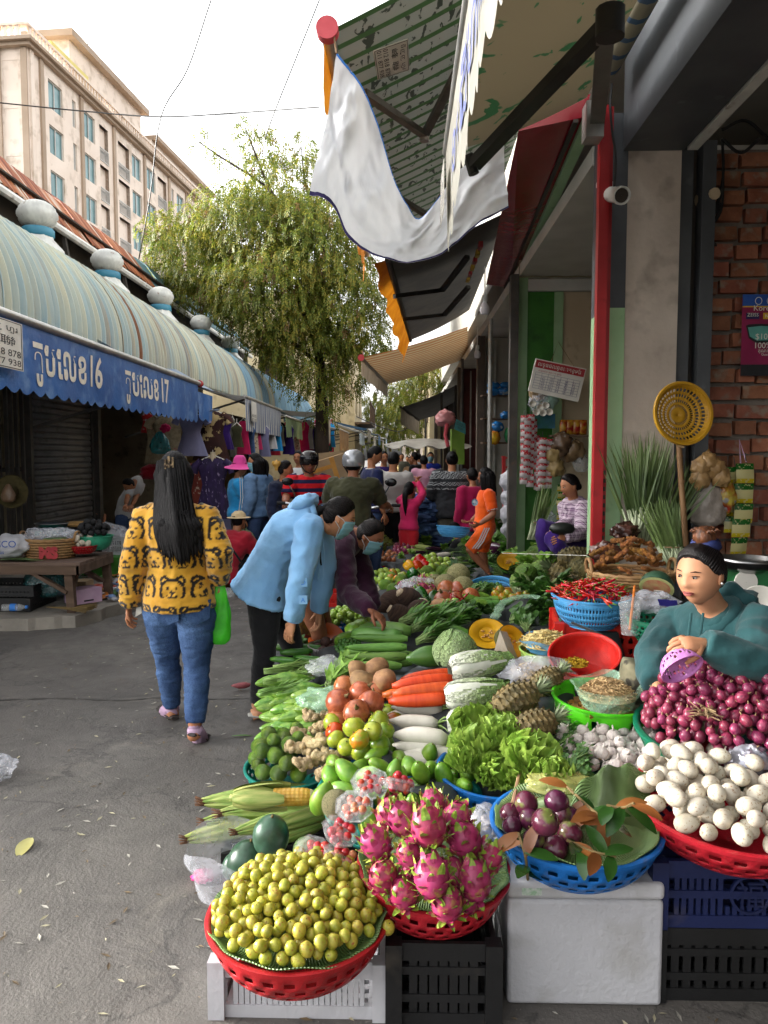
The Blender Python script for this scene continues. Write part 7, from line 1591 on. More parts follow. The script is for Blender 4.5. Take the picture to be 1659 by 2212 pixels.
for i,(u,v,z,px)in enumerate(((842,1755,.52,84),(876,1771,.56,96),(812,1822,.50,88),(926,1786,.58,104),(1004,1815,.52,96),(884,1846,.52,72),(932,1893,.49,104),(828,1893,.44,84),(872,1930,.41,84),(966,1952,.41,92),(1026,1903,.45,96),(1056,1858,.46,76),(985,1768,.56,84),(938,1742,.56,80),(900,1880,.40,90),(985,1890,.44,90),(1010,1945,.38,70))):
 at_px('dragon_fruit',u,v,z,px*.93,(U(-.7,.2),U(-.5,.5),U(0,6)),'pink dragon fruit with green tipped scales in the red basket','dragon fruits in the red basket',support=False)
def styro(label,base,d):
 t=thing('foam_box',label,'foam box',base);m=mat('white_foam','a9a9ad','b7b7ba',sc=2,rough=.75,bump=.004,bsc=60,c3='8f8c84',sc3=5,thr3=(.52,.78));b=MB();b.box((0,0,d[2]*.43),(d[0],d[1],d[2]*.86));o=b.build('body',m,t,30,world=False);o.modifiers.new('soft_edge','BEVEL').width=.012;o.modifiers[0].segments=3
 b=MB();b.box((0,0,d[2]*.93),(d[0]+.004,d[1]+.004,d[2]*.135));o=b.build('lid',m,t,30,world=False);o.modifiers.new('soft_edge','BEVEL').width=.014;o.modifiers[0].segments=3
 b=MB();b.box((-d[0]*.35,-d[1]/2-.0028,d[2]*.93),(.055,.002,.02));b.build('tape_label',mat('green_check_label','8aa88a','c0c4bc',sc=90,rough=.6),t,0,world=False);return t
styro('big white foam box under the star apple basket',V((AY(1262,2165,2.08).x,2.26,0)),(.435,.36,.36))
tl=(.04,-.01);C=GZ(1243,1775,.487)
basket('blue woven basket of purple star apples',C,.48,.125,P_blue,tl);liner('wide banana leaf lining the star apple basket',C,.235,tl,.11,9)
for i,(u,v,z,px)in enumerate(((1137,1735,.56,54),(1203,1733,.57,56),(1178,1776,.58,62),(1103,1758,.52,48),(1106,1784,.51,46),(1144,1768,.53,50),(1155,1812,.51,52),(1231,1800,.52,56),(1198,1833,.49,60),(1232,1766,.53,50),(1215,1760,.54,48),(1262,1836,.45,40),(1320,1845,.44,42),(1275,1800,.46,44),(1190,1795,.49,56))):
 at_px('star_apple',u,v,z,px,rr3(),'purple and green star apple in the blue leaf lined basket','star apples in the blue basket',support=False)
M_lg=leafm('glossy_tree_leaf','16300e','28481a',sc=4,trans=.1,rough=.2);M_lbn=leafm('brown_tree_leaf','6a3c18','8a5626',sc=4,trans=.15)
def twig(label,pts,n,L,seed,brown=.5):
 t=thing('leafy_twig',label,'twig',pts[0],group='star apple twigs');r_=random.Random(seed);q=bez(pts,5);b=MB();b.tube(q,.004,5);b.build('stem',M_stalk,t)
 for i in range(n):
  p=q[int((i+.5)/n*(len(q)-1))];b=MB();d=V((r_.uniform(-1,1),r_.uniform(-1,.4),r_.uniform(-.6,.5)));leaf(b,p,d,V((r_.uniform(-.3,.3),-.3,1)),L*r_.uniform(.8,1.2),L*.45,.5,0,5,.15);b.build('leaf',M_lbn if r_.random()<brown else M_lg,t,170)
twig('twig of brown backed leaves behind the star apples',[GZ(1225,1700,.56),GZ(1280,1750,.57),GZ(1330,1790,.55)],12,.085,1,.8)
twig('twig of glossy green leaves at the front of the star apples',[GZ(1225,1815,.53),GZ(1280,1840,.53),GZ(1330,1850,.52)],9,.08,2,.25)
twig('twig of leaves hanging over the blue rim of the star apples',[GZ(1120,1800,.52),GZ(1135,1850,.49),AY(1140,1900,2.02)],6,.085,3,.6)
twig('twig with dark leaves beside the egg basket',[GZ(1310,1740,.6),GZ(1345,1745,.6),GZ(1370,1735,.62)],5,.09,4,.3)
b=MB();r_=GZ(1300,1800,.50)
def bl(s,t):p=lerp(0,1,t);return V((r_.x-.10+.25*s+.05*t,r_.y+.06+.10*s*t+.05*t,r_.z+.0+.13*t-.05*(s-.5)**2*4+.008*sin(s*20)))
b.grid(bl,24,8);b.build('banana_leaf',M_ban,label='large upright banana leaf behind the star apples',cat='banana leaf',ang=170,solid=.003)
cr3=crate('black crate beneath the navy crate',V((.985,2.30,0)),(.52,.37,.215),P_black,nx=12,rows=3,style='h');cr4=crate('navy blue crate with a round emblem under the duck eggs',V((.985,2.30,.217)),(.52,.37,.195),P_navy,nx=20,rows=2,emblem=True)
tl=(.06,.02);C=GZ(1578,1735,.535)
basket('wide red basket of white duck eggs',C,.56,.12,P_dred,tl)
M=rimm(C,tl)
for x,y,z in heap(150,.265,.0315,.035,26,7,2.5):
 br=x>.13 and y>-.12
 item('hen_egg' if br else 'duck_egg',M@V((x,y,z)),.032*U(.88,1.08)*(.9 if br else 1),(U(1.1,2.1),U(-.5,.5),U(0,6.28)),'brown hen egg at the wall side of the red egg basket' if br else 'white duck egg in the wide red basket','hen eggs beside the duck eggs' if br else 'duck eggs in the red basket',False)
def crumpled(label,c,r3,m,seed=0,name='plastic_bag',cat='bag',amp=.3,nu=28,nv=18,rot=(0,0,0)):
 b=MB();b.ell((0,0,0),r3,nu,nv,0,None,lambda d,p:p*(1+amp*nz0(V((d.x*2.3+seed,d.y*2.3,d.z*2.3)))+amp*.45*(1-2*abs(nz0(V((d.x*5+seed,d.y*5,d.z*5)))))))
 return put(name,b.mesh(name,[m],50),None,c,rot,label=label,cat=cat)
crumpled('crumpled silver foil wrapper beside the duck eggs',GZ(1622,1648,.62),(.06,.05,.045),mat('silver_foil','9a9aa4','b4b4be',sc=9,rough=.25,metal=.6),3,'foil_wrapper','wrapper',.4)
# --- second row
tl=(.08,0);C=GZ(1592,1585,.60)
basket('deep green basket of bunched shallots',C,.66,.15,P_green,tl)
hp=heap(640,.315,.0205,.2,200,9,4.6);b=MB();M=rimm(C,tl)
for i,p in enumerate(hp):
 if i<len(hp)-300:b.ell(tuple(M@V(p)),(.018,.018,.021),8,6)
 else:item('shallot',M@V(p),.0205*U(.82,1.15),rr3(),'small red shallot bunched in the deep green basket','shallots in the green basket',False)
b.build('shallot_heap',KIND['shallot'][0][0].materials[0],label='lower shallots packed beneath the bunched top ones',cat='shallot heap',ang=170,kind='stuff')
def tuft(label,c,seed):
 r_=random.Random(seed);b=MB();
 for k in range(34):d=V((r_.uniform(-1,1),r_.uniform(-1,1),r_.uniform(-.1,1))).normalized();e=V((r_.uniform(-1,1),r_.uniform(-1,1),r_.uniform(-.6,.4))).normalized();b.tube(bez([c,c+d*.025,c+d*.03+e*.03],3),.0022,4)
 b.build('straw_knot',M_dry,label=label,cat='straw knot')
for i,(u,v,z)in enumerate(((1520,1545,.735),(1478,1452,.765),(1632,1452,.79),(1425,1475,.72))):tuft(['straw knot in the middle of the shallots','straw knot near the pink basket','straw knot at the back of the shallots','straw knot at the edge of the shallot heap'][i],GZ(u,v,z),i)
tl=(.1,0);C=GZ(1325,1622,.50);basket('teal woven basket half filled with garlic',C,.46,.125,P_teal,tl)
for x,y,z in heap(64,.2,.0235,.015,26,12,2.4):
 if y<.1:item('garlic_bulb',rimm(C,tl)@V((x,y,z)),.0245*U(.85,1.1),rr3(),'white and mauve garlic bulb in the teal basket','garlic bulbs in the teal basket',False)
item('duck_egg',GZ(1432,1645,.53),.033,(1,0,.4),'pale green egg lying at the end of the garlic',support=False)
C=GZ(1305,1503,.63);basket('lime green basket with flower shaped holes',C,.385,.15,P_lime,(.06,0),'flower')
def shreds(name,label,C,R,dome,n,L,r,m,cat,tilt=(0,0)):
 b=MB();M=rimm(C,tilt)
 for k in range(n):
  a,q=U(0,6.28),sqrt(rnd.random())*R;p=V((q*cos(a),q*sin(a),dome*(1-(q/R)**2)+U(-.004,.008)));d=V((U(-1,1),U(-1,1),U(-.25,.25))).normalized()*L*U(.5,1)*.5;b.tube([M@(p-d),M@(p+V((0,0,L*.08))),M@(p+d)],r,3,cap=False)
 b.grid(lambda s,t:M@V((R*t*cos(6.28*s),R*t*sin(6.28*s),dome*(1-t*t)-.006)),24,6)
 o=b.build(name,m,label=label,cat=cat);o['kind']='stuff';return o
shreds('dried_shrimp','heap of tiny dried shrimp in a clear bag',GZ(1312,1500,.655),.105,.055,700,.018,.0025,mat('dried_shrimp','9a7c54','b4986c',sc=60,rough=.7),'dried shrimp')
F_clear=film('clear_film','d8dcdc',.28);F_green=film('greenish_film','a8d0b0',.4);F_blue=film('bluish_film','5f9ec4',.75);F_white=film('milky_film','d0d2da',.36)
def opensack(label,c,r,h,m,seed=0,flare=1.15):
 b=MB()
 def fn(s,t):a=2*PI*s;q=r*(lerp(.75,flare,t))*(1+.07*sin(a*5+seed)*t+.10*nz0(V((cos(a)*2+seed,sin(a)*2,t*3))));return V((q*cos(a),q*sin(a),-h*.4+h*t+.12*h*sin(a*3+seed*2)*t))
 b.grid(fn,48,10);return put('plastic_bag',b.mesh('plastic_bag',[m],170),None,c,label=label,cat='bag')
opensack('greenish clear bag around the dried shrimp',GZ(1312,1505,.66),.12,.09,F_green,2);shreds('dried_fish_pieces','dried yellow and dark scraps in the lime basket',GZ(1300,1530,.60),.12,.0,60,.05,.008,mat('dried_scraps','4a3020','a07838',sc=14,rough=.6),'dried food')
C=GZ(1262,1412,.70);basket('scarlet basin tipped toward the bowls',C,.30,.13,P_rcr,(.35,-.25),'solid',name='plastic_basin');shreds('ground_turmeric','yellow ground turmeric left in the scarlet basin',GZ(1240,1432,.65),.06,.012,160,.012,.004,mat('turmeric_powder','9a7a0c','b4921c',sc=40,rough=.9),'turmeric')
C=GZ(1185,1402,.64);basket('pale green bowl under the shredded bamboo',C,.27,.10,P_pg,(.05,0),'net',name='plastic_bowl');opensack('blue bag folded under the shredded bamboo',GZ(1185,1395,.655),.125,.06,F_blue,4,1.05);shreds('shredded_bamboo','pale yellow bamboo shoot strips heaped in a blue bag',GZ(1182,1390,.665),.118,.05,420,.06,.0026,mat('bamboo_strips','b09a5c','c8b47a',sc=9,rough=.5),'bamboo shoots')
crumpled('clear bag of pale yellow pickles beside the pineapples',GZ(1160,1455,.63),(.14,.08,.06),F_white,5,amp=.35);shreds('yellow_pickles','yellow pickled shoots inside the clear bag',GZ(1150,1460,.60),.09,.045,160,.04,.007,mat('pickle_yellow','a8853a','c8a85c',sc=30,rough=.3),'pickles')
crate('scarlet crate under the chili basin',V((AY(1312,1380,3.8).x,3.82,.44)),(.50,.36,.31),P_rcr,rotz=-.12,nx=9,rows=3,style='x');crate('scarlet crate at the bottom of its stack',V((AY(1312,1380,3.8).x,3.82,.12)),(.50,.36,.31),P_rcr,rotz=-.12,nx=9,rows=3,style='x')
C=GZ(1278,1284,.885);basket('sky blue mesh basin full of red chilies',C,.375,.145,P_lblue,(.05,0),'net',name='mesh_basin')
M=rimm(C,(.05,0))
for k in range(210):
 a,q=U(0,6.28),sqrt(rnd.random())*.172;item('red_chili',M@V((q*cos(a),q*sin(a),.045*(1-(q/.17)**2)+U(-.012,.02))),U(.034,.048),(U(-.4,.4),U(-.5,.5),U(0,6.28)),'shiny red chili heaped in the sky blue basin','chilies in the sky blue basin',False)
M_wick=mat('wicker_cane','7a5a38','967448',sc=7,rough=.6,st=(1,1,3))
def wicker(label,C,D,depth,tilt=(0,0),handle=True,flare=.8,name='wicker_basket',oval=1.0):
 t=thing(name,label,'basket',C,(tilt[0],tilt[1],0));R=D/2;rows=8;n=40;b=MB()
 for i in range(rows):
  k=i/(rows-1);r=R*lerp(flare,1,k**.7);z=-depth*(1-k);b.tube([V(((r+.006*(1 if(j+i)%2 else-1))*cos(2*PI*j/n),oval*(r+.006*(1 if(j+i)%2 else-1))*sin(2*PI*j/n),z))for j in range(n+1)],depth/rows*.55,5)
 b.build('weave',M_wick,t,170,world=False);b=MB();b.lathe([(.001,0),(R*flare,0)],24,M=Matrix.Diagonal((1,oval,1,1))@Matrix.Translation((0,0,-depth)));b.build('base',M_wick,t,170,world=False)
 b=MB()
 for j in range(20):a=2*PI*j/20;b.tube([(R*flare*cos(a),oval*R*flare*sin(a),-depth),(R*cos(a),oval*R*sin(a),.01)],.005,5)
 b.build('stake',M_wick,t,170,world=False);b=MB();b.tube([(R*cos(2*PI*j/40),oval*R*sin(2*PI*j/40),.01+.004*(j%2))for j in range(41)],.011,6);b.build('rim',M_wick,t,170,world=False)
 if handle:
  for s in(1,-1):b=MB();b.tube(bez([(s*R*.99,-.06,0),(s*R*1.02,-.04,.07),(s*R*1.02,.04,.07),(s*R*.99,.06,0)],4),.011,6);b.build('handle',M_wick,t,170,world=False)
 return t
C=GZ(1362,1240,.935);wicker('round cane basket of turmeric roots with twisted handle',C,.43,.12)
heap_items('turmeric_root',rimm(C),80,.2,.042,.10,'knobbly orange brown turmeric root in the cane basket','turmeric roots in the cane basket',rot=lambda:(U(-.6,.6),U(-.6,.6),U(0,6.28)),seed=3,cut=2.0,jit=.2)
for i,(u,v,r)in enumerate(((1310,1195,.085),(1350,1148,.07),(1300,1240,.06))):crumpled(['shiny bag of dark dried roots left of the turmeric','small shiny bag of dried roots above the turmeric','glossy packet of dried bark beside the cane basket'][i],AY(u,v,4.5),(r,r*.8,r*.7),mat('brown_cellophane','2c1a16','5a3a30',sc=14,rough=.15,c3='8a8080',sc3=20,thr3=(.62,.68)),i,amp=.4)
crate('black crate stack under the turmeric basket',V((C.x,C.y,.42)),(.5,.4,.39),P_black,nx=10,rows=4,style='h');crate('lowest black crate by the red post',V((C.x,C.y,.02)),(.5,.4,.39),P_black,nx=10,rows=4,style='h')
def sheaf(label,base,h,n,spread,lean,seed,m=None,W=.011):
 t=thing('lemongrass_sheaf',label,'lemongrass',base,group='lemongrass sheaves');r_=random.Random(seed);b=MB();st_=MB()
 for k in range(n):
  d=V((r_.gauss(lean[0],spread),r_.gauss(lean[1],spread*.6),1)).normalized();p0=V((r_.uniform(-.05,.05),r_.uniform(-.04,.04),0));L=h*r_.uniform(.7,1.05);leaf(b,p0+d*L*.3,d,V((r_.uniform(-1,1),-1,0)),L*.7,W*r_.uniform(.8,1.5),r_.uniform(-.1,.35),0,4,.3,shape=lambda t:1-t**2.5);st_.tube([p0,p0+d*L*.33],[.008,.005],5)
 b.build('blades',m or M_l5b,t,170,world=False,kind='stuff');st_.build('stalks',M_stw,t,170,world=False,kind='stuff');MB().tube([(.055*cos(a)+lean[0]*h*.28,.045*sin(a),h*.28)for a in np.linspace(0,6.28,16)],.005,5).build('tie',M_dry,t,world=False);return t
M_l5b=leafm('dry_green_blade','4a5f34','768a50',sc=3,trans=.2)
sheaf('tall sheaf of lemongrass leaning on the plaster pillar',AY(1385,1175,4.6),.66,190,.17,(.03,0),1);sheaf('shorter sheaf of lemongrass tilted behind the cane basket',AY(1462,1225,4.4),.42,90,.14,(-.3,0),2);sheaf('sheaf of lemongrass by the bamboo pole',AY(1430,1170,4.65),.5,60,.2,(.35,0),3)
# --- middle
C=GZ(627,1655,.255);tl=(.06,0);basket('teal basket of dark green oranges and ginger',C,.375,.13,P_teal,tl)
for x,y,z in heap(46,.17,.034,.06,26,21,2.4):
 if x<.06:item('green_orange',rimm(C,tl)@V((x,y,z)),.034*U(.85,1.1),rr3(),'dark green orange in the teal basket','green oranges in the teal basket',False)
zone('ginger_root',690,1612,46,72,74,26,.36,'pale knobbly ginger root beside the green oranges','ginger roots',.06,lambda:(U(-.7,.7),U(-.7,.7),U(0,6.28)),.42)
C=GZ(862,1712,.35);tl=(.05,0);basket('wide teal basket of green mangoes',C,.575,.14,P_teal,tl)
heap_items('green_mango',rimm(C,tl),46,.27,.044,.02,'smooth green mango in the wide teal basket','green mangoes in the teal basket',rot=lambda:(U(-1.3,1.3),U(-1.3,1.3),U(0,6.28)),seed=31,cut=1.9)
zone('green_mango',830,1668,80,22,62,9,.46,'smooth green mango in the wide teal basket','green mangoes in the teal basket',.02,lambda:(U(-1,1),U(-1,1),U(0,6.28)),.7)
at_px('netted_melon',727,1738,.42,66,rr3(),'round buff melon beside the strawberry packs',support=False);at_px('green_mango',697,1725,.42,72,(.2,.3,.5),'long green mango standing beside the buff melon',support=False)
C=GZ(842,1622,.40);tl=(.06,.03);basket('azure woven basket of tomatoes and radishes',C,.46,.14,P_blue,tl)
zone('green_tomato',785,1572,72,50,45,34,.45,'ripening green and orange tomato in the azure basket','tomatoes in the azure basket',.10,None,.62,kinds=['green_tomato']*5+['orange_tomato']*2)
zone('onion',772,1508,48,36,56,11,.52,'coppery brown onion above the tomatoes','onions above the tomatoes',.05,None,.62);at_px('onion',728,1560,.46,60,rr3(),'big copper onion beside the ginger');at_px('red_tomato',722,1580,.45,42,rr3(),'red tomato at the ginger side of the basket',support=False)
zone('potato',812,1462,44,22,56,9,.54,'brown potato between the onions and loofahs','potatoes above the onions',.05,None,.6)
for i,(u,v,px,a,z)in enumerate(((890,1497,128,.08,.54),(915,1475,138,.22,.60),(918,1492,140,.16,.60),(905,1512,132,.03,.57),(925,1462,120,.25,.57),(880,1507,90,.1,.54))):at_px('carrot',u,v,z,px,(U(0,6),-.05,a),'fat orange carrot between the potatoes and white radishes','carrots',(1,1.15,1.15))
for i,(u,v,px,a,z)in enumerate(((900,1530,110,-.03,.52),(893,1560,105,-.12,.50),(905,1592,122,-.14,.49),(905,1615,118,-.2,.45),(930,1628,110,-.1,.44),(893,1642,120,-.05,.42),(880,1545,90,.0,.47),(875,1612,70,.05,.42))):at_px('white_radish',u,v,z,px,(U(-.3,.3),.03,a),'long white radish with green stalks beside the tomatoes','white radishes',(1,1.3,1.3))
for i in range(26):
 row=i//4;u=602+(i%4)*27+U(-8,8)-row*1;v=1588-row*19+U(-4,4);at_px('bitter_melon',u,v,.24+.025*row+.02*(i%4),U(84,100),(U(0,6),U(-.15,.05),U(-.1,.3)),'warty pale green bitter melon in the heap by the road','bitter melons')
for i,(u,v)in enumerate(((615,1448),(635,1440),(612,1468),(640,1458),(600,1490))):at_px('long_beans',u,v,.42,120,(.1*i,.0,.25+.1*i),'tied bundle of long green beans on the bitter melons','long bean bundles')
for i,(u,v)in enumerate(((720,1462),(735,1452),(712,1480),(745,1470))):at_px('wing_beans',u,v,.47,130,(U(-.3,.3),-.1,1.0+.12*i),'bunch of frilled green winged beans beside the loofahs','winged bean bunches')
crumpled('crumpled green plastic bag beside the onions',GZ(708,1512,.45),(.11,.07,.05),F_green,8,amp=.4);crumpled('clear bag over the winged beans',GZ(708,1440,.5),(.09,.1,.04),F_clear,9,amp=.35)
zone('cucumber',640,1418,46,24,64,13,.40,'short dark green cucumber behind the long beans','cucumbers',.04,lambda:(U(0,6),0,U(-.35,.3)),.42)
for i,(u,v,px,a,z)in enumerate(((822,1378,118,-.05,.55),(815,1398,128,.12,.56),(815,1418,128,.14,.55),(808,1440,120,.12,.53),(800,1408,120,.1,.50),(835,1432,110,.1,.50),(845,1412,90,.1,.5))):at_px('loofah',u,v,z,px,(U(0,6),.02,a),'ridged green loofah stacked above the potatoes','loofahs')
for i,(u,v,px,a)in enumerate(((832,1362,112,-.12),(815,1370,110,-.2))):at_px('long_green_gourd',u,v,.56,px,(1,0,a),'smooth long gourd on top of the loofahs','long gourds',(1,1.2,1.2))
at_px('green_papaya',938,1418,.58,125,(0,0,.25),'large green papaya between the loofahs and cabbage');at_px('green_papaya',985,1372,.55,110,(0,0,-.5),'green papaya lying behind the round cabbage')
at_px('round_cabbage',982,1408,.62,88,(.2,-.6,.8),'pale round cabbage behind the napa cabbages');at_px('round_cabbage',1000,1425,.55,70,(1.2,.4,.3),'second round cabbage tucked against the napa')
for i,(u,v,px,a,z)in enumerate(((1038,1437,112,.28,.66),(1030,1497,112,.06,.60),(1034,1558,108,-.08,.53),(1005,1480,90,.1,.54))):at_px('napa_cabbage',u,v,z,px,(.4*i,-.12,a),['napa cabbage on top of the pile, tip raised','napa cabbage in the middle of the pile','lowest napa cabbage beside the frilly lettuce','napa cabbage half hidden behind the carrots'][i])
for i,(u,v,px,rot,z)in enumerate(((1112,1515,118,(.0,1.2,.35),.62),(1150,1572,114,(.0,1.25,.3),.58),(1178,1475,90,(.0,1.1,.5),.64))):at_px('pineapple',u,v,z,px,rot,['pineapple lying against the napa cabbages','pineapple lying beside the lime basket','small pineapple behind the other two near the red basin'][i])
basket('azure basket hidden under the frilly lettuce',GZ(1068,1660,.44),.40,.15,P_blue,(.1,0))
for i,(u,v,px)in enumerate(((1025,1605,175),(1085,1632,180),(1145,1665,170),(1035,1645,160),(1100,1592,160),(1190,1690,120),(1062,1692,130),(1112,1700,120),(1005,1668,120))):at_px('frilly_lettuce',u,v,.47+.01*(i%3)-.04*(i>5),px,(U(-.5,.5),U(-.5,.5),i*1.3),'frilly light green lettuce head over the azure basket','frilly lettuces',support=False)
for i,(u,v)in enumerate(((1185,1610),(1220,1630),(1255,1655),(1170,1640),(1215,1595),(1240,1680))):at_px('mint_herbs',u,v,.50,150,(U(-.2,.2),U(-.3,.1),-.6+.3*i),'bunch of small leaved mint between lettuce and garlic','mint bunches',support=False)
crumpled('clear bag of yellow green leaves before the lettuce',GZ(1215,1697,.50),(.12,.05,.035),film('yellowish_film','b8b868',.55),6,amp=.3)
MB().tube([GZ(1108,1735,.50),AY(1128,1642,2.62)],.006,6).build('bamboo_stick',mat('red_tipped_stick','8a6a50','a88468',sc=9,rough=.6),label='thin bamboo stick standing by the star apples',cat='stick')
for i,(u,v,px,a,z)in enumerate(((560,1725,230,.14,.17),(520,1790,220,.42,.14),(590,1745,220,.22,.22),(655,1768,170,.62,.24),(600,1775,180,.5,.19),(640,1800,130,.7,.2),(545,1760,200,.3,.18))):at_px('corn_cob',u,v,z,px,(U(0,6),.03,a+PI),'corn cob in its pale green husk by the road','corn cobs in husk',(1,.82,.82),False)
crate('low black crate under the corn cobs',V((-.42,2.93,0)),(.52,.4,.12),P_black,rotz=.2,nx=12,style='h')
at_px('peeled_corn_cob',600,1722,.33,190,(1.0,.02,.1),'corn cob with husk peeled back and yellow kernels showing',scale=(1,.95,.95),support=False)
for i,(u,v,px,z,k)in enumerate(((585,1806,88,.28,'dark_watermelon'),(532,1864,92,.17,'dark_watermelon'),(505,1872,56,.14,'dark_watermelon'),(610,1880,82,.17,'pale_melon'),(660,1838,60,.17,'pale_melon'))):at_px(k,u,v,z,px,(.2,.1,i),['dark watermelon upright on top with curled stalk','dark watermelon in the white bag','small dark watermelon at the back of the bag','pale green melon behind the jujubes','pale melon beside the strawberry packs'][i],support=False)
opensack('white plastic bag slumped around the small watermelons',GZ(505,1878,.12),.16,.17,F_white,7,1.05);crumpled('pink plastic scrap on the road by the white bag',GZ(438,1893,.02),(.035,.03,.02),mat('pink_plastic_scrap','b02a6a','c43a7c',sc=9),3,'plastic_scrap','scrap',.4)
M_str=gl('strawberry_skin','8f1418','a82422',sc=2,rough=.3,c3='b88a4a',sc3=14,thr3=(.66,.7));fruit('strawberry',M_str,(.8,.8,1.0),.04,1.4,taper=-.28,variants=1,nu=10,nv=8);M_strp=gl('pale_strawberry_skin','a8503a','b87a5a',sc=2,rough=.35);fruit('pale_strawberry',M_strp,(.8,.8,1.0),.04,1.4,taper=-.28,variants=1,cat='strawberry',nu=10,nv=8)
F_box=film('clear_tray','d0d4d4',.22,.06)
for i,(u,v,z,tx,ty,pale)in enumerate(((800,1692,.53,.5,.1,0),(765,1742,.50,.45,-.15,1),(735,1795,.45,.5,.1,0),(678,1842,.37,.5,-.3,0),(735,1850,.38,.5,.15,2),(862,1690,.53,.3,.3,0))):
 c=GZ(u,v,z);s=44*axd(u,v,z)/FPX;t=thing('fruit_tray',['octagonal clear tray of strawberries highest on the mangoes','octagonal tray of pale strawberries in the middle','clear tray of red strawberries beside the buff melon','clear tray of red strawberries near the watermelons','clear tray of whitish strawberries above the jujubes','strawberry tray half hidden by dragon fruit'][i],'fruit tray',c,(tx,ty,.4*i));b=MB();b.lathe([(.001,-.35),(.75,-.35),(.9,0),(1.0,.02),(1.0,.05),(.9,.04)],8,M=Matrix.Scale(s,4));b.build('tray',F_box,t,20,world=False);b=MB();b.lathe([(.001,.18),(.7,.16),(.92,.04)],8,M=Matrix.Scale(s,4));b.build('lid',F_box,t,20,world=False)
 M=rimm(c,(tx,ty))
 for k in range(9):
  a=k*2.4;q=.62*sqrt(k/9);item('pale_strawberry' if pale==1 or(pale==2 and k%3)else 'strawberry',M@V((q*s*cos(a),q*s*sin(a),-.05*s)),s*.27,rr3(),'strawberry '+['in the highest tray','in the middle tray','in the melon tray','in the watermelon side tray','in the tray above jujubes','in the dragon fruit tray'][i],['strawberries in the highest tray','pale strawberries in the middle tray','strawberries beside the buff melon','strawberries near the watermelons','strawberries above the jujubes','strawberries behind the dragon fruit'][i],False)
zone('garlic_bulb',1040,1790,30,28,22,12,.40,'tiny pinkish garlic bulb in a net bag behind the dragon fruit','small garlic bulbs in the bag',.03,None,.7);crumpled('lilac clear bag with small garlic behind the dragon fruit',GZ(1042,1785,.42),(.08,.07,.05),F_white,12,amp=.3)
# --- back of the stall
def bz(label,u,v,z,px,depth,m,style='weave',tilt=(.03,0),name='plastic_basket'):C=GZ(u,v,z);return C,basket(label,C,px*axd(u,v,z)/FPX,depth,m,tilt,style,name=name),px*axd(u,v,z)/FPX
C,t,D=bz('azure basket of pale green gooseberries by the plum sleeve',756,1345,.36,98,.12,P_blue);heap_items('green_gooseberry',rimm(C),52,D*.45,.026,.04,'round pale green gooseberry in the azure basket','gooseberries',seed=41)
C,t,D=bz('lavender basket of longans',700,1358,.30,66,.10,P_lav,'net');heap_items('longan',rimm(C),44,D*.44,.019,.05,'small tan longan in the lavender basket','longans',seed=42)
C,t,D=bz('orange basin behind the longans',685,1340,.26,50,.06,P_org,'solid',name='plastic_basin');b=MB();c=GZ(703,1376,.36);b.lathe([(.001,.03),(.12,.02),(.125,0)],24);put('basin_lid',b.mesh('basin_lid',[P_org],50),None,c,(.5,.2,0),solid=.004,label='orange plastic lid tilted before the longan basket',cat='lid');SUP.append((c.x,c.y,c.z-.05))
M_ss=mat('stainless_steel','9f9fa0','b8b8b8',sc=5,rough=.3,metal=1);C,t,D=bz('stainless steel bowl with brown beetroots',712,1393,.42,92,.09,M_ss,'solid',name='steel_bowl');heap_items('beetroot',rimm(C+V((0,0,-.05))),8,D*.38,.035,.0,'dull brown beetroot in the steel bowl','beetroots',seed=43)
zone('pea_eggplant',752,1398,26,18,12,46,.45,'tiny green pea eggplant beside the steel bowl','pea eggplants by the bowl',.03,None,.6)
for i,(u,v)in enumerate(((765,1362),(785,1372),(752,1382),(778,1355))):at_px('green_mango',u,v,.44,58,(1.4,.2,i),'green mango between the steel bowl and gourds','mangoes by the steel bowl')
zone('taro_root',872,1318,34,30,62,8,.52,'hairy brown taro root under the plum sleeved hand','taro roots',.05,None,.6);zone('sweet_potato',908,1338,36,14,60,7,.48,'dark red sweet potato beside the taro','sweet potatoes',.02,rx(.6),.5);at_px('sweet_potato',523,1480,.035,46,(0,0,.2),'lone brown sweet potato dropped on the road',support=False)
zone('potato',962,1312,40,22,46,14,.50,'light brown jicama in the pile behind the greens','jicamas',.06,None,.55);zone('green_pepper',915,1298,32,18,46,7,.52,'dark glossy green pepper behind the taro','green peppers',.04,None,.6)
zone('onion',972,1285,56,14,42,9,.53,'pinkish brown onion before the netted melons','onions before the melons',.03,None,.6)
for i,(u,v,px,z)in enumerate(((962,1266,54,.55),(1000,1270,52,.55),(990,1242,52,.62),(940,1262,44,.52))):at_px('netted_melon',u,v,z,px,rr3(),['netted melon between the onions','netted melon nearest the blue mesh basin','netted melon resting on top of the others','netted melon behind the bagged dragon fruit'][i])
zone('dragon_fruit',905,1268,34,16,30,8,.52,'small bagged dragon fruit before the green oranges','bagged dragon fruits',.03,None,.6);crumpled('glossy clear bag over the small dragon fruit',GZ(905,1262,.56),(.12,.08,.05),F_clear,21,amp=.35);crumpled('clear bag beside the netted melon',GZ(880,1272,.54),(.08,.07,.05),F_white,22,amp=.35)
zone('green_orange',862,1262,30,24,30,11,.46,'green orange in the heap behind the eggs','green oranges behind the eggs',.06,None,.6);zone('green_orange',945,1240,45,12,30,9,.47,'green orange behind the bagged dragon fruit','green oranges behind the bags',.03,None,.6)
zone('green_gooseberry',835,1250,40,18,17,36,.44,'small green citrus in the long heap','small green citrus',.06,None,.6);zone('green_gooseberry',928,1218,44,18,19,40,.45,'pale green fruit behind the peppers','pale green fruits',.06,None,.6)
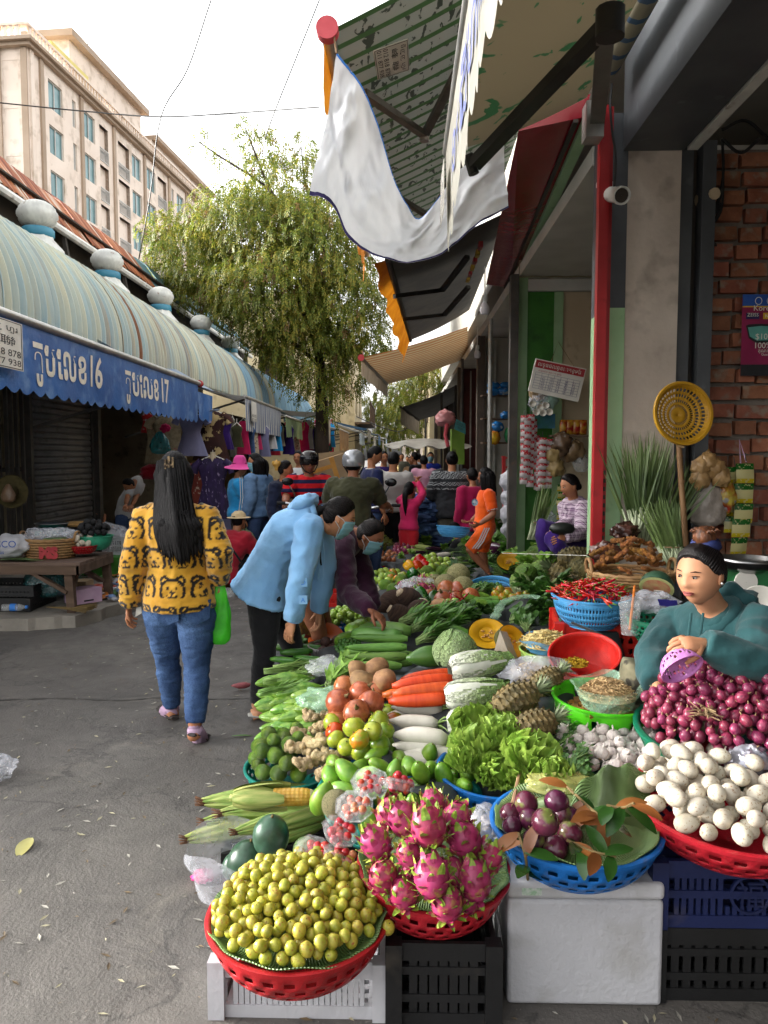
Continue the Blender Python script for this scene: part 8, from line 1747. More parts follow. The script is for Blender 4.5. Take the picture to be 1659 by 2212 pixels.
for k,u,v,px in(('red_pepper',907,1212,34),('red_pepper',900,1222,28),('yellow_pepper',884,1222,30),('green_pepper',893,1240,32),('red_pepper',917,1220,26)):at_px(k,u,v,.52,px,rr3(),{'red_pepper':'glossy red bell pepper behind the citrus','yellow_pepper':'yellow bell pepper beside the red ones','green_pepper':'green bell pepper in front of the red ones'}[k],'red bell peppers' if k[0]=='r' else None)
zone('orange_tomato',855,1242,18,10,19,7,.50,'small orange tomato among the green citrus','small orange tomatoes',.02,None,.7)
zone('hen_egg',836,1202,26,10,14,22,.38,'brown egg in the low heap behind the older woman','brown eggs behind',.02,None,.6);zone('duck_egg',806,1205,20,9,14,18,.38,'white egg in the low heap behind the older woman','white eggs behind',.02,None,.6);zone('duck_egg',796,1284,24,11,24,12,.40,'white egg near the plum sleeves','white eggs by the sleeves',.03,None,.6)
zone('shallot',872,1186,20,12,13,34,.42,'shallot in the small pink heap far along the stall','shallots far along',.06,None,.55)
zone('corn_cob',902,1184,24,9,44,5,.42,'pale corn cob beside the far shallots','far corn cobs',.02,rx(.5),.4);zone('eggplant',930,1196,32,14,46,9,.42,'purple eggplant in the far heap','eggplants',.04,rx(.7),.4);zone('white_radish',962,1206,22,9,44,5,.44,'short white radish near the broccoli','far radishes',.03,rx(.4),.4)
zone('broccoli',992,1190,26,16,32,9,.42,'dark broccoli head behind the girl in orange','broccoli heads',.04,lambda:(U(-.3,.3),U(-.3,.3),0),.6);zone('long_beans',1000,1212,34,14,60,7,.42,'bundle of thin green beans in front of the broccoli','far bean bundles',.03,rx(1.2),.35)
C,t,D=bz('azure mesh basket of small red chilies',822,1232,.36,84,.08,P_blue,'net',(.15,.25));zone('red_chili',822,1233,24,8,18,22,.37,'small red chili in the azure mesh basket','small chilies',.0,None,.4)
bz('lavender blue basket beside the small chilies',795,1258,.34,62,.1,P_lav,'net');bz('azure basket half hidden by the plum sleeves',790,1280,.32,70,.08,P_blue);crate('scarlet crate on the road behind the longans',GZ(725,1305,.0),(.4,.3,.14),P_rcr,nx=8)
C,t,D=bz('azure mesh basin of tiny green eggplants',1060,1262,.52,92,.1,P_lblue,'net',(.2,-.15));zone('pea_eggplant',1052,1268,30,13,9,90,.50,'tiny green eggplant in the azure mesh basin','tiny eggplants in the basin',.02,None,.55)
crate('yellow slatted tray of orange tomatoes',GZ(1110,1290,.46),(.28,.2,.06),P_yel,rotz=.25,nx=10);zone('orange_tomato',1100,1282,40,9,22,12,.55,'small orange tomato in the yellow tray','tomatoes in the yellow tray',.01,None,.6);zone('red_chili',985,1294,22,8,30,14,.56,'loose red chili beside the onions','loose chilies',.01,None,.3);zone('green_gooseberry',965,1302,20,8,17,8,.56,'small lime beside the loose chilies','small limes',.01,None,.7)
zone('bitter_melon',1035,1296,36,12,62,6,.52,'bitter melon in front of the mesh basin','bitter melons behind',.03,rx(.4),.4);zone('long_green_gourd',1060,1300,30,8,60,4,.52,'pale gourd beside the leafy bag','pale gourds',.02,rx(.4),.4)
def gz_(kd,lst,z,px,label,group,yaw=None):
 for i,(u,v)in enumerate(lst):at_px(kd,u,v,z+U(-.01,.02),px*U(.9,1.1),(U(-.3,.3),U(-.3,.1),(U(0,6.28)if yaw is None else yaw+U(-.6,.6))),label,group)
gz_('water_spinach',[(905,1362),(935,1352),(965,1368),(925,1385),(980,1350),(950,1340),(890,1345)],.52,130,'long leaved water spinach between taro and pumpkin','water spinach bunches',.2)
gz_('leafy_greens',[(1010,1325),(1040,1322),(1070,1330),(1025,1340),(990,1335)],.52,80,'dark leafy greens behind the cut pumpkin','greens behind the pumpkin');gz_('leafy_greens',[(1120,1340),(1150,1325),(1180,1345),(1140,1355),(1165,1310),(1190,1325)],.57,105,'broad leaved greens in the green plastic bag','greens in the green bag')
b=MB();b.tube(bez([GZ(1068,1335,.58),GZ(1090,1300,.62),GZ(1140,1288,.64),GZ(1185,1300,.62),GZ(1205,1340,.58),GZ(1208,1375,.56)],6),[(.03+.008*sin(i*2.3),.012)for i in range(31)],8);b.build('plastic_bag',F_green,label='rolled green plastic bag edge around the broad leaves',cat='bag',ang=170)
gz_('leafy_greens',[(1150,1275),(1180,1265),(1195,1285),(1165,1290),(1210,1262),(1130,1270)],.62,100,'dark leafy bunch beside the chili basin','greens beside the chili basin');gz_('leaf_lettuce',[(1150,1215),(1135,1240),(1165,1235),(1175,1205),(1125,1262)],.60,66,'crumpled pale lettuce heap beside the pineapples','pale lettuces');gz_('pale_greens',[(1160,1195),(1140,1225),(1180,1220)],.60,90,'loose pale green leaves over the lettuce heap','pale leaf bunches')
gz_('pale_greens',[(920,1172),(950,1165),(975,1160),(990,1172),(935,1158),(1005,1155),(960,1150)],.44,62,'light green leaf bunch behind the eggplants','light bunches far along');gz_('leafy_greens',[(1080,1150),(1110,1145),(1130,1155),(1095,1165),(1065,1140),(1150,1160),(1045,1150)],.46,62,'dark leaf bunch behind the banana flowers','dark bunches by the green wall');gz_('water_spinach',[(1105,1180),(1125,1190),(1140,1178),(1085,1195)],.46,76,'thin leaved bunch beside the banana flowers','thin leaved bunches');gz_('mint_herbs',[(1060,1215),(1080,1225),(1110,1235),(1075,1240),(1095,1222)],.46,60,'fine herb bunch before the cut pumpkin wedge','herb bunches')
gz_('pale_greens',[(1000+22*i,1180+12*(i%3))for i in range(9)],.46,70,'pale green bunch in the carpet of herbs','carpet herb bunches');gz_('mint_herbs',[(1010+26*i,1195+10*(i%4))for i in range(8)],.46,70,'feathery herb bunch in the carpet of greens','feathery herb bunches');gz_('water_spinach',[(1040+20*i,1165+8*(i%2))for i in range(7)],.47,70,'long leaf bunch near the violet trousers','long leaf bunches')
gz_('spring_onions',[(1205,1180),(1225,1172),(1235,1185),(1250,1170),(1215,1192)],.55,90,'spring onions spread before the woman in plaid','spring onions',-.4);gz_('leafy_greens',[(1010,1240),(1030,1225),(985,1225),(1005,1255)],.45,60,'small dark bunch behind the netted melons','small bunches');gz_('water_spinach',[(1020,1282),(1045,1278)],.52,60,'thin greens beside the mesh basin','thin greens');gz_('pale_greens',[(870,1205),(885,1198),(960,1185)],.42,42,'small pale bunch by the far eggplants','small pale bunches');gz_('spring_onions',[(975,1245),(983,1232)],.56,56,'pale leek bundle standing behind the netted melon','leeks',1.4)
gz_('leafy_greens',[(560+75+i*12,1385+(i%2)*8)for i in range(3)],.34,60,'leafy sprigs by the leggings of the woman in blue','leafy sprigs')
zone('banana_flower',1066,1166,24,22,46,4,.50,'dark purple banana flower among the greens','banana flowers',.03,lambda:(1.3,U(-.4,.4),U(-1,1)),.7);zone('cucumber',1070,1222,22,16,26,14,.46,'small cucumber before the cut pumpkin wedge','small cucumbers',.03,None,.5);zone('long_green_gourd',1130,1205,30,16,60,6,.5,'light gourd beside the pale lettuces','light gourds',.02,rx(1),.4);zone('long_green_gourd',1196,1200,22,12,50,4,.56,'yellowish gourd at the feet of the woman in plaid','yellowish gourds',.02,rx(1.2),.5)
for i,(u,v,px,z)in enumerate(((1225,1245,84,.66),(1250,1225,80,.74),(1212,1262,76,.6),(1255,1255,80,.64),(1240,1205,76,.8),(1262,1205,70,.78))):at_px('pineapple',u,v,z,px,(.2*i,1.15+.1*i,2.6-.4*i),'pineapple in the stack against the red post','pineapples by the red post')
M_pk=gl('pumpkin_rind','2a3a1c','4a4a26',sc=3,rough=.5);M_pf=mat('pumpkin_flesh','cc960c','d8a41a',sc=2,rough=.45);M_ps=mat('pumpkin_seeds','b08040','c89a5c',sc=30,rough=.6)
def pumpkin(label,u,v,z,px,rot,frac=PI):
 t=thing('cut_pumpkin',label,'pumpkin',GZ(u,v,z),rot,scale=px/2*axd(u,v,z)/FPX);b=MB()
 b.grid(lambda s,q:V((cos(frac*s),sin(frac*s),0))*(sin(PI*q)*(1+.05*cos(8*frac*s)))+V((0,0,.8*cos(PI*q))),24,14);b.build('rind',M_pk,t,170,world=False)
 for a in((0,frac)if frac<PI-.01 else(0,)):
  b=MB()
  if frac>=PI-.01:b.grid(lambda s,q:V((lerp(.42,1,q)*cos(2*PI*s),.02+(.25*(1-q)**2),lerp(.36,.8,q)*sin(2*PI*s))),32,4);b.grid(lambda s,q:V((.44*q*cos(2*PI*s),.28-.1*q,.38*q*sin(2*PI*s))),24,3)
  else:b.grid(lambda s,q:V((cos(a),sin(a),0))*lerp(.4,1,q)*sin(PI*s)+V((0,0,.8*cos(PI*s))),16,4)
  b.build('flesh',M_pf,t,170,world=False)
 b=MB()
 for k in range(16):b.ell((U(-.26,.26),U(.12,.2),U(-.22,.22)),(.07,.05,.05),6,4)
 b.build('seeds',M_ps,t,170,world=False,kind='stuff');SUP.append((t.location.x,t.location.y,t.location.z-.09));return t
pumpkin('half pumpkin with bright yellow flesh facing the road',1054,1368,.64,84,(-.5,0,.15));pumpkin('cut pumpkin wedge with yellow flesh behind the white wedge',1108,1385,.62,80,(-.35,.7,.35));pumpkin('small yellow pumpkin piece among the far greens',1100,1212,.55,54,(-.6,.2,-.3))
b=MB();q=[GZ(1066,1400,.60),GZ(1112,1425,.58),GZ(1108,1410,.66)];b.add([AY(1080,1362,3.62),AY(1095,1365,3.7),GZ(1062,1425,.60),GZ(1112,1445,.56),GZ(1118,1420,.58)],[(0,2,3),(0,3,4,1),(2,0,1),(2,1,4,3)]);b.build('melon_wedge',mat('white_melon_flesh','a89c88','bcb09c',sc=6,rough=.6,bump=.01,bsc=20),label='pale wedge of cut white melon leaning on the pumpkin',cat='melon wedge',ang=20)
pts=np.array(SUP);tx=[]
def tarp_h(x,y):
 d=np.hypot(pts[:,0]-x,pts[:,1]-y);w_=np.exp(-(d/.085)**2)+1e-9;near=d<.15
 if not near.any():return None
 return float((w_*pts[:,2]).sum()/w_.sum())
gx,gy=np.linspace(-1.0,1.95,74),np.linspace(2.45,10.6,150);H=np.full((len(gy),len(gx)),np.nan)
for j,y in enumerate(gy):
 for i,x in enumerate(gx):
  h=None if(y<3.25 and x<-.1)or(x<-.5 and y<5)else tarp_h(x,y)
  if h is not None:H[j,i]=h
for _ in range(3):
 Hp=np.pad(H,1,constant_values=np.nan);st_=np.stack([Hp[1:-1,:-2],Hp[1:-1,2:],Hp[:-2,1:-1],Hp[2:,1:-1]]);av=np.nan_to_num(st_).sum(0)/np.maximum(1,(~np.isnan(st_)).sum(0))
 H=np.where(np.isnan(H),np.where((~np.isnan(st_)).sum(0)>=2,np.maximum(av-.1,.02),np.nan),H)
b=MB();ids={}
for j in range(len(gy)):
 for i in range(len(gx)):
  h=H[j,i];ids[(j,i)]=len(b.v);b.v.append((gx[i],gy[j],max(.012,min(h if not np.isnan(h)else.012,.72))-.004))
for j in range(len(gy)-1):
 for i in range(len(gx)-1):
  q=[(j,i),(j,i+1),(j+1,i+1),(j+1,i)];k=sum(not np.isnan(H[a])for a in q)
  if k:b.f.append(tuple(ids[a]for a in q));b.m.append(0)
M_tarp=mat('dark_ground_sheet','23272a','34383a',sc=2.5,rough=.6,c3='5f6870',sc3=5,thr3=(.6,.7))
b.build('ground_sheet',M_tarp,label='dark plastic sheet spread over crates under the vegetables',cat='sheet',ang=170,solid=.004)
# -- goods hung and stacked on the shop side
t=thing('strainer','round yellow mesh strainer tied on top of a bamboo pole','strainer',AY(1480,1175,4.5));cS=AY(1476,893,4.5);R_=Matrix.Translation(cS)@Matrix.Rotation(.2,4,'Z')@Matrix.Rotation(HP-.12,4,'X')
M_ystr=plast('mustard_plastic_ware','a87c18','bc8e26');b=MB();n=120;b.lathe([(.001,-.055),(.03,-.055),(.045,-.053),(.06,-.052),(.075,-.05),(.09,-.047),(.105,-.043),(.12,-.037),(.135,-.03),(.15,-.02),(.165,-.008),(.172,0)],n,M=R_@Matrix.Scale(1,4),keep=lambda i,j:not(2<=i<=9 and i%2==0 and j%3!=0));b.build('mesh_bowl',M_ystr,t,60,solid=.003)
b=MB();b.lathe([(.165,-.008),(.17,.008),(.184,.01),(.188,0),(.184,-.01),(.165,-.008)],48,M=R_);b.build('rim',M_ystr,t,60)
M_bam=mat('bamboo_pole','6a4c2e','8a6844',sc=5,rough=.55,st=(1,1,.3));b=MB();b.tube([AY(1466,955,4.52),AY(1472,1050,4.52),AY(1482,1180,4.5)],.017,10)
for v in(985,1040,1100,1150):q=AY(lerp(1466,1482,(v-955)/225),v,4.51);b.tube([q+V((0,0,.006)),q-V((0,0,.006))],.0195,10)
b.build('pole',M_bam,t,60);MB().tube([AY(1462,962,4.5),AY(1476,966,4.49),AY(1470,958,4.53)],.006,5).build('tie',M_dry,t)
def sachetm(name,a,b_,c,z1=.3,z2=.6):
 n=NT(name);x=n.n('ShaderNodeSeparateXYZ');n.l(n.co('Generated'),x.inputs[0]);col=n.ramp(x.outputs[2],[(0,a),(z1,b_),(z2,c)],'CONSTANT');no=n.noise(n.co('Object'),60,2);col=n.mix(n.ramp(no,[(.55,(0,0,0)),(.6,(.7,.7,.7))]),col,b_);n.setp(Base_Color=col,Roughness=.25);return n.m
M_sac=sachetm('red_white_sachet','b0a8a8','b8b0b0','a01820',.2,.62);M_sacy=sachetm('yellow_green_sachet','b8a414','c0b880','1c5a1e',.22,.68)
def sachet(w,h,m):
 b=MB();b.grid(lambda s,t:V(((s-.5)*w,-.012*sin(PI*s)*sin(PI*t)**.6,t*h)),6,5);b.grid(lambda s,t:V(((s-.5)*w,.008*sin(PI*s)*sin(PI*t)**.6,t*h)),6,5,flip=True);return b.mesh('sachet',[m],170)
def strip(label,u,v0,v1,y,w,n,m,group,yaw=0.0,k=[0]):
 a,c=AY(u,v0,y),AY(u,v1,y);h=(a.z-c.z)/n;me=sachet(w,h*.98,m);t=thing('sachet_strip',label,'sachet strip',a,(0,0,yaw),group)
 for i in range(n):put('sachet',me,t,(U(-.006,.006),U(-.012,.012),-(i+1)*h),(U(-.15,.15),0,U(-.15,.15)))
 MB().tube([(0,0,0),(0,.02,.06)],.003,4).build('hook',M_wire,t,world=False)
for i,(u,v0,v1,n)in enumerate(((1133,897,1046,10),(1146,895,1052,11),(1160,940,1058,8),(1172,945,1056,8),(1186,948,1055,8),(1153,905,1000,7),(1139,903,1035,9),(1167,950,1060,8))):strip('strip of red and white sachets hanging on the leaf green wall',u,v0,v1,8.05+.03*(i%3),.075,n,M_sac,'red and white sachet strips',U(-.3,.3))
strip('yellow and green sachet strip beside the hanging brown bags',1212,1046,1122,7.9,.085,5,M_sacy,'yellow sachet strips',.2)
for i,(u,v0,v1,n,l)in enumerate(((1612,1000,1130,3,'wide yellow seasoning sachet strip in front on the bricks'),(1588,1008,1150,4,'yellow seasoning strip partly behind the front one'),(1600,1120,1200,2,'lower yellow strip with pale backs on the bricks'))):strip(l,u,v0,v1,4.72+.05*(i%2),.115,n,M_sacy,None,.1*i)
MB().tube([AY(1600,1000,4.72),AY(1597,950,4.86),AY(1612,998,4.72)],.004,4).build('string',M_lilac,label='pale loop of string above the yellow sachets',cat='string')
bag('clear hanging bag of white dried fungus on the brick wall',AY(1532,1030,4.72),.30,.20,.14,mat('pale_fungus_bag','8a8178','aaa096',sc=9,rough=.25,bump=.015,bsc=14),seed=4,kn=.35)
for i,(u,v)in enumerate(((1515,1010),(1545,1012),(1530,1000),(1512,1035),(1556,1030))):crumpled('small clear bag of crumbled crust clustered over the fungus bag',AY(u,v,4.66),(.055,.045,.06),mat('crust_bag','8a6a40','a8885c',sc=14,rough=.3,bump=.01,bsc=20),i,amp=.25)['group']='small crust bags'
MB().tube([AY(1528,1000,4.7),AY(1530,960,4.85),AY(1536,1000,4.7)],.003,4).build('string',M_ystr,label='yellow string loop holding the fungus bag',cat='string');crumpled('clear packet of red and yellow sweets beside the fungus bag',AY(1570,1075,4.7),(.05,.04,.09),mat('sweet_packet','8a2a1c','a89a3a',sc=16,rough=.2,c3='8a8a8a',sc3=22,thr3=(.58,.64)),9)
t=thing('poster','magenta spectacles poster with a dark glasses picture on the brick wall','poster',AY(1603,812,4.88));p0,p1=AY(1600,812,4.86),AY(1605,636,4.86);W=.40;PP=lambda x,y,h=0:V((lerp(p0.x,p1.x,y)+x*W,4.865-h,lerp(p0.z,p1.z,y)))
def prect(nm,x0,y0,x1,y1,m,h):MB().prism([PP(x0,y0,h),PP(x1,y0,h),PP(x1,y1,h),PP(x0,y1,h)],(0,.0015,0)).build(nm,m,t,0)
M_magp=mat('magenta_print','7a1040','8c1a4c',sc=4,rough=.6);M_bluep=mat('blue_print','1a3f8c','24509c',sc=4,rough=.6);M_ylp=mat('yellow_print','b8901c','c89e28',sc=8,rough=.6);M_glass=mat('teal_lens_print','3a7a74','5a9a90',sc=5,rough=.5)
prect('sheet',0,0,1,1,M_magp,0);prect('top_band',0,.86,1,1,M_bluep,.003);prect('yellow_edge',0,.845,1,.86,M_ylp,.003);prect('bottom_band',0,0,1,.14,M_ink,.003);prect('navy_tile',.06,.70,.26,.775,M_navy,.003);prect('yellow_tile',.32,.70,.52,.775,M_ylp,.003)
b=MB();b.add([PP(.06+.46*x,.41+.22*y,.004)for x,y in((0,.95),(.1,1.02),(.5,1.05),(.95,1.0),(1.0,.8),(.92,.2),(.75,.0),(.35,-.02),(.1,.25))],[tuple(range(9))]);b.build('frame_picture',M_ink,t,0);b=MB();b.add([PP(.09+.40*x,.435+.17*y,.006)for x,y in((0,.95),(.5,1.05),(1.0,1.0),(.95,.25),(.75,.02),(.35,.0),(.08,.3))],[tuple(range(7))]);b.build('lens_picture',M_glass,t,0)
b=MB()
for s_,x,y,k in(('Korean Exp',.16,.80,.048),('100% Gua',.18,.34,.05),('$10',.2,.45,.05),('ZEISS',.07,.73,.03),('Nikon',.34,.715,.03),('Po',.58,.74,.045),('Bl',.58,.70,.045),('1%',.5,.03,.1),('គុណភាព',.25,.29,.028),('Guarantee',.3,.25,.022)):tx=text(s_);write(b,tx,lambda a,c:PP(x,y,.008)+V((a*k,0,c*k)))
for x in(.24,.42):b.tube([PP(x+.05*cos(a),.92+.05*W/.45*sin(a),.006)for a in np.linspace(0,6.28,16)],.002,4)
b.build('print',M_paper,t,0)
q=[AY(1140.5,844,8.0),AY(1248.6,868.7,8.0),AY(1267,797,8.05),AY(1157.5,774,8.05)];t=thing('result_board','tilted white result board with a red heading hung on strings','board',q[0]);Q=lambda x,y,h=0:q[0].lerp(q[1],x).lerp(q[3].lerp(q[2],x),y)+V((0,-.004-h,0))
M_redp=mat('red_print','9a2a30','a8383c',sc=6,rough=.6);M_grid=mat('grey_print','6a6a80','78788c',sc=9,rough=.6);MB().prism([Q(0,0),Q(1,0),Q(1,1),Q(0,1)],(0,.02,0)).build('sheet',M_paper,t,0);MB().prism([Q(.02,.74,.003),Q(.98,.74,.003),Q(.98,.97,.003),Q(.02,.97,.003)],(0,.002,0)).build('heading',M_redp,t,0)
b=MB()
for k in range(7):y=.12+.08*k;b.prism([Q(.06,y,.003),Q(.94,y,.003),Q(.94,y+.008,.003),Q(.06,y+.008,.003)],(0,.001,0))
for k in range(8):x=.06+.125*k;b.prism([Q(x,.12,.003),Q(x+.006,.12,.003),Q(x+.006,.6,.003),Q(x,.6,.003)],(0,.001,0))
for r in range(5):
 for c in range(5):tx=text(str(rnd.randrange(10,99)),.05);write(b,tx,lambda a,d:Q(.2+.15*c+a/.7,.14+.08*r+d/.5,.005))
b.build('table_print',M_grid,t,0);b=MB();tx=text('លទ្ធផលឆ្នោតខ្មែរ',.075);write(b,tx,lambda a,d:Q(.06+a/.75,.80+d/.45,.006));b.build('heading_print',M_paper,t,0);b=MB();tx=text('លទ្ធផល ឆ្នោត ខ្មែរ',.03);write(b,tx,lambda a,d:Q(.1+a/.6,.64+d/.4,.006));b.build('small_print',M_redp,t,0)
MB().tube([Q(.3,1),AY(1206,738,8.36),Q(.75,1)],.004,4).build('string',M_stalk,t)
for i,(u,v,r,m,l)in enumerate(((1166,868,.10,F_white,'clear bag of white paper cups on the green wall'),(1160,848,.07,M_card,'dark tan packet above the cup bag'),(1190,862,.07,mat('mint_carton','7a9a8c','94b0a2',sc=5),'mint coloured packet beside the cup bag'),(1215,962,.11,mat('dark_bag','3a2c22','6a5440',sc=9,rough=.2,c3='8a8680',sc3=20,thr3=(.6,.66)),'shiny brown bag hanging under the shelf'),(1240,975,.10,mat('tan_bag','5a4630','7a6448',sc=8,rough=.25),'tan bag of dried goods hanging by the red post'),(1195,985,.08,mat('straw_bag','8a7448','a89060',sc=12,rough=.4),'straw coloured dried bundle hanging on the wall'),(1200,1010,.08,mat('straw_bag','8a7448','a89060',sc=12,rough=.4),'lower straw coloured dried bundle'),(1255,1000,.08,F_clear,'clear bag hanging close to the red post'),(1180,1130,.12,F_white,'clear plastic bag standing by the green wall'))):crumpled(l,AY(u,v,8.1),(r,r*.7,r*1.1),m,i,amp=.35)
b=MB()
for i,(u,v)in enumerate(((1150,872),(1166,880),(1178,876),(1158,890),(1172,892),(1186,890))):c=AY(u,v,8.0);b.lathe([(.03,-.02),(.036,.03),(.034,.03),(.001,-.02)],12,M=Matrix.Translation(c)@Matrix.Rotation(HP,4,'X'))
b.build('paper_cup',M_paper,label='stacked white paper cups inside the clear bag',cat='cup')
b=MB();c=AY(1240,942,8.2);b.box(c,(.5,.22,.02));b.build('wall_shelf',M_grout,label='small wooden shelf with red packets on the cream wall',cat='shelf',ang=0)
for i,u in enumerate((1218,1230,1246,1258)):c=AY(u,924,8.15);MB().grid(lambda s,t:V((c.x+(s-.5)*.085,c.y-.02*sin(PI*s)*sin(PI*t),c.z-.07+t*.15)),6,6).build('food_packet',mat('red_gold_packet','8a1c14','b08a2a',sc=16,rough=.25),label='red and gold food packet standing on the small shelf',cat='packet',group='red packets on the shelf',ang=170,solid=.02)
c=AY(1172,910,8.2);MB().box(c,(.26,.02,.15)).build('picture_box',mat('green_blue_print','1c5a2a','3a6a9a',sc=3),label='flat green and blue packet behind the sachet strips',cat='packet',ang=0)
sheaf('lemongrass sheaf leaning on the leaf green wall',AY(1150,1165,7.9),.62,70,.10,(.33,.1),7)
M_pkb=mat('blue_packet','1c5a94','2a70ac',sc=5,rough=.25,c3='a0a8b0',sc3=7,thr3=(.6,.64))
for r,v in enumerate((855,905,957)):
 c=AY(1078,v,12.2);MB().box(c,(.55,.3,.025)).build('wall_shelf',M_grout,label=['upper shelf of blue packets in the far shop','middle shelf in the far shop','lower shelf of bright bags in the far shop'][r],cat='shelf',ang=0)
for i,(u,v,w_,h,m,l)in enumerate(((1066,846,.2,.12,M_pkb,'blue packet lying on the upper far shelf'),(1088,845,.2,.12,M_pkb,'second blue packet on the upper far shelf'),(1066,832,.2,.1,M_pkb,'blue packet stacked on top at the far shelf'),(1092,832,.18,.1,M_pkb,'topmost blue packet by the brown post'),(1092,897,.16,.12,M_pkb,'single blue packet on the middle far shelf'),(1068,945,.18,.22,mat('red_yellow_bag','a82a1c','c8a82a',sc=5,rough=.25),'red and yellow bag on the lower far shelf'),(1074,922,.2,.16,M_pkb,'bright blue bag leaning on the lower far shelf'),(1098,940,.12,.24,mat('green_bag','1c5a34','2a7a48',sc=5,rough=.25),'green packet beside the red and yellow bag'))):crumpled(l,AY(u,v,12.0),(w_/2,.08,h/2),m,i,'goods_packet','packet',.15)
for i,v in enumerate((1040,1075,1110,1142)):crumpled(['topmost white sack beside the brown post','second white sack beside the brown post','third white sack beside the brown post','lowest white sack beside the brown post'][i],AY(1103+3*(i%2),v,8.7),(.11,.1,.12),mat('white_sack','9c9ca4','b4b4ba',sc=4,rough=.4,bump=.01),i,'sack','sack',.25)
t=thing('display_rack','red wire rack with small toys beside the white sacks','rack',AY(1098,1120,9.3));MB().bar(AY(1090,1130,9.3),AY(1088,985,9.3),.04,.04).build('post',M_red,t)
for v in(990,1010,1035):MB().bar(AY(1088,v,9.3),AY(1112,v-4,9.3),.02,.02).build('bar',M_red,t)
q=[AY(u,v,10.5)for u,v in((981,927),(1006,938),(1005,915),(985,905))];placard('teal_sign',[('ខាលប',.1,.9,.52,.85),('ឈុល',.3,.75,.12,.42)],q,None,mat('teal_board','1a5a5a','246a68',sc=5),M_ink,border=False);o=bpy.data.objects['teal_sign'];o['label']='small teal sign with black handwriting on the far posts';o['category']='sign'
for ch in[x for x in COL.objects if x.name.startswith('print')and x.parent is None]:ch.parent=o
crumpled('pink bag hanging from the far post',AY(962,905,13),(.16,.12,.13),mat('pink_bag','a86a6a','b88080',sc=5,rough=.4),2);MB().tube([AY(966,915,12.9),AY(962,940,12.9),AY(968,965,12.9)],.03,6).build('ribbon',mat('red_ribbon','a83a44','b84a54',sc=5),label='red ribbon hanging below the pink bag',cat='ribbon');MB().box(AY(988,965,13.2),(.22,.3,.6)).build('glass_cabinet',mat('green_frame_cabinet','5a7a1c','6f8c2a',sc=3,c3='3a2c24',sc3=6),label='narrow green framed cabinet at the far shop front',cat='cabinet',ang=0)
t=thing('kitchen_scale','green market scale with a stainless bowl beside the brick wall','scale',AY(1612,1262,4.1));b=MB();c=AY(1612,1214,4.1);b.lathe([(.001,-.055),(.08,-.05),(.13,-.02),(.15,.022),(.152,.024),(.14,0),(.09,-.03),(.001,-.04)],36,M=Matrix.Translation(c));b.build('bowl',M_ss,t,170);MB().box(AY(1612,1256,4.12),(.16,.16,.14)).build('body',mat('green_enamel','1a5a30','24703e',sc=5,rough=.35),t,20);MB().box(AY(1612,1233,4.1),(.12,.12,.02)).build('platform',mat('green_enamel','1a5a30','24703e'),t,0);b=MB();b.lathe([(.001,0),(.06,0),(.062,-.006)],24,M=Matrix.Translation(AY(1612,1258,4.03))@Matrix.Rotation(HP,4,'X'));b.build('dial',M_paper,t)
crate('black crate carrying the market scale',V((AY(1612,1262,4.1).x,4.12,.42)),(.5,.4,.37),P_black,nx=10,rows=4,style='h');crate('bottom black crate against the brick wall',V((AY(1612,1262,4.1).x,4.12,.03)),(.5,.4,.38),P_black,nx=10,rows=4,style='h')
b=MB();b.lathe([(.001,0),(.06,.0),(.1,.016),(.104,.018)],32,M=Matrix.Translation(AY(1645,1316,3.4))@Matrix.Rotation(1.1,4,'X'));b.build('plate',M_paper,label='patterned white plate tilted behind the teal hood',cat='plate',ang=60,solid=.004)
C=GZ(1420,1335,.82);basket('green woven basket behind the plastic cup',C,.27,.10,P_green,(.05,.05))
t=thing('half_watermelon','cut watermelon half with a small white label beside the cane basket','watermelon',AY(1418,1270,3.75),(.75,0,-.5),scale=.092);b=MB();b.grid(lambda s,q:V((.9*cos(2*PI*s)*sin(HP*q),.0+cos(HP*q)*.95,.9*sin(2*PI*s)*sin(HP*q))),24,8);b.build('rind',M_wm,t,170,world=False);b=MB();b.grid(lambda s,q:V((.9*q*cos(2*PI*s),-.01,.9*q*sin(2*PI*s))),24,3);b.build('rim_flesh',mat('pale_rind','a8b070','b8bc80',sc=5),t,170,world=False);b=MB();b.grid(lambda s,q:V((.72*q*cos(2*PI*s),-.03,.72*q*sin(2*PI*s))),24,3);b.build('flesh',mat('watermelon_flesh','b06a50','b8a070',sc=2.5,rough=.4),t,170,world=False);MB().box((.1,-.05,-.25),(.5,.02,.22)).build('label_sticker',M_paper,t,0,world=False)
crumpled('white plastic bags printed with violet lettering beside the half melon',AY(1412,1302,3.62),(.10,.07,.05),F_white,13,amp=.4);c=AY(1425,1308,3.52);MB().prism([c,c+V((.09,.02,-.015)),c+V((.085,.02,.02)),c+V((-.01,0,.03))],(0,.003,0)).build('violet_label',mat('violet_print','24207a','322c8c',sc=9,c3='a0a0b8',sc3=30),label='violet printed strip on the folded plastic bags',cat='label',ang=0)
t=thing('plastic_cup','clear plastic cup with domed lid and orange straw on the scarlet crate','cup',AY(1360,1370,3.4));z0=t.location.z;b=MB();b.lathe([(.001,0),(.036,0),(.048,.13),(.049,.13)],28,M=Matrix.Translation(t.location));b.build('cup_wall',F_box,t,60);b=MB();b.lathe([(.051,.128),(.052,.14),(.046,.145),(.04,.165),(.015,.172)],28,M=Matrix.Translation(t.location));b.build('lid',F_box,t,60);MB().tube([t.location+V((.0,0,.02)),t.location+V((.018,0,.22))],.006,8).build('straw',mat('orange_straw','b8661c','c8762a',sc=9,rough=.4),t)
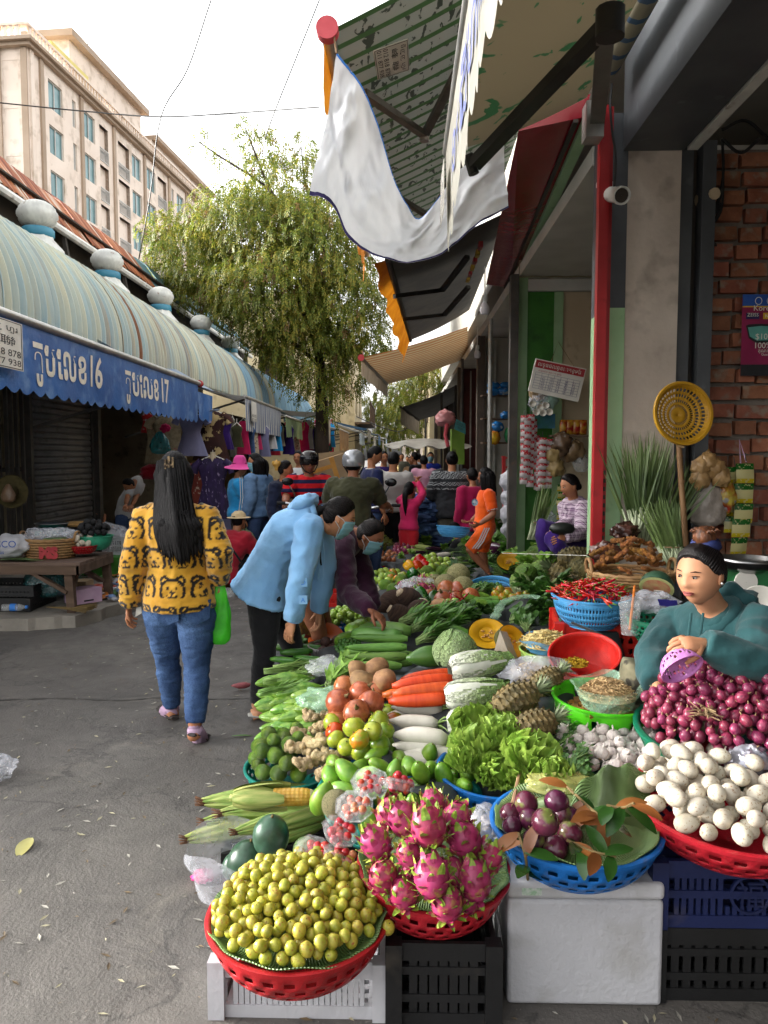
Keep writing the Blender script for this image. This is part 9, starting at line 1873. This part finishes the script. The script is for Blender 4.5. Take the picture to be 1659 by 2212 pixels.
MB().tube([AY(1235,1345,3.5),AY(1300,1372,3.4)],(.012,.005),6).build('knife',M_blk,label='black handled knife on the scarlet crate',cat='knife');b=MB();b.bar(AY(1395,1352,3.4),AY(1440,1368,3.3),.03,.012);b.build('wood_strip',M_bam,label='short wooden slat behind the plastic cup',cat='slat',ang=0)
C=AY(1474,1446,2.46);t=basket('pink plastic bowl with slots under the seller arm',C,.14,.05,P_pnk,(2.3,-.4),'flower',name='plastic_bowl',foot=False)
MB().tube([AY(1085,1195,6.2),AY(1300,1201,4.75)],.002,4).build('string',M_paper,label='thin white string tied round the red post',cat='string')
t=thing('fruit_cart','small fruit cart with blue deck under a pale canopy','cart',V((AY(915,1080,13.0).x,13.0,0)));c=AY(917,1072,13.0);MB().box(c,(.75,.7,.05)).build('deck',M_hem,t,0);MB().box(c-V((0,0,.06)),(.78,.72,.05)).build('deck_rim',M_alu,t,0)
for sx_ in(-1,1):
 for sy_ in(-1,1):MB().bar(c+V((.35*sx_,.32*sy_,0)),V((c.x+.35*sx_,c.y+.32*sy_,0)),.04,.04).build('leg',M_alu,t,0)
b=MB();cc=AY(920,960,15.5);b.grid(lambda s,q:cc+V(((s-.5)*1.7,(q-.5)*1.6,.12*sin(PI*s)*sin(PI*q)-.1*abs(sin(s*12))*(1-sin(PI*q)))),16,8);b.build('canopy',M_far[2],t,170)
for dx in(-.75,.6):MB().tube([cc+V((dx,-.6,-.02)),V((cc.x+dx,cc.y-.6,0))],.025,6).build('pole',M_alu,t)
for k in range(34):a,q=U(0,6.28),sqrt(rnd.random());item('orange_tomato' if k%3==0 else 'onion',c+V((-.12+.2*q*cos(a),.25*q*sin(a),.06+.14*(1-q))),.042,rr3(),'orange fruit piled on the fruit cart','oranges on the fruit cart',False)
crumpled('white bag of fruit at the end of the fruit cart',c+V((.22,-.1,.12)),(.13,.1,.09),F_white,5)
for i,(u,v,m)in enumerate(((905,1120,M_jeand),(925,1112,M_jean),(940,1130,M_jeand),(915,1140,M_jean),(950,1150,M_jeanl),(925,1155,M_jeand),(900,1150,M_jean),(940,1100,M_jeand),(890,1162,M_jeanl),(955,1170,M_jeand),(910,1095,M_jeand))):crumpled(['folded pair of jeans in the heap behind the red leggings','mid blue jeans on the denim heap','dark jeans by the grey trousers','jeans at the foot of the heap','pale jeans spilling towards the greens','jeans lying flat on the green sheet','jeans slumped beside the girl in pink','jeans at the top of the denim heap','faded jeans at the edge of the sheet','dark jeans under the blue basket','jeans behind the fruit cart'][i],AY(u,v,10.2+.1*(i%3)),(.19,.17,.09),m,i*1.7,'folded_jeans','jeans',.5)
b=MB();c=AY(925,1165,10.3);b.grid(lambda s,q:V((c.x+(s-.5)*1.1,c.y+(q-.5)*1.3,.02+.42*sin(PI*s)*sin(PI*q))),16,12);b.build('green_sheet',mat('dark_green_sheet','14301c','1e4028',sc=3),label='dark green sheet under the heap of jeans',cat='sheet',ang=170)
C=AY(980,1138,6.95);basket('azure mesh basin carried by the girl in orange',C,.31,.1,P_lblue,(-.1,.1),'net',foot=False);crumpled('yellowish clear bag beside the man in white',AY(830,1172,10.2),(.12,.1,.14),film('yellow_film','a8b050',.6),4);crumpled('clear bag hanging beside the girl in pink',AY(868,1150,10.3),(.07,.06,.14),F_white,6)
# -- goods on the hall side
t=thing('wooden_bench','weathered wooden bench table with braced legs','table',(-3.62,7.3,.11));zt=.56
for k in range(5):MB().box((-3.62,6.98+.165*k,zt+.0),(1.36,.155,.035)).build('plank',mat('grey_brown_wood','4c3c30','66544a',sc=3,rough=.85,st=(.5,6,6),rv=.2),t,0)
M_wd=mat('old_bench_wood','4a392c','5f4c3e',sc=3,rough=.85,st=(.6,4,4));MB().box((-3.62,6.9,zt-.05),(1.36,.03,.08)).build('apron',M_wd,t,0);MB().box((-2.95,7.3,zt-.05),(.03,.83,.08)).build('apron',M_wd,t,0)
for x,y in((-3.06,6.95),(-3.0,7.68),(-4.25,6.95),(-4.25,7.68)):MB().bar((x,y,zt-.02),(x+.02,y,.11),.075,.06).build('leg',M_wd,t,0)
for a,c in(((-3.42,6.93,zt-.06),(-3.07,6.93,.3)),((-3.02,7.1,zt-.06),(-3.02,7.6,.3)),((-3.03,7.05,zt-.06),(-3.06,6.96,.25)),((-3.85,6.93,zt-.06),(-4.2,6.93,.3))):MB().bar(a,c,.06,.03).build('brace',M_wd,t,0)
wb=wicker('oval cane basket with clear bags and red painted letters on the bench',AY(108,1166,7.25),.52,.18,flare=.78,oval=.72);b=MB()
tx=text('MS',.14,.01)
write(b,tx,lambda x,y:V(((-.02+x),-.193+.35*(x-.06)**2,-.15+y)));b.build('painted_letters',mat('red_paint_marks','8a1c24','9c2a30',sc=9),wb,0,world=False)
for i,(dx,r)in enumerate(((-.12,.11),(.06,.12),(.18,.08),(-.02,.09))):crumpled(['puffed clear bag at the handle end of the cane basket','big puffed clear bag in the cane basket','clear bag by the red bowl end of the cane basket','clear bag on top of the cane basket'][i],wb.location+V((dx,.02*i,.04)),(r,r*.7,r*.6),F_white,i+30,amp=.45)
MB().prism([wb.location+V((-.02,-.15,-.0)),wb.location+V((.17,-.15,.01)),wb.location+V((.17,-.13,.03)),wb.location+V((0,-.13,.025))],(0,.12,0)).build('leaf_parcel',M_ban,label='green leaf parcel at the front of the cane basket',cat='parcel',ang=0)
C=AY(180,1178,7.3);basket('small red basket of white eggs on the bench',C,.26,.08,P_red,foot=False);heap_items('duck_egg',rimm(C),12,.1,.034,.0,'white egg in the small red basket on the bench','eggs on the bench',seed=51)
C=AY(203,1157,7.45);basket('sea green basin of black eggs on the bench',C,.36,.13,plast('sea_green_plastic_ware','2a8a6a','3a9c7a'),foot=False,style='solid',name='plastic_basin');M_bke=gl('black_egg_shell','101012','1e1e20',sc=3,rough=.8);fruit('black_egg',M_bke,(.85,.85,1),.02,1,variants=1,cat='egg');heap_items('black_egg',rimm(C),34,.145,.034,.06,'charcoal black egg in the sea green basin','black eggs',seed=52)
t=thing('plastic_bag','white plastic bag with blue printed letters on the bench','bag',AY(22,1195,7.1));b=MB();c=t.location+V((0,0,.07));b.ell(tuple(c),(.19,.12,.11),28,18,fn=lambda d,p:p*(1+.25*nz0(d*2.2)));b.build('sack',mat('milky_plastic','a4a4a8','b6b6ba',sc=4,rough=.35),t,60);b=MB()
for s_,z,k in(('ESCO',.0,.09),('Lotus',-.06,.05)):tx=text(s_,k);write(b,tx,lambda x,y:c+V((-.1+x,-.135+.9*(x-.1)**2,z+y)))
b.build('print',M_bluep,t,0)
for i,(u,v)in enumerate(((20,1210),(45,1213),(5,1216))):b=MB();leaf(b,AY(u-25,v,7.0),V((1,.1,.05)),V((0,0,1)),.34,.16,.15,0,6,.1);b.build('dried_leaf',M_ban,label=['folded banana leaf under the printed bag','banana leaf at the bench edge','banana leaf lying by the cane basket'][i],cat='leaf',ang=170)
c=AY(112,1140,8.2);b=MB();b.lathe([(.001,0),(.14,.0),(.17,.05),(.175,.05)],28,M=Matrix.Translation(c));b.build('steel_pan',M_ss,label='steel pan on a teal stand behind the bench',cat='pan',ang=60,solid=.004);MB().box(c-V((0,0,.3)),(.25,.25,.55)).build('pan_stand',P_teal,label='teal plastic stand under the steel pan',cat='stand',ang=0)
crate('black crate behind the basin of black eggs',AY(152,1165,8.6)-V((0,0,.05)),(.45,.4,.18),P_black,nx=12,style='h');crate('black crate below, behind the bench',AY(152,1165,8.6)-V((0,0,.35)),(.5,.42,.28),P_black,nx=12,style='h');b=MB();b.lathe([(.001,.03),(.1,.05),(.17,.06),(.22,.03),(.24,.05)],28,M=Matrix.Translation(AY(165,1140,8.6)));b.build('straw_tray',mat('straw_weave','8a6a3c','a8854e',sc=16,rough=.8),label='round straw tray on the black crate',cat='tray',ang=60,solid=.006)
cw=AY(238,1178,9.4);crate('white slatted crate on the stall floor',V((cw.x,cw.y,.35)),(.45,.32,.22),P_wht,nx=12,rows=2);crate('scarlet crate beside the white slatted crate',V((cw.x-.35,cw.y-.1,.35)),(.3,.3,.18),P_red,nx=8,rows=2);crumpled('large clear bag of pale goods on the white slatted crate',cw+V((0,0,.12)),(.26,.18,.14),F_white,44,amp=.25);MB().box((cw.x-.1,cw.y,.23),(1.1,.8,.24)).build('low_table',M_dgreen,label='low table with a green cloth behind the bench',cat='table',ang=0)
crate('black lattice tray under the bench',V((-3.75,7.2,.12)),(.62,.5,.12),P_black,nx=14,rows=2,style='h');crate('second black lattice tray under the bench',V((-3.72,7.22,.25)),(.6,.48,.1),P_black,nx=14,rows=1,style='h');bag('blue green plastic sack hanging under the bench',(-3.45,7.3,.52),.33,.42,.3,film('sea_film','2a5a5c',.85),seed=6,kn=.6)
t=thing('water_bottle','empty clear water bottle lying on the pavement edge','bottle',AY(30,1312,6.85),(0,HP,.15));b=MB();b.lathe([(.001,-.1),(.033,-.1),(.034,.0),(.032,.01),(.034,.05),(.014,.09),(.014,.11)],20);b.build('bottle_wall',F_box,t,60,world=False);b=MB();b.lathe([(.016,.1),(.016,.12),(.001,.12)],14);b.build('cap',M_hem,t,60,world=False);b=MB();b.lathe([(.0345,-.03),(.0345,.02)],20);b.build('label_band',M_hem,t,60,world=False)
b=MB()
for k in range(60):p=AY(100,1318,6.9);a=U(-.2,.2);b.tube([p+V((0,0,.03)),p+V((.22,a*.3,.02)),p+V((.42,a*.7,U(0,.05)))],.003,3)
b.build('hand_broom',M_stalk,label='dark twig broom head lying under the bench',cat='broom')
PKC=[mat('packet_%s'%n,a,c,sc=9,rough=.3)for n,a,c in(('white','a8a8ac','c0c0c4'),('pink','b06a7a','c48a98'),('red','9a2a24','a8503c'),('blue','3a5a8a','6a84a8'),('green','3a6a3a','6a8a5a'),('silver','7a7a80','9a9aa0'),('orange','b0682a','c08a5a'))]
for k in range(64):
 u,v=U(150,272),U(1215,1296);p=GZ(u,v,.125);s=U(.06,.12);b=MB();b.grid(lambda x,y:V(((x-.5)*s*1.3,(y-.5)*s,.012*sin(PI*x)*sin(PI*y)+.008*sin(x*9+k))),5,4);b.build('food_packet',PKC[k%7],None,170,loc=p+V((0,0,.012*(k%4))),rot=(U(-.3,.3),U(-.3,.3),U(0,6)),label='%s snack packet strewn on the pavement behind the bench'%('white','pink','red','blue','green','silver','orange')[k%7],cat='packet',group='%s snack packets on the pavement'%('white','pink','red','blue','green','silver','orange')[k%7],solid=.006)
for i,(u,v,m)in enumerate(((165,1268,M_card),(262,1205,M_redp),(258,1225,M_pink),(180,1285,M_lilac))):carton(['open brown carton under the bench end','red carton by the walking woman','pink carton on the red one','lilac box on the pavement'][i],GZ(u,v,.2),(.28,.2,.14),(0,0,.3*i),m,False)
c=AY(25,1062,9.3);t=thing('straw_hat','old straw hat hanging on the steel gate','hat',c);b=MB();b.lathe([(.001,.1),(.07,.095),(.085,.06),(.09,.0),(.2,-.01),(.205,0)],28,M=Matrix.Translation(c)@Matrix.Rotation(HP,4,'X')@Matrix.Rotation(.0,4,'Y'));b.build('brim',mat('dull_straw','4c4426','5f5534',sc=16,rough=.9),t,60,solid=.006);bag('clear bag of brown powder hung before the straw hat',c+V((.03,-.14,.1)),.22,.17,.08,mat('brown_powder_bag','6a4c34','8a7058',sc=4,rough=.3),seed=3,kn=.15)
def garment(label,u,v0,v1,y,w,m,sleeves=True,yaw=.0,seed=0,cat='dress',waist=.75):
 a,c=AY(u,v0,y),AY(u,v1,y);h=a.z-c.z;t=thing('dress' if cat=='dress' else 'garment',label,cat,a,(0,0,yaw));b=MB()
 def fn(s,q):ang_=2*PI*s;ww=w/2*(.55+.45*min(1,q*6)if q<.12 else lerp(1,waist,min(1,(q-.12)/.3))if q<.42 else lerp(waist,1.15,(q-.42)/.58));fl=1+.09*sin(ang_*6+seed)*q;return V((ww*cos(ang_)*fl,.3*ww*sin(ang_)*fl,-h*q))
 b.grid(fn,36,16)
 if sleeves:
  for s in(1,-1):b.tube([(s*w*.36,0,-h*.05),(s*w*.55,0,-h*.13),(s*w*.62,0,-h*.24)],[w*.12,w*.13,w*.14],10,cap=False)
 b.build('cloth',m,t,170,world=False);b=MB();b.tube([(-w*.35,0,-.02),(0,0,.05),(w*.35,0,-.02)],.008,5);b.tube([(0,0,.05),(0,0,.12)],.004,4);b.build('hanger',M_paper,t,world=False);return t
M_flr=mat('brown_red_floral','2a120e','3c1812',sc=4,rough=.85,c3='b09a6a',sc3=7.5,thr3=(.58,.60));M_lav=tint('lavender_cotton','6a6a88','7c7c9a');M_prp=mat('violet_striped_print','1c1030','2c1a48',sc=20,rough=.8,c3='8a7a9a',sc3=40,thr3=(.62,.66),st=(1,1,.3));M_beif=mat('beige_lace_print','8a7c60','a4967a',sc=20,rough=.85,c3='a83a5a',sc3=6,thr3=(.66,.69));M_polk=mat('red_polka','9a1414','b01c1c',sc=5,rough=.8,c3='b8b0a8',sc3=18,thr3=(.62,.64));M_rst=mat('rust_floral','5a1c14','6c2a1c',sc=5,rough=.85,c3='a08a7a',sc3=18,thr3=(.6,.63))
garment('dark red dress with big cream flowers on a white hanger',455,890,995,12.4,.50,M_flr,seed=1);garment('lavender dress with tied waist hanging under the awning end',413,895,985,12.0,.42,M_lav,seed=2,waist=.62);garment('beige dress with pink flowers behind the teal bag',362,900,1000,12.9,.55,M_beif,seed=3);garment('narrow beige dress with lace print',335,905,1000,13.1,.35,M_beif,False,seed=4);garment('red dress with white dots at the stall post',318,893,935,13.2,.2,M_polk,False,seed=5)
md=garment('violet patterned dress on a shop dummy',460,990,1120,11.0,.46,M_prp,seed=6,waist=.66);b=MB();p=wloc(md);b.tube([p+V((0,0,-.06)),p+V((0,0,.04)),p+V((0,0,.09))],[.05,.04,.035],12);b.build('dummy_neck',mat('cream_dummy','a8987c','b8a88c',sc=5,rough=.4),md);MB().tube([V((p.x,p.y,.11)),p+V((0,0,-.5))],.02,8).build('stand',M_steel,md)
garment('rust floral dress beside the violet one',428,1010,1110,11.6,.36,M_rst,seed=7);garment('rust floral blouse behind the lavender dress',395,1000,1060,12.6,.3,M_rst,seed=8);bag('teal plastic bag hanging in the clothes stall',AY(345,932,12.2),.36,.32,.2,film('teal_film','2a8a8c',.8),seed=5,kn=.2);crumpled('hot pink bow hanging beside the teal bag',AY(357,925,12.2),(.07,.05,.06),M_pink,3,'bow','bow',.4);crumpled('red cloth folded on the stall shelf',AY(330,1020,13.0),(.2,.15,.12),M_crim,4,'folded_cloth','cloth',.3)
MB().tube([AY(300,885,13.0),AY(430,890,12.2),AY(475,885,12.0)],.015,6).build('hanging_rail',M_alu,label='thin rail carrying the dresses',cat='rail')
hc=[M_purp,M_crim,M_polo,M_teal,M_lav,M_flo2,M_pink,M_olv,M_bei,M_bluej,M_wht,M_brn,M_mag,M_jean,M_gryt];hn=['violet','crimson','navy','teal','lavender','beige floral','hot pink','olive','beige','bright blue','white','brown','magenta','denim blue','grey']
for k in range(44):
 y=13.2+k*.42;u=868-3.0/y*FPX+U(-14,14);c=hc[k*7%15];n_=hn[k*7%15];garment('%s cloth hanging %s'%(n_,('high in the stalls beyond the dresses','in the middle stalls under the striped awning','far along the hall stalls')[min(2,k//15)]),u,905+U(0,20),960+U(0,30),y,U(.16,.36),c,False,U(-1,1),k,'cloth')
for k in range(16):
 y=12.5+k*1.15;b=MB();x=-3.35+U(-.3,.3);h=U(.35,.8);b.box((0,0,h/2),(.6,.9,h));b.box((0,0,h+.02),(.66,.96,.04));t=thing('stall_counter','%s draped counter %s'%(hn[k*4%15],('near the dresses','below the striped awning','below the green awning','far along the hall')[k//4]),'counter',(x,y,.11));b.build('drape',hc[k*4%15],t,0,world=False)
 for j in range(5):MB().ell((U(-.2,.2),U(-.35,.35),h+.1),(.09,.11,.08),10,7).build('goods',hc[(k*5+j*3)%15],t,170,world=False)
# -- litter on the road
b=MB()
for k in range(1500):
 y=2.0+7*rnd.random()**1.3;x=U(-2.6,.9);s=U(.003,.013);a=U(0,6.28);d=V((cos(a),sin(a),0))*s*1.8;e=V((-sin(a),cos(a),0))*s*.5;p=V((x,y,.004));b.add([p-d,p+e+V((0,0,.002)),p+d,p-e],[(0,1,2,3)],k%3)
o=b.build('litter',[mat('pale_chaff','8a8468','a49e84',sc=30),mat('white_scrap','8a877e','9c988e',sc=30),mat('brown_chaff','4a3c2a','6a583c',sc=30)],ang=0);o['kind']='stuff';o['label']='dry petals and scraps strewn over the road'
b=MB();leaf(b,GZ(66,1810,.01),V((.1,-1,.02)),V((0,0,1)),.13,.06,.3,0,6,.15);b.build('fallen_leaf',mat('yellowed_leaf','9a9458','aca870',sc=9,rough=.6),label='single yellowed leaf lying on the road',cat='leaf',ang=170);b=MB();leaf(b,GZ(905-0,2150,.01)*0+GZ(500,1590,.01),V((1,.3,0)),V((0,0,1)),.12,.02,.2,0,5,.1);b.build('fallen_leaf',M_l2,label='slim green leaf blade on the road by the bitter melons',cat='leaf',ang=170)
crumpled('white plastic bag corner lying on the road edge',GZ(-8,1660,.05),(.07,.1,.05),F_white,60,amp=.4);crumpled('torn clear plastic scrap on the road near the crouching woman',GZ(495,1283,.04),(.06,.05,.06),F_clear,61,amp=.4)
b=MB();q=[GZ(u,v,.004)for u,v in((-10,1512),(130,1508),(260,1512),(350,1506),(470,1509),(560,1507))];pts_=bez(q,8)
for i in range(len(pts_)-1):p,r=pts_[i],pts_[i+1];j=.008+.006*sin(i*1.7);b.add([p+V((0,-j,0)),r+V((0,-j,0)),r+V((0,j,0)),p+V((0,j,0))],[(0,1,2,3)])
b.build('road_crack',mat('dark_crack','363432','43403c',sc=20),kind='structure',ang=0)
# -- members of small groups are told apart by where they lie
ORD='first second third fourth fifth sixth seventh eighth ninth tenth eleventh twelfth thirteenth'.split()
by={}
for o in COL.objects:
 if o.parent is None and o.get('group')and o.get('label'):by.setdefault((o['group'],o['label']),[]).append(o)
for(g,l),v in by.items():
 if not 1<len(v)<=64:continue
 v.sort(key=lambda o:o.location.y);n=len(v);rows=1 if n<4 else 2 if n<9 else 3 if n<27 else 5;nm=['front','back']if rows==2 else['front','middle','back']if rows==3 else['front','second','middle','fourth','back']
 w_=l.split();k=next((i for i,x in enumerate(w_)if i>2 and x in('in','beside','behind','before','by','on','between','above','under','near','among','over','hanging','inside','at','with','of')),len(w_))
 for r in range(rows):
  q=sorted(v[n*r//rows:n*(r+1)//rows],key=lambda o:o.location.x)
  for i,o in enumerate(q):
   tail=ORD[i]+' from the road side'+(' in the %s row'%nm[r]if rows>1 else '')
   o['label']=(l if len(w_)+len(tail.split())<=16 else ' '.join(w_[:k]))+', '+tail
   if len(o['label'].split())>16:o['label']=' '.join(w_[:4])+', '+tail
